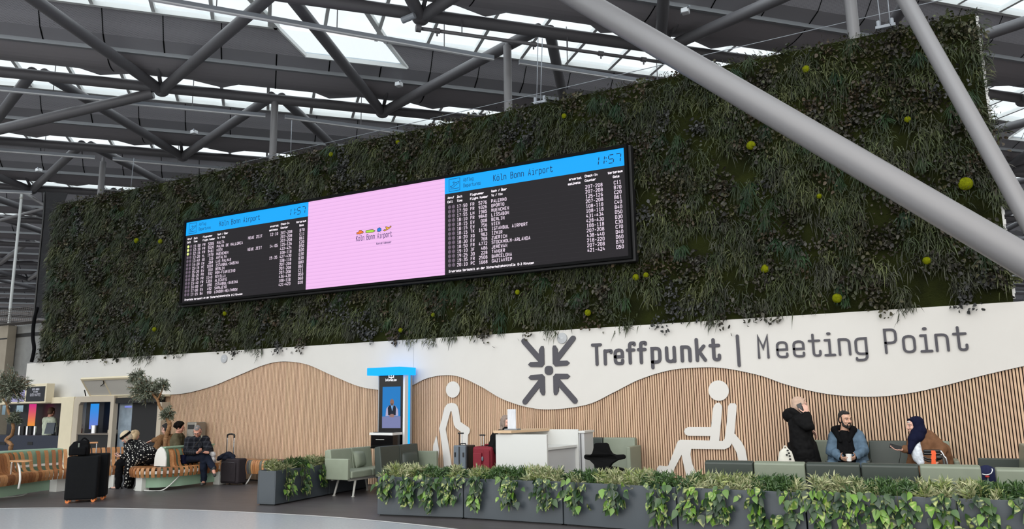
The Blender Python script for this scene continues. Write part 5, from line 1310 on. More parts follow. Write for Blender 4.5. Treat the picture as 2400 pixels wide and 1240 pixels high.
def hijab(mb, J, k=1.0, drape=None, cover=.0):
    s, f, u = J['F']; hc = J['hc']; R = M3(s, f, u); P = lambda a, b, c: hc + (s * a + f * b + u * c) * k
    mb.ell(P(0, -.030, .038), (.086 * k, .102 * k, .094 * k), R); mb.ell(P(0, -.050, -.02), (.093 * k, .080 * k, .11 * k), R)
    for q in (-1, 1): mb.caps(P(q * .070, .022, .05), P(q * .060, .020, -.085), .022 * k, .026 * k); mb.caps(P(q * .06, .02, -.085), P(0, .045, -.13), .028 * k, .03 * k)
    for q in (-1, 1): mb.ell(P(q * .074, -.006, -.005), (.026 * k, .042 * k, .052 * k), R)
    mb.caps(P(-.045, .052, .088), P(.045, .052, .088), .014 * k, .014 * k); mb.caps(P(0, -.01, -.11), J['neck'] + V(0, 0, .0), .075 * k, .10 * k)
    if drape: drape(mb)
cloth('headscarf', m_beige, sw_, lambda mb: hijab(mb, J), .008, 2)
add_eyes(sw_, J['hc'], F, None); cloth('trousers', m_black, sw_, legs_cloth(J)); shoes(J, m_blkshoe, sw_)
pc_ = Z5(468, 255, WYW - .115); t = thing('phone', 'black phone at the ear of the standing woman', 'phone', pc_)
mb = MB(); R = Matrix.Rotation(-.45, 4, 'Y') @ Matrix.Rotation(.25, 4, 'Z'); mb.box(-.038, .038, -.006, .006, -.075, .075, Matrix.Translation(pc_) @ R); mb.build('case', m_phone, t, bevel=.004)

# ------------------------------------------------------------------ woman in navy headscarf and brown coat
def Z6(x, y, Y): return at(2060 + x / 6.888, 960 + y / 6.888, Y)
NY = 12.15
F = basis((-.93, -.36, -.06)); J = dict(F=F, hc=Z6(578, 262, NY), neck=Z6(650, 440, NY + .06), chest=Z6(760, 580, NY + .1), pel=V(Z6(900, 880, NY + .25).x, NY + .30, .57))
nx_ = J['pel'].x
J.update(shR=Z6(560, 470, NY + .16), shL=Z6(815, 490, NY + .02), elR=Z6(520, 640, NY - .05), wrR=Z6(395, 645, NY - .15), elL=Z6(1030, 640, NY - .05), wrL=Z6(960, 840, NY - .22), hdR=V(-1, -.25, .02), pnR=V(-.1, -.3, .95), thR=-1, cuR=.45, hdL=V(-.5, -.5, -.3), pnL=V(0, -.2, -1), thL=-1, cuL=.5)
J.update(hipL=V(nx_ + .08, NY + .22, .57), hipR=V(nx_ - .1, NY + .25, .57), knL=V(nx_ - .05, NY - .28, .55), knR=V(nx_ - .30, NY - .22, .55), anL=V(nx_ - .05, NY - .33, .09), anR=V(nx_ - .3, NY - .3, .09), toeL=V(-.2, -1, 0), toeR=V(-.3, -1, 0))
nw = person('woman in a navy headscarf and brown coat leaning forward on the seats', J, skin('fair'))
m_brown = mat('brown wool coat', (112, 80, 58), .9, noise=.1, nscale=25, bump=.35, bscale=14)
def bc_(mb):
    mb.caps(J['neck'] + V(.06, .06, -.08), Z6(840, 640, NY + .14), .10, .17); mb.caps(Z6(840, 640, NY + .14), J['pel'] + V(.03, .02, .08), .17, .19)
    mb.caps(Z6(720, 410, NY + .04), Z6(830, 470, NY + .0), .095, .10); mb.caps(Z6(830, 470, NY + .0), Z6(880, 530, NY - .02), .10, .098); mb.caps(Z6(870, 520, NY - .02), J['elL'] + V(-.02, 0, 0), .098, .085); mb.caps(J['elL'] + V(-.02, 0, 0), J['wrL'], .082, .055)
    mb.caps(J['shR'], J['elR'], .082, .072); mb.caps(J['elR'], J['wrR'] + (J['elR'] - J['wrR']) * .1, .070, .055); mb.caps(J['shR'], Z6(740, 420, NY + .08), .08, .09)
    mb.caps(Z6(760, 560, NY - .08), Z6(800, 780, NY - .10), .075, .085); mb.caps(Z6(800, 780, NY - .10), Z6(830, 900, NY - .12), .085, .08)
    mb.caps(J['elL'] + V(.0, .08, -.02), V(nx_ + .12, NY + .12, .58), .10, .12); mb.caps(J['pel'], V(nx_ - .1, NY - .15, .60), .15, .12); mb.caps(J['shR'] + V(.03, 0, -.1), V(nx_ - .30, NY + .12, .62), .08, .08)
cloth('coat', m_brown, nw, bc_, .012, 5)
m_blouse = mat('white patterned blouse', (206, 212, 220), .8, noise=.22, nscale=30, bump=.3, bscale=30)
def bl(mb):
    mb.caps(Z6(650, 520, NY - .05), Z6(610, 660, NY - .08), .06, .085); mb.caps(Z6(610, 660, NY - .08), Z6(640, 780, NY - .12), .085, .075); mb.caps(Z6(640, 780, NY - .12), Z6(680, 860, NY - .16), .07, .05)
cloth('blouse', m_blouse, nw, bl, .011, 3)
m_navy = mat('navy headscarf', (17, 20, 44), .85, noise=.1, nscale=25, bump=.3, bscale=20)
def dr(mb):
    mb.caps(Z6(650, 350, NY - .02), Z6(560, 480, NY - .10), .10, .075); mb.caps(Z6(560, 480, NY - .10), Z6(505, 640, NY - .16), .07, .035); mb.caps(Z6(505, 640, NY - .16), Z6(500, 700, NY - .16), .035, .02); mb.caps(Z6(660, 380, NY), Z6(640, 440, NY - .1), .09, .07)
cloth('headscarf', m_navy, nw, lambda mb: hijab(mb, J, 1.0, dr), .008, 2)
s, f, u = F; mb = MB(); mb.caps(J['hc'] + s * -.034 + f * .073 + u * .056, J['hc'] + s * .034 + f * .073 + u * .056, .009, .009); mb.build('white_underscarf', m_tubew, nw, smooth=True)
add_eyes(nw, J['hc'], F, None); cloth('trousers', mat('dark brown trousers', (48, 36, 30), .9), nw, legs_cloth(J)); shoes(J, m_blkshoe, nw)
pc_ = Z6(280, 605, NY - .17); t = thing('phone', 'dark phone wallet in the outstretched hand of the woman in the navy headscarf', 'phone', pc_)
mb = MB(); R = Matrix.Rotation(.25, 4, 'Y') @ Matrix.Rotation(.5, 4, 'X'); mb.box(-.085, .07, -.045, .045, -.008, .008, Matrix.Translation(pc_) @ R); mb.build('case', m_phone, t, bevel=.005)
mb = MB(); mb.tube(catmull([Z6(350, 660, NY - .16), Z6(352, 720, NY - .16), Z6(335, 800, NY - .16), Z6(325, 865, NY - .14)], 5), .004, 6); mb.build('charging_cable', m_bmet, t)

# ------------------------------------------------------------------ woman behind the desk
def Z8(x, y, Y): return at(1130 + x / 6.486, 940 + y / 6.486, Y)
DY = 12.0
F = basis((.88, -.46, -.12)); J = dict(F=F, hc=Z8(370, 330, DY), neck=Z8(340, 470, DY + .02), chest=Z8(290, 560, DY + .05), pel=V(Z8(240, 800, DY).x, DY + .1, .60))
dx_ = J['pel'].x
J.update(shL=J['neck'] + V(.06, .17, -.07), shR=J['neck'] + V(-.10, -.15, -.07), elR=V(dx_ - .02, DY - .16, .86), wrR=V(dx_ + .2, DY - .14, .74), elL=V(dx_ + .1, DY + .27, .86), wrL=V(dx_ + .26, DY + .1, .76), hdR=V(1, .1, 0), pnR=V(0, 0, -1), hdL=V(1, -.2, 0), pnL=V(0, 0, -1), thL=-1)
J.update(hipL=V(dx_, DY + .19, .58), hipR=V(dx_, DY + .0, .58), knL=V(dx_ + .42, DY + .2, .56), knR=V(dx_ + .36, DY + .02, .56), anL=V(dx_ + .44, DY + .2, .09), anR=V(dx_ + .36, DY + .02, .09), toeL=V(1, 0, 0), toeR=V(1, 0, 0))
dw = person('woman in a taupe headscarf and black coat sitting behind the white desk', J, skin('fair'))
def dc(mb):
    mb.caps(J['neck'] + V(-.02, 0, -.07), J['pel'] + V(0, 0, .1), .14, .18); mb.caps(J['neck'] + V(-.02, -.07, -.08), J['pel'] + V(-.03, -.08, 0), .13, .17)
    for q in 'LR': mb.caps(J['neck'] + V(0, 0, -.05), J['sh' + q], .09, .085); mb.caps(J['sh' + q], J['el' + q], .085, .075); mb.caps(J['el' + q], J['wr' + q], .075, .055)
cloth('coat', m_coat, dw, dc, .012, 4)
m_taupe = mat('taupe headscarf', (146, 130, 120), .9, noise=.08, nscale=30, bump=.3, bscale=25)
cloth('headscarf', m_taupe, dw, lambda mb: hijab(mb, J, 1.0, lambda m: m.caps(Z8(320, 330, DY + .02), Z8(300, 440, DY - .03), .05, .04)), .008, 2)
cloth('collar', m_black, dw, lambda mb: (mb.caps(Z8(350, 430, DY - .05), Z8(390, 430, DY - .05), .05, .045)), .008, 2)
add_eyes(dw, J['hc'], F, None); cloth('trousers', m_black, dw, legs_cloth(J)); shoes(J, m_blkshoe, dw)
ch = thing('chair', 'black chair under the woman at the desk, mostly hidden behind the luggage', 'chair', (dx_, DY + .1, 0))
mb = MB(); mb.box(dx_ - .22, dx_ + .22, DY - .12, DY + .34, .42, .47); mb.build('seat', m_blk, ch, bevel=.015)
mb = MB(); mb.box(dx_ - .27, dx_ - .225, DY - .12, DY + .34, .5, .88); mb.build('backrest', m_blk, ch, bevel=.015)
for x in (-.2, .18):
    for y in (-.1, .32):
        mb = MB(); mb.cyl(V(dx_ + x, DY + y, 0), V(dx_ + x, DY + y, .42), .014, n=10); mb.build('leg', m_bmet, ch)
for y in (-.1, .32):
    mb = MB(); mb.cyl(V(dx_ - .245, DY + y, .42), V(dx_ - .245, DY + y, .86), .012, n=8); mb.build('back_post', m_bmet, ch)
# ================================================================== coffee stand at the left
KY = 12.72
m_cream = mat('cream painted frame', (222, 210, 182), .5, noise=.03, nscale=4); m_cream2 = mat('beige painted frame', (190, 178, 160), .5); m_kblk = mat('black interior', (14, 14, 16), .6); m_knavy = mat('dark navy counter', (34, 40, 56), .45)
m_kglass = mat('tinted interior wall', (46, 48, 52), .3)
def KX(x, y=990, Y=KY): return at(x, y, Y).x
def KZ(x, y, Y=KY): return at(x, y, Y).z
ks = thing('coffee_stand', 'cream coffee stand with two window bays and a dark doorway', 'kiosk', (-18, 13.17, 0))
zt0 = KZ(160, 930.5); x_l = KX(-60); xA = KX(141); xB = KX(170); xC = KX(182); xD = KX(256); xE = KX(264); xF = KX(362); xG = KX(372)
zw = KZ(146, 945); zc1 = KZ(60, 1021); zc2 = KZ(220, 1019)
mb = MB(); mb.box(x_l, xB, 13.62, 13.67, 0, zt0 - .02); mb.build('back_wall', m_kglass, ks)
mb = MB(); mb.box(xB, xG, 13.57, 13.67, 0, zt0 - .02); mb.build('back_wall', m_kblk, ks)
mb = MB(); mb.box(x_l, xA, KY, KY + .08, zw, zt0); mb.box(x_l, xG + .02, KY + .08, 13.67, zt0 - .05, zt0); mb.build('roof_fascia', m_cream, ks)
mb = MB(); mb.box(xA, xB, KY - .02, 13.07, 0, zt0); mb.build('corner_post', m_cream, ks, bevel=.012)
mb = MB(); y0 = KY - .01
P = [(xB, 0), (xB, zt0 - .12)] + [(xB + .12 - .12 * math.cos(a), zt0 - .12 + .12 * math.sin(a)) for a in [PI / 2 * i / 6 for i in range(1, 7)]] + [(xE, zt0), (xE, 0), (xD, 0), (xD, KZ(260, 942)), (xC + .07, KZ(200, 943)), (xC, KZ(190, 943) - .07), (xC, 0)]
mb.prism(P[::-1], lambda u, v, d: V(u, y0 + d, v), 0, .13); mb.build('bay_frame', m_cream2, ks, bevel=.008)
mb = MB(); mb.box(xF, xG, KY + .05, KY + .3, 0, KZ(366, 943)); mb.build('door_post', m_cream2, ks, bevel=.008)
mb = MB(); mb.box(xE, xF, KY + .03, KY + .25, KZ(366, 943), zt0 - .06); mb.build('door_header', m_kblk, ks)
mb = MB(); mb.box(x_l, xA, KY + .02, KY + .5, 0, zc1); mb.build('counter', m_knavy, ks, bevel=.008)
mb = MB(); mb.box(KX(63, 1040), KX(75, 1040), KY + .012, KY + .02, KZ(68, 1043), KZ(68, 1036)); mb.box(KX(-5, 1040), KX(12, 1040), KY + .012, KY + .02, KZ(0, 1043), KZ(0, 1036)); mb.build('counter_slots', m_kblk, ks)
mb = MB(); mb.box(xC + .005, xD - .005, KY + .03, KY + .5, 0, zc2); mb.build('counter', m_kblk, ks)
mb = MB(); mb.box(xC + .005, xD - .005, KY + .0, KY + .52, zc2, zc2 + .03); mb.build('worktop', mat('speckled worktop', (120, 110, 100), .4, noise=.3, nscale=60), ks)
mb = MB(); mb.box(KX(235, 1012), xD - .01, KY + .2, KY + .26, zc2 + .031, KZ(245, 1008)); mb.build('till_screen_back', m_cream2, ks)
def kscr(name, x0, x1, y0, y1, Y, ca, cb):
    mb = MB(); a = at(x0, y1, Y); b = at(x1, y0, Y); n = 10
    for i in range(n):
        t0_, t1_ = i / n, (i + 1) / n; z0, z1 = a.z + (b.z - a.z) * t0_, a.z + (b.z - a.z) * t1_
        c0 = [cb[j] + (ca[j] - cb[j]) * t0_ for j in range(3)]; c1 = [cb[j] + (ca[j] - cb[j]) * t1_ for j in range(3)]
        o = len(mb.v); mb.add([(a.x, Y, z0), (b.x, Y, z0)], [], srgb(*c0)); mb.add([(b.x, Y, z1), (a.x, Y, z1)], [(-2, -1, 0, 1)], srgb(*c1))
    mb.hascol = True
    mb.build(name, emat('stand screens and reflection', (0, 0, 0), vcol=True), ks)
kscr('screen_or_reflection', 64, 86, 947, 998, 13.37, (206, 48, 130), (232, 150, 60)); kscr('screen_or_reflection', 208, 233, 946, 1006, 13.27, (40, 146, 232), (116, 126, 206))  # pink-orange one is the screens' reflection in the window, built as a glowing panel
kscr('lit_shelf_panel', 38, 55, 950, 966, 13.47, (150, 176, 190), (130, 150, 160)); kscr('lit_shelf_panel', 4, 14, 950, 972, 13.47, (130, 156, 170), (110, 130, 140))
# fridge, dispenser tubes, gas spring flap
mb = MB(); fx0, fx1 = KX(277, 990, 12.97), KX(311, 990, 12.97); mb.box(fx0, fx1, 12.97, 13.52, 0, KZ(290, 945, 12.97)); fr_ = mb.build('fridge', mat('grey fridge', (124, 134, 142), .35, noise=.12, nscale=5), ks, bevel=.012)
mb = MB(); mb.box(fx0 + .03, fx1 - .03, 12.96, 12.97, .2, KZ(290, 950, 12.97)); mb.build('fridge_glass', mat('glowing fridge glass', (120, 132, 142), .15, noise=.25, nscale=6, emit=.22), fr_)  # glow added to the glass stands in for the light inside the fridge
mb = MB(); mb.box(fx1 + .006, xF, 12.93, 13.5, 0, KZ(290, 944, 12.97)); mb.build('dark_cabinet', m_kblk, ks)
kscr('fridge_light', 292, 309, 951, 956, 12.96, (150, 160, 240), (120, 130, 220))
for i in range(5):
    x = KX(46 + i * 9, 1010, 13.12); mb = MB(); mb.cyl(V(x, 13.12, zc1), V(x, 13.12, KZ(50, 999, 13.12)), .035, n=12); mb.build('cup_dispenser', m_kblk if i % 2 else m_chr, ks)
mb = MB(); mb.cyl(at(264, 986, 12.97), at(264, 967, 12.97), .03, n=12); mb.build('amber_lamp', emat('amber glow', (240, 160, 60), .9), ks)
# flap
h0 = at(212, 928, KY + .05); h1 = at(318, 926, KY + .05); o0 = at(191, 889, KY - .28); o1 = at(318, 884, KY - .28)
def flapbar(mb, a, b, w_=.03): mb.tube([a, b], w_, 4)
mb = MB(); flapbar(mb, o0, o1, .04); flapbar(mb, h0, h1, .025); flapbar(mb, h0, o0, .03); flapbar(mb, h1, o1, .03); flapbar(mb, (h0 + h1) / 2 + V(-.05, 0, 0), (o0 + o1) / 2 - V(.2, 0, 0), .022); fl = mb.build('flap_frame', m_cream, ks)
mb = MB(); mb.add([h0, h1, o1, o0] + [p + V(0, .015, .012) for p in (h0, h1, o1, o0)], [(0, 1, 2, 3), (7, 6, 5, 4), (0, 3, 7, 4)]); mb.build('flap_panel', mat('pale flap panel', (196, 192, 184), .6), fl)
mb = MB(); mb.tube(catmull([at(242, 893, KY - .27), at(243, 899, KY - .22), at(236, 905, KY - .18)], 4), .012, 6); mb.build('flap_handle', m_bmet, fl)
mb = MB(); mb.cyl(at(198, 914, KY - .08), at(201, 928, KY - .02), .014, n=8); mb.build('gas_spring', m_bmet, fl)
# rounded roof speaker behind the tree, light box with writing
mb = MB(); a = at(30, 900, 13.27); b = at(79, 877, 13.27); mb.box(a.x, b.x, 13.17, 13.37, a.z - .05, b.z); mb.build('rounded_roof_unit', mat('warm grey', (112, 106, 104), .5), ks, bevel=.07, seg=5)
LB = 12.55
lb = thing('menu_light_box', 'cream roof sign box with a dark menu panel and a lilac panel', 'sign', (KX(60, 920, LB), LB, KZ(60, 944, LB)))
bx0, bx1 = KX(8, 920, LB), KX(108, 920, LB); bz0, bz1 = KZ(100, 944.5, LB), KZ(100, 899, LB)
mb = MB(); mb.box(bx0, bx1, LB, LB + .22, bz0, bz1); mb.build('case', m_cream, lb, bevel=.01)
mx0, mx1, mz0, mz1 = KX(62.5, 920, LB), KX(105.5, 920, LB), KZ(84, 941, LB), KZ(84, 906, LB)
mb = MB(); mb.box(mx0, mx1, LB - .006, LB - .001, mz0, mz1); mp = mb.build('menu_panel', mat('dark menu panel', (22, 26, 34), .4), lb)
def fm(u, v, d): return V(u, LB - .007 - d, v)
mb = MB(); mxc = (mx0 + mx1) / 2; ww = mx1 - mx0
for s, zf, h in (('GUTEN MORGEN', .76, .045), ('MIT EINEM', .60, .036), ('GUTEM KAFFEE', .36, .066)): text(mb, s, mxc, mz0 + (mz1 - mz0) * zf, h, .008, fm, 0, n=2, align='c', xs=min(1.0, ww * .86 / (len(s) * 4.6 * h / 8)))
mb.build('lettering', mat('chalk lettering', (196, 196, 206), .7), mp)
mb = MB(); mb.box(KX(14, 920, LB), KX(58.5, 920, LB), LB - .006, LB - .001, mz0, mz1); mb.build('lilac_panel', mat('lilac panel', (164, 158, 202), .5), lb)
# things on the counters
c = at(221, 1017, 12.92); t = thing('steel_pot', 'polished steel pot on the worktop of the right bay', 'pot', V(c.x, 12.92, zc2 + .031))
rp = .085; zp = KZ(221, 997, 12.92) - zc2 - .031
mb = MB(); mb.lathe([(rp, 0), (rp, zp - .02), (rp * 1.12, zp - .02), (rp * 1.12, zp), (rp * .9, zp), (.001, zp - .005)], V(c.x, 12.92, zc2 + .031), n=24); mb.build('pot', m_chr, t, smooth=False)
c = at(185, 1017, 12.87); t = thing('straw_jar', 'small reddish jar with straws at the left of the right bay', 'jar', V(c.x + .04, 12.87, zc2 + .031))
mb = MB(); mb.lathe([(.05, 0), (.055, .1), (.05, .12), (.04, .12), (.001, .115)], V(c.x + .04, 12.87, zc2 + .031), n=16); mb.build('jar', mat('terracotta', (140, 92, 80), .5), t)
mb = MB()
for i in range(8):
    a = i * .8; mb.cyl(V(c.x + .04 + .02 * math.cos(a), 12.87 + .02 * math.sin(a), zc2 + .1), V(c.x + .04 + .05 * math.cos(a), 12.87 + .05 * math.sin(a), zc2 + .25), .005, n=6)
mb.build('straws', mat('pale straws', (190, 180, 170), .6), t)
c = at(116, 1019, 12.92); t = thing('till', 'dark touch screen till on the left counter beside the corner post', 'till', V(c.x, 12.92, zc1))
mb = MB(); mb.add([at(103, 1017, 12.87), at(125, 1017, 12.87), at(129, 991, 12.97), at(110, 991, 12.97)] + [p + V(0, .03, 0) for p in (at(103, 1017, 12.87), at(125, 1017, 12.87), at(129, 991, 12.97), at(110, 991, 12.97))], [(0, 1, 2, 3), (7, 6, 5, 4), (0, 4, 5, 1), (2, 6, 7, 3), (0, 3, 7, 4), (1, 5, 6, 2)]); mb.build('screen', mat('till screen', (52, 58, 66), .25), t)
mb = MB(); mb.cyl(V(c.x, 12.99, zc1), V(c.x, 12.97, zc1 + .18), .02); mb.cyl(V(c.x, 12.99, zc1), V(c.x, 12.99, zc1 + .015), .09, n=16); mb.build('stand', m_bmet, t)
mb = MB(); a = at(134, 1010, 12.92); mb.box(a.x - .035, a.x + .035, 12.90, 12.93, zc1, a.z + .11); mb.build('card_reader', m_bmet, t, bevel=.006)

# ================================================================== slatted benches
m_ply = mat('bent plywood slats', rough=.45, vcol=True, noise=.14, nscale=12, stretch=(2, 2, 8)); m_mint = mat('mint green steel', (150, 180, 154), .45); m_whs = mat('white painted steel', (226, 226, 220), .4)
def slats(mb, path, prof, w_, pitch, cols, rg, th=.020, fan=0, skip=None):
    pts = catmull([(x, y, 0) for x, y in path], 12); s = [0]
    for a, b in zip(pts, pts[1:]): s.append(s[-1] + (b - a).length)
    n = int(s[-1] / pitch); S = np.array(s); xs = np.array([p.x for p in pts]); ys = np.array([p.y for p in pts])
    for i in range(n):
        q = (i + .5) * pitch
        p = V(np.interp(q, S, xs), np.interp(q, S, ys), 0); p2 = V(np.interp(q + .02, S, xs), np.interp(q + .02, S, ys), 0); p1 = V(np.interp(q - .02, S, xs), np.interp(q - .02, S, ys), 0)
        tg = (p2 - p1).normalized(); nr = V(-tg.y, tg.x, 0)     # inward = left of travel
        pr = prof(q / s[-1]) if callable(prof) else prof
        if pr is None: continue
        c = cols[int(rg.integers(len(cols)))]; k = rg.uniform(.85, 1.12); c = (c[0] * k, c[1] * k, c[2] * k, 1)
        up = []; lo = []; m = len(pr)
        for j, (d, z) in enumerate(pr):
            a = pr[max(j - 1, 0)]; b = pr[min(j + 1, m - 1)]; dx, dz = b[0] - a[0], b[1] - a[1]; L = math.hypot(dx, dz); nx_, nz_ = -dz / L, dx / L
            up.append((d, z)); lo.append((d - nx_ * th, z - nz_ * th))
        rings = []
        for (d, z), (d2, z2) in zip(up, lo):
            f = 1.0 - .55 * min(max(d, 0) / .7, 1) * fan
            rings.append([p + nr * d + tg * (w_ / 2 * f) + V(0, 0, z), p + nr * d - tg * (w_ / 2 * f) + V(0, 0, z), p + nr * d2 - tg * (w_ / 2 * f) + V(0, 0, z2), p + nr * d2 + tg * (w_ / 2 * f) + V(0, 0, z2)])
        mb.loft(rings, col=c)
def smoothprof(P, n=4): return [(p.x, p.y) for p in catmull([(a, b, 0) for a, b in P], n)]
PR_BACK = smoothprof([(.03, .26), (.005, .34), (.01, .41), (.06, .45), (.28, .432), (.48, .425), (.56, .47), (.60, .60), (.64, .74), (.69, .80)])
PR_ARCH = smoothprof([(.03, .26), (.005, .34), (.01, .41), (.06, .45), (.26, .435), (.40, .43), (.46, .50), (.48, .62), (.53, .74), (.62, .80)])
PR_SEAT = smoothprof([(.03, .26), (.005, .34), (.01, .41), (.06, .45), (.28, .435), (.46, .43)])
OAKS = [srgb(176, 122, 76), srgb(160, 106, 64), srgb(188, 136, 90), srgb(150, 98, 60)]; MIX = OAKS[:3] + [srgb(86, 84, 86), srgb(120, 80, 66), srgb(96, 96, 84), srgb(200, 150, 104)]
rg = np.random.default_rng(5)
bA = thing('slat_bench', 'long curved bench of bent wooden slats with backrest at the left edge', 'bench', (-14.9, 9.4, 0), group='slatted benches')
pathA = [(-14.15, 7.0), (-14.45, 7.8), (-14.68, 8.5), (-14.92, 9.1), (-15.12, 9.65), (-15.05, 10.15), (-14.86, 10.65), (-14.66, 11.1)]
mb = MB(); slats(mb, pathA, PR_BACK, .066, .090, OAKS, rg); mb.build('slats', m_ply, bA)
ptsA = catmull([(x, y, 0) for x, y in pathA], 8)
def offs(pts, d):
    out = []
    for i, p in enumerate(pts):
        tg = (pts[min(i + 1, len(pts) - 1)] - pts[max(i - 1, 0)]).normalized(); out.append(p + V(-tg.y, tg.x, 0) * d)
    return out
def strip(mb, pts, d, z0, z1, th=.02):
    a = offs(pts, d); b = offs(pts, d + th)
    for i in range(len(pts) - 1):
        vs = [a[i] + V(0, 0, z0), a[i + 1] + V(0, 0, z0), a[i + 1] + V(0, 0, z1), a[i] + V(0, 0, z1), b[i] + V(0, 0, z0), b[i + 1] + V(0, 0, z0), b[i + 1] + V(0, 0, z1), b[i] + V(0, 0, z1)]
        mb.add(vs, [(0, 1, 2, 3), (7, 6, 5, 4), (3, 2, 6, 7), (0, 4, 5, 1)])
mb = MB(); strip(mb, ptsA, .60, .50, .545); strip(mb, ptsA, .022, .325, .375); mb.build('steel_strip', m_whs, bA)
mb = MB(); strip(mb, ptsA[:34], .12, .06, .30, .03); mb.build('mint_panel', m_mint, bA); mb = MB(); strip(mb, ptsA[:40], .72, .30, .80, .03); mb.build('mint_back_panel', m_mint, bA)
mb = MB(); strip(mb, ptsA[:40], .74, .79, .815, .5); mb.build('planter_top', m_mint, bA)
c = onz(123, 1153); mb = MB(); mb.box(c.x - .11, c.x + .11, c.y, c.y + .22, 0, .27); mb.build('box_leg', m_whs, bA, bevel=.006)
c = onz(250, 1138); mb = MB(); mb.box(-14.95, -14.78, 10.75, 10.92, 0, .27); mb.build('box_leg', m_whs, bA, bevel=.006)
mb = MB(); q0_ = onz(-30, 1170); q1_ = onz(54, 1163); q2_ = at(68, 1141, q1_.y + .35); mb.tube(catmull([q0_ + V(0, 0, .015), q1_ + V(0, 0, .015), q2_], 6), .012, 8); mb.build('loop_leg', m_whs, bA, smooth=True)
t = thing('arm_table', 'small oval wooden tray on two white legs fixed over the curved bench seat', 'table', (-15.0, 8.9, .45))
YT = 8.75; mb = MB(); ca = at(50, 1080.5, YT)
mb.prism([(ca.x + .27 * math.cos(a), YT + .14 * math.sin(a) + .0) for a in [2 * PI * i / 28 for i in range(28)]], lambda u, v, d: V(u, v, d), ca.z - .012, ca.z + .012); mb.build('tray', mat('oak tray', (196, 148, 104), .45, noise=.1, nscale=8, stretch=(1, 8, 8)), t, bevel=.004)
mb = MB(); mb.tube([at(28, 1084, YT), at(25, 1113, YT + .1)], .014, 8); mb.build('leg', m_whs, t)
mb = MB(); mb.tube(catmull([at(42, 1084, YT - .05), at(46, 1100, YT - .1), at(47, 1125, YT - .14), at(43, 1146, YT - .14)], 5), .018, 8); mb.build('leg', m_whs, t, smooth=True)

bB = thing('slat_bench', 'island bench of wooden slats with a white arched end plate', 'bench', (-13.95, 11.4, 0), group='slatted benches')
cxB = at(375, 1092, 11.05).x
R_ = .62
pathB = [(cxB - R_, 12.3), (cxB - R_, 11.9), (cxB - R_, 11.5), (cxB - R_, 11.1), (cxB - .44, 10.68), (cxB, 10.5), (cxB + .44, 10.68), (cxB + R_, 11.1), (cxB + R_, 11.5), (cxB + R_, 11.9), (cxB + R_, 12.3)]
pathB = pathB[::-1]
lenB = 3.85
mb = MB(); slats(mb, pathB[::-1] if False else [(x, y) for x, y in pathB[::-1]], lambda q: PR_ARCH if (q < .30 or q > .70) else PR_SEAT, .066, .112, OAKS, rg, fan=.55)
mb.build('slats', m_ply, bB)
mb = MB(); P = [(.17 * k_, z_) for k_, z_ in ((-1, .44), (1, .44), (1, .60), (.84, .70), (.5, .785), (0, .83), (-.5, .785), (-.84, .70), (-1, .60))]
mb.prism([(cxB + u, v) for u, v in P], lambda u, v, d: V(u, 11.04 + d, v), 0, .03); mb.build('arched_end_plate', m_whs, bB, bevel=.004)
mb = MB(); mb.box(cxB - .05, cxB + .05, 11.09, 12.35, .3, .80); mb.box(cxB - .09, cxB + .09, 11.09, 12.35, .80, .825); mb.build('mint_core', m_mint, bB)
ptsB = catmull([(x, y, 0) for x, y in pathB[::-1]], 8)
mb = MB(); strip(mb, ptsB, .025, .325, .385); mb.build('steel_strip', m_whs, bB)
mb = MB(); strip(mb, ptsB, .16, .06, .30, .03); mb.build('mint_panel', m_mint, bB)
c = onz(371, 1150); mb = MB(); mb.box(cxB - .09, cxB + .09, 10.58, 10.76, 0, .27); mb.build('box_leg', m_whs, bB, bevel=.006)
mb = MB(); mb.box(cxB + .42, cxB + .60, 12.05, 12.25, 0, .27); mb.build('box_leg', m_whs, bB, bevel=.006)
mb = MB(); mb.tube(catmull([V(cxB + .12, 10.62, .015), V(cxB + .42, 10.82, .015), V(cxB + .52, 11.1, .26)], 6), .012, 8); mb.tube(catmull([V(cxB - .12, 10.62, .015), V(cxB - .42, 10.82, .015), V(cxB - .52, 11.1, .26)], 6), .012, 8); mb.build('loop_leg', m_whs, bB, smooth=True)
bC = thing('slat_bench', 'flat backless bench of multicoloured slats along the foot of the slatted wall', 'bench', (-12.4, 12.5, 0), group='slatted benches')
PR_FLAT = smoothprof([(.03, .22), (.005, .32), (.01, .44), (.07, .50), (.28, .49), (.46, .495), (.50, .47), (.51, .40)])
mb = MB(); slats(mb, [(-13.5, 12.32), (-13.0, 12.26), (-12.4, 12.26), (-11.8, 12.34), (-11.35, 12.42)], PR_FLAT, .05, .058, MIX, rg); mb.build('slats', m_ply, bC)
mb = MB(); mb.box(-13.4, -11.5, 12.45, 12.7, .38, .45); mb.build('beam', mat('dark steel', (50, 50, 54), .5), bC)
for x in (-13.0, -12.0):
    mb = MB(); mb.tube(catmull([V(x - .02, 12.38, .38), V(x + .05, 12.34, .02), V(x + .3, 12.34, .015), V(x + .34, 12.55, .38)], 6), .016, 8); mb.build('loop_leg', m_whs, bC, smooth=True)

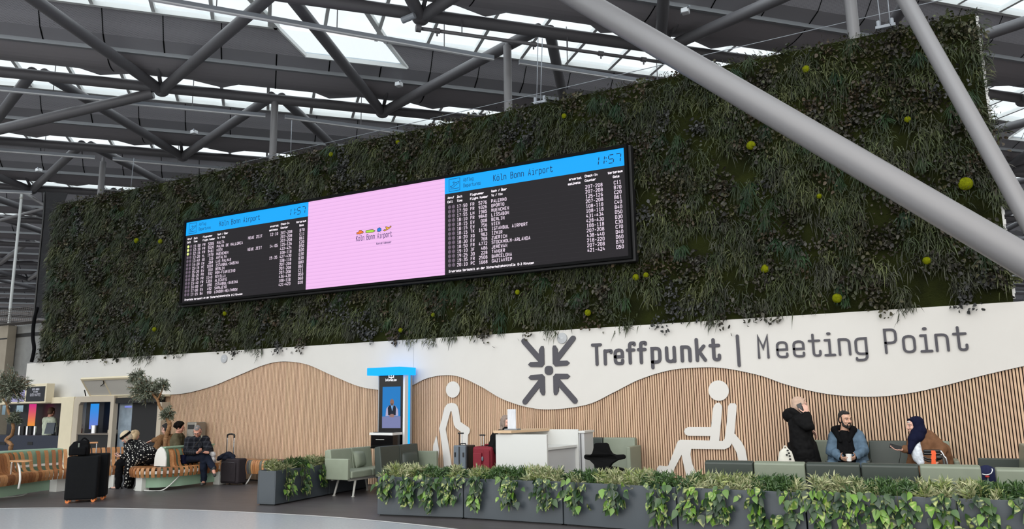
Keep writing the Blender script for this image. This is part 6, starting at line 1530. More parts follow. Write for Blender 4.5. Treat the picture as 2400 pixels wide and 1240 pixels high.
# ================================================================== olive trees
m_bark = mat('twisted olive bark', (142, 108, 78), .9, noise=.3, nscale=18, bump=.6, bscale=40); m_olive = mat('olive leaves', rough=.5, vcol=True)
def olive(trunk, rad, crowns, label, seed, branches):
    rg = np.random.default_rng(seed); tr = catmull(trunk, 6)
    t = thing('olive_tree', label, 'tree', trunk[0])
    mb = MB(); n = len(tr); mb.tube(tr, [rad * (1 - .55 * i / n) * (1 + .12 * math.sin(i * 1.9)) for i in range(n)], 10)
    for b in branches: mb.tube(catmull(b, 4), [.022 - .012 * i / (4 * (len(b) - 1) + 1) for i in range(4 * (len(b) - 1) + 1)], 7)
    mb.build('trunk', m_bark, t, smooth=True)
    for (c, r, k) in crowns:
        # twigs from the crown's heart, leaves along them
        P = []; tw = MB()
        for i in range(k):
            v = rg.normal(0, 1, 3); v /= np.linalg.norm(v); rr = rg.uniform(.55, 1.0) * (1 + .18 * math.sin(7 * v[0] + seed) + .15 * math.sin(9 * v[2]))
            e = np.array(c) + v * np.array(r) * rr; s = np.array(c) + (e - np.array(c)) * rg.uniform(.15, .5)
            m = int(rg.integers(16, 26)); tt = np.sort(rg.uniform(0, 1.05, m))[:, None]; b = s + (e - s) * tt; dv = (e - s) / (np.linalg.norm(e - s) + 1e-6)
            d = dv[None] * rg.uniform(.3, 1, (m, 1)) + rg.normal(0, .55, (m, 3)); L = rg.uniform(.055, .10, m)
            b0 = lin((104, 110, 90)); b1 = lin((150, 154, 138)); b2 = lin((66, 74, 56)); u = rg.random((m, 1)); col = np.where(u < .4, b0, np.where(u < .62, b1, b2)) * rg.uniform(.75, 1.2, (m, 1)); col[:, 3] = 1
            P.append(leaves(b, d, L, L * .19, L * .1, rg.uniform(-1, 1, m), np.clip(col, 0, 1), shape='lance', fold=.2))
            if i % 2 == 0: tw.tube([Vector(s), Vector((s + e) / 2 + rg.normal(0, .01, 3)), Vector(e)], .004, 5)
        cr = np_mesh('crown', P, m_olive, t); cr['kind'] = 'stuff'
        if tw.f: tw.build('twigs', m_bark, cr)
ty = 10.6
G = lambda x, y, Y: at(x, y, Y)
olive([V(G(24, 1056, ty).x, ty, .02), G(24, 1056, ty) , G(26, 1042, ty), G(15, 1031, ty), G(28, 1019, ty), G(31, 999, ty - .05), G(26, 984, ty), G(21, 969, ty), G(17, 950, ty), G(20, 930, ty)], .05,
      [(G(28, 908, ty), (.40, .36, .42), 190), (G(-12, 915, ty), (.36, .36, .42), 120), (G(36, 982, ty), (.19, .17, .14), 44)], 'grey-green olive tree at the left edge in front of the coffee stand', 3,
      [[G(21, 969, ty), G(32, 975, ty), G(38, 980, ty)], [G(17, 950, ty), G(8, 935, ty), G(-8, 920, ty)], [G(18, 945, ty), G(28, 925, ty), G(32, 905, ty)]])
ty2 = 11.85
olive([V(G(388, 1038, ty2).x, ty2, .02), G(388, 1038, ty2), G(390, 1021, ty2), G(396, 1004, ty2), G(397, 992, ty2), G(391, 980, ty2), G(383, 967, ty2), G(374, 952, ty2), G(369, 938, ty2), G(356, 922, ty2)], .055,
      [(G(345, 915, ty2), (.44, .34, .32), 170), (G(322, 882, ty2), (.20, .2, .20), 40), (G(380, 903, ty2), (.16, .16, .14), 28), (G(393, 970, ty2), (.18, .16, .16), 44)], 'grey-green olive tree with a bent trunk rising from the island bench', 8,
      [[G(391, 980, ty2), G(396, 972, ty2), G(398, 965, ty2)], [G(369, 938, ty2), G(380, 915, ty2), G(384, 900, ty2)], [G(360, 928, ty2), G(340, 905, ty2), G(322, 882, ty2)]])
# waste bin
by = 12.62; b0, b1 = at(437, 1000, by).x, at(459, 1000, by).x; bz = at(448, 989.5, by).z
t = thing('waste_bin', 'brushed steel waste bin behind the man with glasses', 'bin', ((b0 + b1) / 2, by, 0)); m_brush = mat('brushed steel', (150, 146, 138), .38, metal=.7, noise=.06, nscale=30)
mb = MB(); mb.box(b0, b1, by, by + .30, .02, bz); mb.build('body', m_brush, t, bevel=.03, seg=3)
mb = MB(); mb.box(b0 + .01, b1 - .01, by + .01, by + .29, 0, .02); mb.build('plinth', m_bmet, t)
mb = MB(); mb.box(b0 + .05, b1 - .05, by - .004, by + .0, bz - .16, bz - .06); mb.build('slot', m_bmet, t)

# ================================================================== luggage at the left
m_cover = mat('stretch black cover', (22, 23, 25), .85, noise=.08, nscale=12, bump=.3, bscale=9); m_org = mat('orange wheel', (226, 128, 62), .5)
def covered(A, B, dep, h, label, wcol, seed):
    A = Vector(A); B = Vector(B); w_ = (B - A).length; t = thing('suitcase', label, 'suitcase', (A.x, A.y, 0), math.atan2(B.y - A.y, B.x - A.x), 'covered suitcases')
    mb = MB(); mb.box(0.0, w_, .0, dep, .055, h); mb.build('cover', m_cover, t, local=True, bevel=.030, seg=4)
    mb = MB(); mb.box(.04, w_ - .04, .04, dep - .04, .048, .10); mb.build('shell_base', m_bmet, t, local=True)
    for i, (x, y) in enumerate(((.05, .04), (w_ - .05, .04), (.05, dep - .05), (w_ - .05, dep - .05))):
        mb = MB(); mb.cyl(V(x, y - .014, .032), V(x, y + .014, .032), .032, n=18); wq = mb.build('wheel', wcol, t, local=True)
        mb = MB(); mb.box(x - .012, x + .012, y - .02, y + .02, .04, .075); mb.build('wheel_fork', m_bmet, wq, local=True)
    return t
s1a, s1b = onz(148, 1181), onz(226, 1177); d12 = (s1b - s1a).normalized(); s1b = s1a + d12 * .50; nn_ = V(-d12.y, d12.x, 0)
su = covered(s1a, s1b, .30, .79, 'front black-covered suitcase with orange wheels', m_org, 1)
s2a = s1a + nn_ * .34 + d12 * .10; covered(s2a, s2a + d12 * .50, .30, .81, 'rear black-covered suitcase half hidden behind the front one', m_org, 2)
hb = s2a + d12 * .2
t2 = [o for o in bpy.data.objects if o.name == 'suitcase.003'] or [None]
tp = bpy.data.objects[su.name]; su2 = [o for o in bpy.data.objects if o.get('label', '').startswith('rear black-covered')][0]
for s in (0, 1):
    mb = MB(); mb.cyl(V(.10 + s * .17, .18, .80), V(.10 + s * .17, .18, 1.0), .010, n=8); mb.build('telescopic_rod', m_chr, su2, local=True)
mb = MB(); mb.box(.08, .29, .165, .195, .985, 1.015); mb.build('grip', mat('tan grip', (196, 140, 96), .5), su2, local=True, bevel=.008)
bp = s1a + d12 * .16 + nn_ * .16
t = thing('backpack', 'black backpack lying on top of the front black-covered suitcase', 'bag', (bp.x, bp.y, .792))
mb = MB(); R = M3(d12, nn_, V(0, 0, 1)); T4 = Matrix.Translation(V(bp.x, bp.y, .792)) @ R.to_4x4(); mb.box(-.155, .155, -.11, .11, .01, .18, T4); mb.ell(T4 @ V(.0, 0, .18), (.15, .11, .07), R); mb.box(-.11, .14, -.08, .09, .15, .25, T4); mb.box(-.11, .12, -.16, -.10, .02, .15, T4); mb.ell(T4 @ V(.02, 0, .24), (.11, .08, .03), R)
o = mb.build('body', m_black, t); remesh(o, .012, 14)
mb = MB(); mb.tube(catmull([V(bp.x, bp.y, 1.04), V(bp.x, bp.y, 1.10) + d12 * .06, V(bp.x, bp.y, 1.04) + d12 * .13], 5), .014, 8); mb.build('top_handle', m_black, t, smooth=True)
mb = MB(); q = V(bp.x, bp.y, .98) - nn_ * .12 + d12 * .0; mb.box(-.012, .012, -.006, .006, -.04, .04, Matrix.Translation(q) @ R.to_4x4()); mb.build('grey_label', mat('grey label', (110, 116, 108), .7), t)
# wheeled bag by the man
ty_ = 12.05; a0 = at(516, 1100, ty_).x; a1 = at(558, 1100, ty_).x; zt_ = at(537, 1075, ty_).z; m_twill = mat('dark brown-grey twill', (52, 47, 50), .85, noise=.1, nscale=50)
t = thing('wheeled_bag', 'dark grey wheeled travel bag beside the man with glasses, handle pulled out', 'suitcase', ((a0 + a1) / 2, ty_ + .12, 0))
mb = MB(); mb.box(a0, a1, ty_, ty_ + .25, .03, zt_); mb.build('body', m_twill, t, bevel=.04, seg=4)
mb = MB(); mb.box(a0 + .05, a1 - .06, ty_ - .03, ty_ + .0, .07, zt_ - .08); pk = mb.build('front_pocket', m_twill, t, bevel=.025, seg=3)
mb = MB(); mb.tube(catmull([V(a0 + .06, ty_ - .034, .2), V(a0 + .06, ty_ - .034, zt_ - .12), V(a0 + .14, ty_ - .034, zt_ - .07), V(a1 - .08, ty_ - .034, zt_ - .08)], 5), .005, 6); mb.build('zip', mat('grey zip', (96, 94, 98), .5), pk, smooth=True)
rx0, rx1 = at(532, 1050, ty_ + .2).x, at(548, 1050, ty_ + .2).x; zh_ = at(540, 1024, ty_ + .2).z
for x in (rx0, rx1):
    mb = MB(); mb.cyl(V(x, ty_ + .2, zt_ - .05), V(x, ty_ + .2, zh_), .014, n=10); mb.build('telescopic_rod', m_chr, t)
mb = MB(); mb.tube(catmull([V(rx0, ty_ + .2, zh_ - .02), V(rx0 + .005, ty_ + .2, zh_ + .04), V((rx0 + rx1) / 2, ty_ + .2, zh_ + .06), V(rx1 - .005, ty_ + .2, zh_ + .04), V(rx1, ty_ + .2, zh_ - .02)], 5), .018, 8); mb.build('grip', m_bmet, t, smooth=True)
for x in (a0 + .05, a1 - .05): wheel(t, (x, ty_ + .23, .035), .035, m_bmet)
t = thing('folded_jacket', 'dark navy jacket heaped on the wheeled travel bag', 'jacket', ((a0 + a1) / 2, ty_ + .1, zt_))
def Z4(x, y, Y): return at(400 + x / 6.888, 970 + y / 6.888, Y)
mb = MB()
for x, y, r, yy in ((800, 710, .06, .05), (860, 680, .07, .1), (930, 660, .085, .11), (990, 690, .07, .1), (1010, 720, .045, .06), (880, 720, .06, .03), (770, 740, .035, .02)): mb.ell(Z4(x, y, ty_ + yy), (r * 1.2, r, r * .8))
o = mb.build('cloth', mat('dark jacket cloth', (30, 34, 46), .8, noise=.25, nscale=14, bump=.5, bscale=14), t); remesh(o, .010, 4)
# ================================================================== people at the left
# man with glasses
MY = 11.66
F = basis((.50, -.70, -.68)); J = dict(F=F, hc=Z4(432, 285, MY), neck=Z4(432, 395, MY + .06), chest=Z4(410, 520, MY + .06), pel=V(Z4(315, 720, MY + .05).x, MY + .06, .56))
J.update(shR=Z4(300, 435, MY - .08), shL=Z4(560, 425, MY + .16), elR=Z4(262, 610, MY - .12), elL=Z4(630, 600, MY + .12), wrR=Z4(440, 625, MY - .24), wrL=Z4(580, 625, MY - .12), hdR=V(.85, -.3, .15), pnR=V(.1, -.2, 1), thR=-1, cuR=.8, hdL=V(-.75, -.5, .1), pnL=V(.0, -.2, 1), thL=1, cuL=.8)
px_ = J['pel'].x
J.update(hipR=V(px_ + .02, MY - .06, .55), hipL=V(px_ + .02, MY + .14, .55), knR=Z4(530, 690, MY - .10), anR=Z4(535, 1085, MY - .06), knL=Z4(575, 670, MY - .02), anL=Z4(690, 890, MY - .14), toeR=V(.55, -.75, -.0), toeL=V(.65, -.35, -.35))
mg = person('grey-haired man with glasses and a dark checked jacket sitting cross-legged', J, skin('ruddy', (208, 150, 128)))
def plaid():
    m = mat('dark checked wool', (30, 32, 38), .9, bump=.3, bscale=20); nt = m.node_tree; N = nt.nodes; L = nt.links; b = N['Principled BSDF']; tc = N.new('ShaderNodeTexCoord'); sep = N.new('ShaderNodeSeparateXYZ'); L.new(tc.outputs['Object'], sep.inputs[0]); outs = []
    for ax, fr in (('X', 13), ('Z', 11)):
        mt = N.new('ShaderNodeMath'); mt.operation = 'MULTIPLY'; mt.inputs[1].default_value = fr; L.new(sep.outputs[ax], mt.inputs[0]); f_ = N.new('ShaderNodeMath'); f_.operation = 'FRACT'; L.new(mt.outputs[0], f_.inputs[0])
        g = N.new('ShaderNodeMath'); g.operation = 'GREATER_THAN'; g.inputs[1].default_value = .72; L.new(f_.outputs[0], g.inputs[0]); outs.append(g)
    ad = N.new('ShaderNodeMath'); ad.operation = 'ADD'; L.new(outs[0].outputs[0], ad.inputs[0]); L.new(outs[1].outputs[0], ad.inputs[1])
    r = N.new('ShaderNodeValToRGB'); r.color_ramp.elements[0].color = srgb(26, 28, 34); r.color_ramp.elements[1].color = srgb(58, 60, 66); dv = N.new('ShaderNodeMath'); dv.operation = 'MULTIPLY'; dv.inputs[1].default_value = .5; L.new(ad.outputs[0], dv.inputs[0]); L.new(dv.outputs[0], r.inputs[0]); L.new(r.outputs[0], b.inputs['Base Color']); return m
def mj(mb):
    mb.caps(J['neck'] + V(0, .02, -.06), J['chest'], .12, .16); mb.caps(J['chest'], J['pel'] + V(.03, 0, .10), .165, .175); mb.caps(J['shR'], J['shL'], .095, .095)
    for q in 'LR': mb.caps(J['sh' + q], J['el' + q], .092, .080); mb.caps(J['el' + q], J['wr' + q] + (J['el' + q] - J['wr' + q]) * .15, .078, .055)
cloth('jacket', plaid(), mg, mj, .011, 5)
cloth('trousers', m_denim, mg, legs_cloth(J, .10, .078, .062, .95)); shoes(J, mat('brown-grey shoe', (58, 58, 56), .6), mg)
cloth('hair', m_hairgry, mg, lambda mb: [mb.ell(J['hc'] - F[1] * .045 + F[2] * .01, (.078, .078, .085), M3(*F)), mb.ell(J['hc'] - F[1] * .03 + F[2] * .055, (.072, .084, .064), M3(*F)), mb.ell(J['hc'] + F[1] * .03 + F[2] * .088, (.05, .04, .026), M3(*F))] + [mb.caps(J['hc'] + F[0] * q * .073 + F[2] * .03, J['hc'] + F[0] * q * .073 + F[1] * .012 - F[2] * .015, .010, .008) for q in (-1, 1)], .006, 1)
add_eyes(mg, J['hc'], F, m_hairgry, glasses=m_bmet, open_=.5)
mb = MB(); pts = catmull([Z4(340, 575, MY - .27), Z4(400, 500, MY - .26), Z4(460, 430, MY - .22), Z4(500, 375, MY - .13), Z4(490, 350, MY + .0)], 5)
for p, q in zip(pts, pts[1:]): mb.add([p + V(-.014, 0, -.014), p + V(.014, 0, .014), q + V(.014, 0, .014), q + V(-.014, 0, -.014), p + V(-.014, .006, -.014), p + V(.014, .006, .014), q + V(.014, .006, .014), q + V(-.014, .006, -.014)], [(0, 1, 2, 3), (7, 6, 5, 4), (0, 4, 5, 1), (1, 5, 6, 2), (2, 6, 7, 3), (3, 7, 4, 0)])
mb.build('shoulder_strap', mat('olive grey strap', (124, 122, 106), .8), mg)
t = thing('phone', 'small dark phone in the hands of the man with glasses', 'phone', Z4(525, 600, MY - .27)); mb = MB(); mb.box(-.035, .035, -.006, .006, -.06, .06, Matrix.Translation(Z4(530, 592, MY - .27)) @ Matrix.Rotation(-.9, 4, 'X')); mb.build('case', m_phone, t, bevel=.004)
t = thing('shoulder_bag', 'navy shoulder bag on the slats at the hip of the man with glasses', 'bag', Z4(185, 800, MY - .16)); c = Z4(185, 730, MY - .14)
mb = MB(); mb.box(c.x - .135, c.x + .13, c.y - .05, c.y + .05, .455, c.z + .085); mb.build('body', m_navy, t, bevel=.03, seg=3)
mb = MB(); mb.box(c.x - .137, c.x + .132, c.y - .058, c.y - .051, c.z - .03, c.z + .075); mb.build('flap', m_navy, t, bevel=.003); mb = MB(); mb.box(c.x - .01, c.x + .025, c.y - .063, c.y - .0585, c.z - .015, c.z + .01); mb.build('white_label', m_tubew, t)
c = Z4(680, 690, MY + .05); t = thing('plastic_bag', 'crumpled pale plastic bag on the bench behind the crossed knee', 'bag', (c.x, MY + .05, .455)); mb = MB()
for i in range(9): mb.ell(c + V(random.uniform(-.06, .06), random.uniform(-.05, .05), random.uniform(-.10, .05)), (.06, .05, .06))
o = mb.build('film', mat('pale crinkled film', (186, 182, 180), .3, noise=.15, nscale=25, bump=.9, bscale=30), t); remesh(o, .010, 1)
# woman in the houndstooth coat
def Z1(x, y, Y): return at(140 + x / 6.2, 990 + y / 6.2, Y)
LY = 11.0
F = basis((-.42, -.66, -.62)); J = dict(F=F, hc=Z1(968, 215, LY - .05), neck=Z1(1035, 300, LY + .03), chest=Z1(1120, 420, LY + .08), pel=V(Z1(1190, 620, LY).x, LY + .08, .57))
lx = J['pel'].x
J.update(shL=Z1(1000, 350, LY - .08), shR=Z1(1150, 330, LY + .2), elL=Z1(1010, 500, LY - .22), wrL=Z1(905, 490, LY - .34), elR=Z1(960, 520, LY + .12), wrR=Z1(900, 500, LY - .08), hdL=V(-.85, -.2, .1), pnL=V(-.1, .3, .9), thL=1, cuL=.7, hdR=V(-.8, -.35, .1), pnR=V(0, -.2, 1), thR=-1, cuR=.7)
J.update(hipL=V(lx - .04, LY - .06, .55), hipR=V(lx - .02, LY + .15, .55), knL=Z1(870, 590, LY - .25), anL=Z1(850, 930, LY - .25), knR=Z1(850, 620, LY - .02), anR=Z1(810, 940, LY - .02), toeL=V(-.85, -.45, 0), toeR=V(-.9, -.35, 0))
la = person('woman in a black and white houndstooth coat and cream cap with black headband', J, skin('fair'))
def hound():
    m = mat('houndstooth wool', (20, 20, 22), .95, bump=.25, bscale=20); nt = m.node_tree; N = nt.nodes; L = nt.links; b = N['Principled BSDF']; tc = N.new('ShaderNodeTexCoord'); mp = N.new('ShaderNodeMapping'); mp.inputs['Rotation'].default_value = (.2, .75, .3); mp.inputs['Scale'].default_value = (19, 19, 19); L.new(tc.outputs['Object'], mp.inputs['Vector'])
    vo = N.new('ShaderNodeTexVoronoi'); vo.inputs['Scale'].default_value = 1.0; vo.inputs['Randomness'].default_value = .12; vo.distance = 'CHEBYCHEV'; L.new(mp.outputs['Vector'], vo.inputs['Vector'])
    r = N.new('ShaderNodeValToRGB'); r.color_ramp.interpolation = 'CONSTANT'; r.color_ramp.elements[0].color = srgb(216, 212, 204); r.color_ramp.elements[1].position = .245; r.color_ramp.elements[1].color = srgb(20, 20, 22); L.new(vo.outputs['Distance'], r.inputs[0]); L.new(r.outputs[0], b.inputs['Base Color']); return m
m_hound = hound()
def lc(mb):
    mb.caps(J['neck'] + V(.05, .05, -.05), J['chest'] + V(.03, .03, 0), .12, .20); mb.caps(J['chest'] + V(.04, .04, 0), J['pel'] + V(.06, 0, .08), .21, .20); mb.caps(J['shL'], J['shR'], .10, .10)
    for q in 'LR': mb.caps(J['sh' + q], J['el' + q], .10, .09); mb.caps(J['el' + q], J['wr' + q] + (J['el' + q] - J['wr' + q]) * .15, .085, .055)
    mb.caps(Z1(1050, 560, LY - .18), Z1(1000, 720, LY - .22), .12, .09); mb.caps(Z1(1000, 720, LY - .22), Z1(980, 900, LY - .2), .09, .07); mb.caps(Z1(1180, 500, LY - .1), Z1(1060, 560, LY - .18), .14, .12)
cloth('coat', m_hound, la, lc, .011, 5)
cloth('coat_lining', m_black, la, lambda mb: (mb.caps(Z1(1000, 680, LY - .12), Z1(1020, 930, LY - .08), .10, .06), mb.caps(Z1(1060, 640, LY - .12), Z1(1040, 900, LY - .10), .08, .05)), .011, 4)
cloth('trousers', m_black, la, legs_cloth(J, .10, .08, .065)); shoes(J, m_blkshoe, la, boot=.08)
s, f, u = F; R = M3(s, f, u); PP_ = lambda a, b, c: J['hc'] + s * a + f * b + u * c
cloth('hair', mat('fair hair', (196, 180, 156), .7, noise=.15, nscale=60), la, lambda mb: [mb.ell(PP_(0, -.03, -.01), (.086, .085, .10), R)] + [mb.caps(PP_(q * .076, .03, .02), PP_(q * .07, .04, -.07), .02, .02) for q in (-1, 1)], .007, 2)
cloth('cap', mat('cream cap', (200, 184, 158), .9, noise=.1, nscale=50), la, lambda mb: mb.ell(PP_(0, -.01, .055), (.094, .108, .085), R), .008, 1)
mb = MB(); ring = [[PP_((.097 + dr_) * math.cos(a), (.112 + dr_) * math.sin(a) - .006, z) for a in [2 * PI * i / 28 for i in range(28)]] for z, dr_ in ((.022, .0), (.024, .006), (.068, .006), (.07, .0))]; mb.loft(ring, cap=False); mb.build('headband', m_black, la, smooth=True)
cloth('scarf', m_black, la, lambda mb: (mb.caps(PP_(-.05, .03, -.12), PP_(.05, .03, -.12), .055, .055), mb.caps(J['neck'], PP_(0, 0, -.1), .085, .07)), .010, 3)
add_eyes(la, J['hc'], F, None, open_=.5)
t = thing('phone', 'dark phone held by the woman in the houndstooth coat', 'phone', Z1(850, 470, LY - .3)); mb = MB(); mb.box(-.07, .07, -.036, .036, -.005, .005, Matrix.Translation(Z1(858, 468, LY - .28)) @ Matrix.Rotation(.15, 4, 'Y') @ Matrix.Rotation(.5, 4, 'X')); mb.build('case', m_phone, t, bevel=.004)
# three people on the far side of the benches and one behind the counter
def backsitter(label, hc, f, coat, hairm, sk, lean=V(0, 0, 0), r=.11, hairf=None, px_off=V(0, 0, 0), seatz=.56, arm=None):
    F = basis(f); s_ = F[0].copy(); s_.z = 0; s_.normalize(); ff = F[1].copy(); ff.z = 0; ff.normalize()
    J = dict(F=F, hc=hc); J['neck'] = hc - V(0, 0, .15) - ff * .03 + lean * .1; J['pel'] = V(hc.x, hc.y, seatz) - ff * .10 + lean; J['chest'] = (J['neck'] * .6 + J['pel'] * .4)
    for q, k in (('L', -1), ('R', 1)):
        J['sh' + q] = J['neck'] + s_ * k * .17 - V(0, 0, .05); J['el' + q] = J['sh' + q] - V(0, 0, .25) + s_ * k * .05 + ff * .08; J['wr' + q] = J['el' + q] + ff * .22 - s_ * k * .12 - V(0, 0, .02); J['hd' + q] = ff - s_ * k * .4; J['pn' + q] = V(0, 0, -1); J['th' + q] = k
        J['hip' + q] = J['pel'] + s_ * k * .09; J['kn' + q] = J['hip' + q] + ff * .44 - V(0, 0, .03); J['an' + q] = V(J['kn' + q].x, J['kn' + q].y, .09) + ff * .03; J['toe' + q] = ff.copy()
    if arm: J.update(arm)
    t = person(label, J, sk)
    def ct_(mb):
        mb.caps(J['neck'] - V(0, 0, .05), J['chest'], .10, .15); mb.caps(J['chest'], J['pel'] + V(0, 0, .08), .155, .165); mb.caps(J['shL'], J['shR'], .085, .085)
        for q in 'LR': mb.caps(J['sh' + q], J['el' + q], .085, .075); mb.caps(J['el' + q], J['wr' + q] + (J['el' + q] - J['wr' + q]) * .15, .072, .052)
    cloth('coat', coat, t, ct_, .012, 4); cloth('trousers', m_denim, t, legs_cloth(J)); shoes(J, m_blkshoe, t)
    if hairf: cloth('hair', hairm, t, lambda mb: hairf(mb, J), .008, 1)
    add_eyes(t, hc, F, None); return t, J
def Z3(x, y, Y): return at(180 + x / 6.2, 860 + y / 6.2, Y)
m_curl = mat('black curly hair', (24, 20, 19), .8, noise=.4, nscale=50, bump=1.0, bscale=60)
def curls(mb, J):
    r_ = np.random.default_rng(2)
    for i in range(70):
        v = r_.normal(0, 1, 3); v /= np.linalg.norm(v); v[2] = abs(v[2]) * 1.0 - .25; v = Vector(v)
        if v.dot(J['F'][1]) > .55 and v.z < .5: continue
        mb.ell(J['hc'] + V(0, 0, .045) + v * .105 - J['F'][1] * .02, (.034, .034, .034), nu=8, nv=6)
    mb.ell(J['hc'] + V(0, 0, .04) - J['F'][1] * .02, (.10, .10, .095))
backsitter('person with black curly hair in an olive jacket beyond the island bench', Z3(1500, 885, 12.62), (.75, .45, -.25), mat('olive jacket', (98, 92, 72), .9, noise=.08, nscale=20, bump=.3, bscale=14), m_curl, skin('ruddy'), hairf=curls, lean=V(-.06, 0, 0))
m_fur = mat('brown fleece', (132, 98, 68), .95, noise=.25, nscale=40, bump=.8, bscale=60)
hcf = Z3(1290, 905, 12.5)
def hf(mb, J): hair_short(mb, J); mb.caps(J['hc'] - J['F'][1] * .06, J['hc'] - J['F'][1] * .08 - V(0, 0, .12), .07, .06)
t_, J_ = backsitter('person in a brown fleece behind the bent olive trunk', hcf, (-.85, -.1, -.3), m_fur, m_hairblk, skin('fair'), hairf=hf, lean=V(.12, .05, 0), arm=dict(elR=Z3(1180, 1050, 12.3), wrR=Z3(1100, 1075, 12.25), hdR=V(-1, -.1, -.1)))
m_blond = mat('blond hair', (200, 176, 140), .7, noise=.15, nscale=60, bump=.4, bscale=120)
def bun(mb, J): s, f, u = J['F']; mb.ell(J['hc'] - f * .02 + u * .03, (.092, .104, .098), M3(s, f, u)); mb.ell(J['hc'] - f * .06 - u * .03, (.088, .07, .10), M3(s, f, u)); mb.ell(J['hc'] - f * .10 + u * .06, (.045, .045, .045))
backsitter('person with blond hair seen from behind, just past the houndstooth coat', Z1(1100, 190, 12.05), (-.25, .9, -.2), m_black, m_blond, skin('fair'), hairf=bun)
# barista
m_pale = mat('pale green work shirt', (196, 204, 184), .9, noise=.06, nscale=15, bump=.3, bscale=12)
hb_ = at(121, 966, 13.3); F = basis((-.3, .9, -.25)); J = dict(F=F, hc=V(hb_.x, 13.3, hb_.z), neck=V(hb_.x - .02, 13.27, hb_.z - .15), chest=V(hb_.x - .02, 13.26, hb_.z - .36), pel=V(hb_.x - .03, 13.28, hb_.z - .72))
for q, k in (('L', -1), ('R', 1)):
    J['sh' + q] = J['neck'] + V(k * .17, 0, -.06); J['hip' + q] = J['pel'] + V(k * .09, 0, -.02); J['kn' + q] = V(J['hip' + q].x, 13.27, .47); J['an' + q] = V(J['hip' + q].x, 13.29, .09); J['toe' + q] = V(0, 1, 0)
    J['el' + q] = J['sh' + q] + V(k * .06, .06, -.26); J['wr' + q] = J['el' + q] + V(-k * .04, .16, .06); J['hd' + q] = V(-k * .1, 1, .1); J['pn' + q] = V(0, 0, -1); J['th' + q] = k
ba = person('worker in a pale green shirt with their back turned inside the coffee stand', J, skin('ruddy'))
def wsh(mb):
    mb.caps(J['neck'] - V(0, 0, .05), J['chest'], .10, .15); mb.caps(J['chest'], J['pel'], .15, .15); mb.caps(J['shL'], J['shR'], .085, .085)
    for q in 'LR': mb.caps(J['sh' + q], J['el' + q], .078, .07); mb.caps(J['el' + q], J['wr' + q], .066, .05)
cloth('shirt', m_pale, ba, wsh, .012, 4); cloth('trousers', m_black, ba, legs_cloth(J)); shoes(J, m_blkshoe, ba); cloth('hair', mat('brown hair', (92, 66, 48), .7, noise=.2, nscale=60), ba, lambda mb: hair_short(mb, J), .007, 1); add_eyes(ba, J['hc'], F, None)

# ================================================================== background left of the wall
m_duct = mat('galvanised duct', (150, 150, 148), .35, metal=.6, noise=.1, nscale=4); m_beig = mat('beige cladding', (150, 140, 124), .7, noise=.08, nscale=3)
def boxat(name, m, px0, py0, px1, py1, Y, dep, label, cat, bevel=.01, zmin=None, group=None):
    a = at(px0, py1, Y); b = at(px1, py0, Y); z0 = a.z if zmin is None else zmin
    t = thing(name, label, cat, ((a.x + b.x) / 2, Y, z0), group=group); mb = MB(); mb.box(a.x, b.x, Y, Y + dep, z0, b.z); mb.build('panel', m, t, bevel=bevel); return t, a, b
t, a, b = boxat('duct', m_duct, 24, 757, 100, 905, 15.2, .8, 'shiny metal duct casing left of the green wall', 'duct', zmin=0)
mb = MB(); mb.box(a.x, b.x, 15.17, 15.2, at(50, 790, 15.2).z, at(50, 782, 15.2).z); mb.build('flange', m_bmet, t)
t, a, b = boxat('cladding_pillar', m_beig, -30, 762, 20, 905, 14.9, .28, 'beige clad pillar at the left edge above the olive tree', 'pillar', zmin=0)
mb = MB(); z = at(10, 794, 14.9).z; mb.box(a.x, b.x + .004, 14.895, 14.9, z - .02, z + .02); mb.build('joint', m_bmet, t)
t = thing('cable_tray', 'wire mesh cable tray above the metal duct at the left edge', 'tray', at(40, 760, 14.6)); a = at(-20, 762, 14.6); b = at(92, 716, 14.6)
mb = MB()
for i in range(9): z = a.z + (b.z - a.z) * i / 8; mb.cyl(V(a.x, 14.6, z), V(b.x, 14.6, z), .008, n=5)
for i in range(24): x = a.x + (b.x - a.x) * i / 23; mb.cyl(V(x, 14.6, a.z), V(x, 14.6, b.z), .008, n=5); mb.cyl(V(x, 14.6, a.z), V(x, 15.1, a.z), .008, n=5)
mb.build('mesh', mat('dull wire', (92, 86, 82), .5), t)
t = thing('light_pole', 'slim white vertical pole at the left edge', 'pole', V(at(25, 712, 16).x, 16, 0)); p0_ = at(25, 712, 16); p1_ = at(52, 455, 16); mb = MB(); mb.cyl(V(p0_.x, 16, 0), V(p0_.x, 16, p1_.z), .048, n=14); mb.build('shaft', mat('white pole', (196, 198, 196), .4), t, smooth=True)
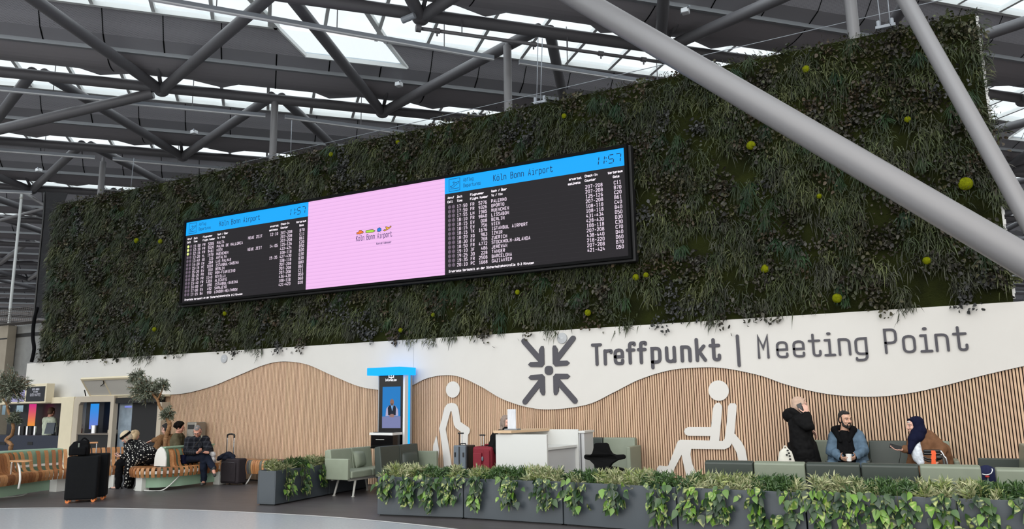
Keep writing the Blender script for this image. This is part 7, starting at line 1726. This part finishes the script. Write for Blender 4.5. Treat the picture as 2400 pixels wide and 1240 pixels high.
mb = MB(); z = at(50, 466, 16).z; mb.cyl(V(p0_.x, 16, z), V(p0_.x, 16, z + .06), .058, n=14); mb.build('collar', m_leg, t)
for a, b, l in ((( -10, 519), (104, 489), 'pale slanting tube at the left edge crossing behind the slim pole'), ((58, 452), (105, 482), 'short slanting tube running from the slim pole to the dark net')):
    mb = MB(); mb.cyl(at(*a, 17), at(*b, 17), .06, n=12); tag(mb.build('slanting_tube', m_steel, smooth=True), l, 'tube')
# dark net beside the wall
def net():
    m = bpy.data.materials.new('dark net'); m.use_nodes = True; nt = m.node_tree; N = nt.nodes; L = nt.links; b = N['Principled BSDF']; b.inputs['Base Color'].default_value = srgb(30, 30, 33); b.inputs['Roughness'].default_value = .9
    tr = N.new('ShaderNodeBsdfTransparent'); mx = N.new('ShaderNodeMixShader'); mx.inputs[0].default_value = .8; L.new(tr.outputs[0], mx.inputs[1]); L.new(b.outputs[0], mx.inputs[2]); L.new(mx.outputs[0], N['Material Output'].inputs['Surface']); return m
t = thing('safety_net', 'dark netting hanging in the gap left of the green wall', 'net', at(110, 640, 13.5)); m_net = net()
mb = MB(); E_ = [(104, 450, 158, 452), (103, 500, 140, 500), (98, 560, 132, 560), (92, 620, 126, 620), (86, 690, 118, 690), (80, 745, 112, 745)]
for i in range(len(E_) - 1):
    a, b = E_[i], E_[i + 1]; vs = [at(b[0], b[1], 13.45), at(b[2], b[3], 13.45), at(a[2], a[3], 13.45), at(a[0], a[1], 13.45)]; mb.add(vs + [p + V(0, .02, 0) for p in vs], [(0, 1, 2, 3), (7, 6, 5, 4), (0, 3, 7, 4)])
mb.build('netting', m_net, t)
mb = MB(); mb.tube(catmull([at(105, 448, 13.44), at(103, 500, 13.44), at(97, 560, 13.44), at(91, 620, 13.44), at(84, 700, 13.44), at(78, 752, 13.44)], 4), .03, 8); mb.build('edge_rope', m_bmet, t, smooth=True)
mb = MB(); mb.tube(catmull([at(89, 720, 13.44), at(80, 752, 13.44), at(77, 790, 13.44), at(80, 818, 13.44), at(74, 848, 13.44)], 4), .05, 8); mb.build('rolled_tail', mat('black cloth'), t, smooth=True)
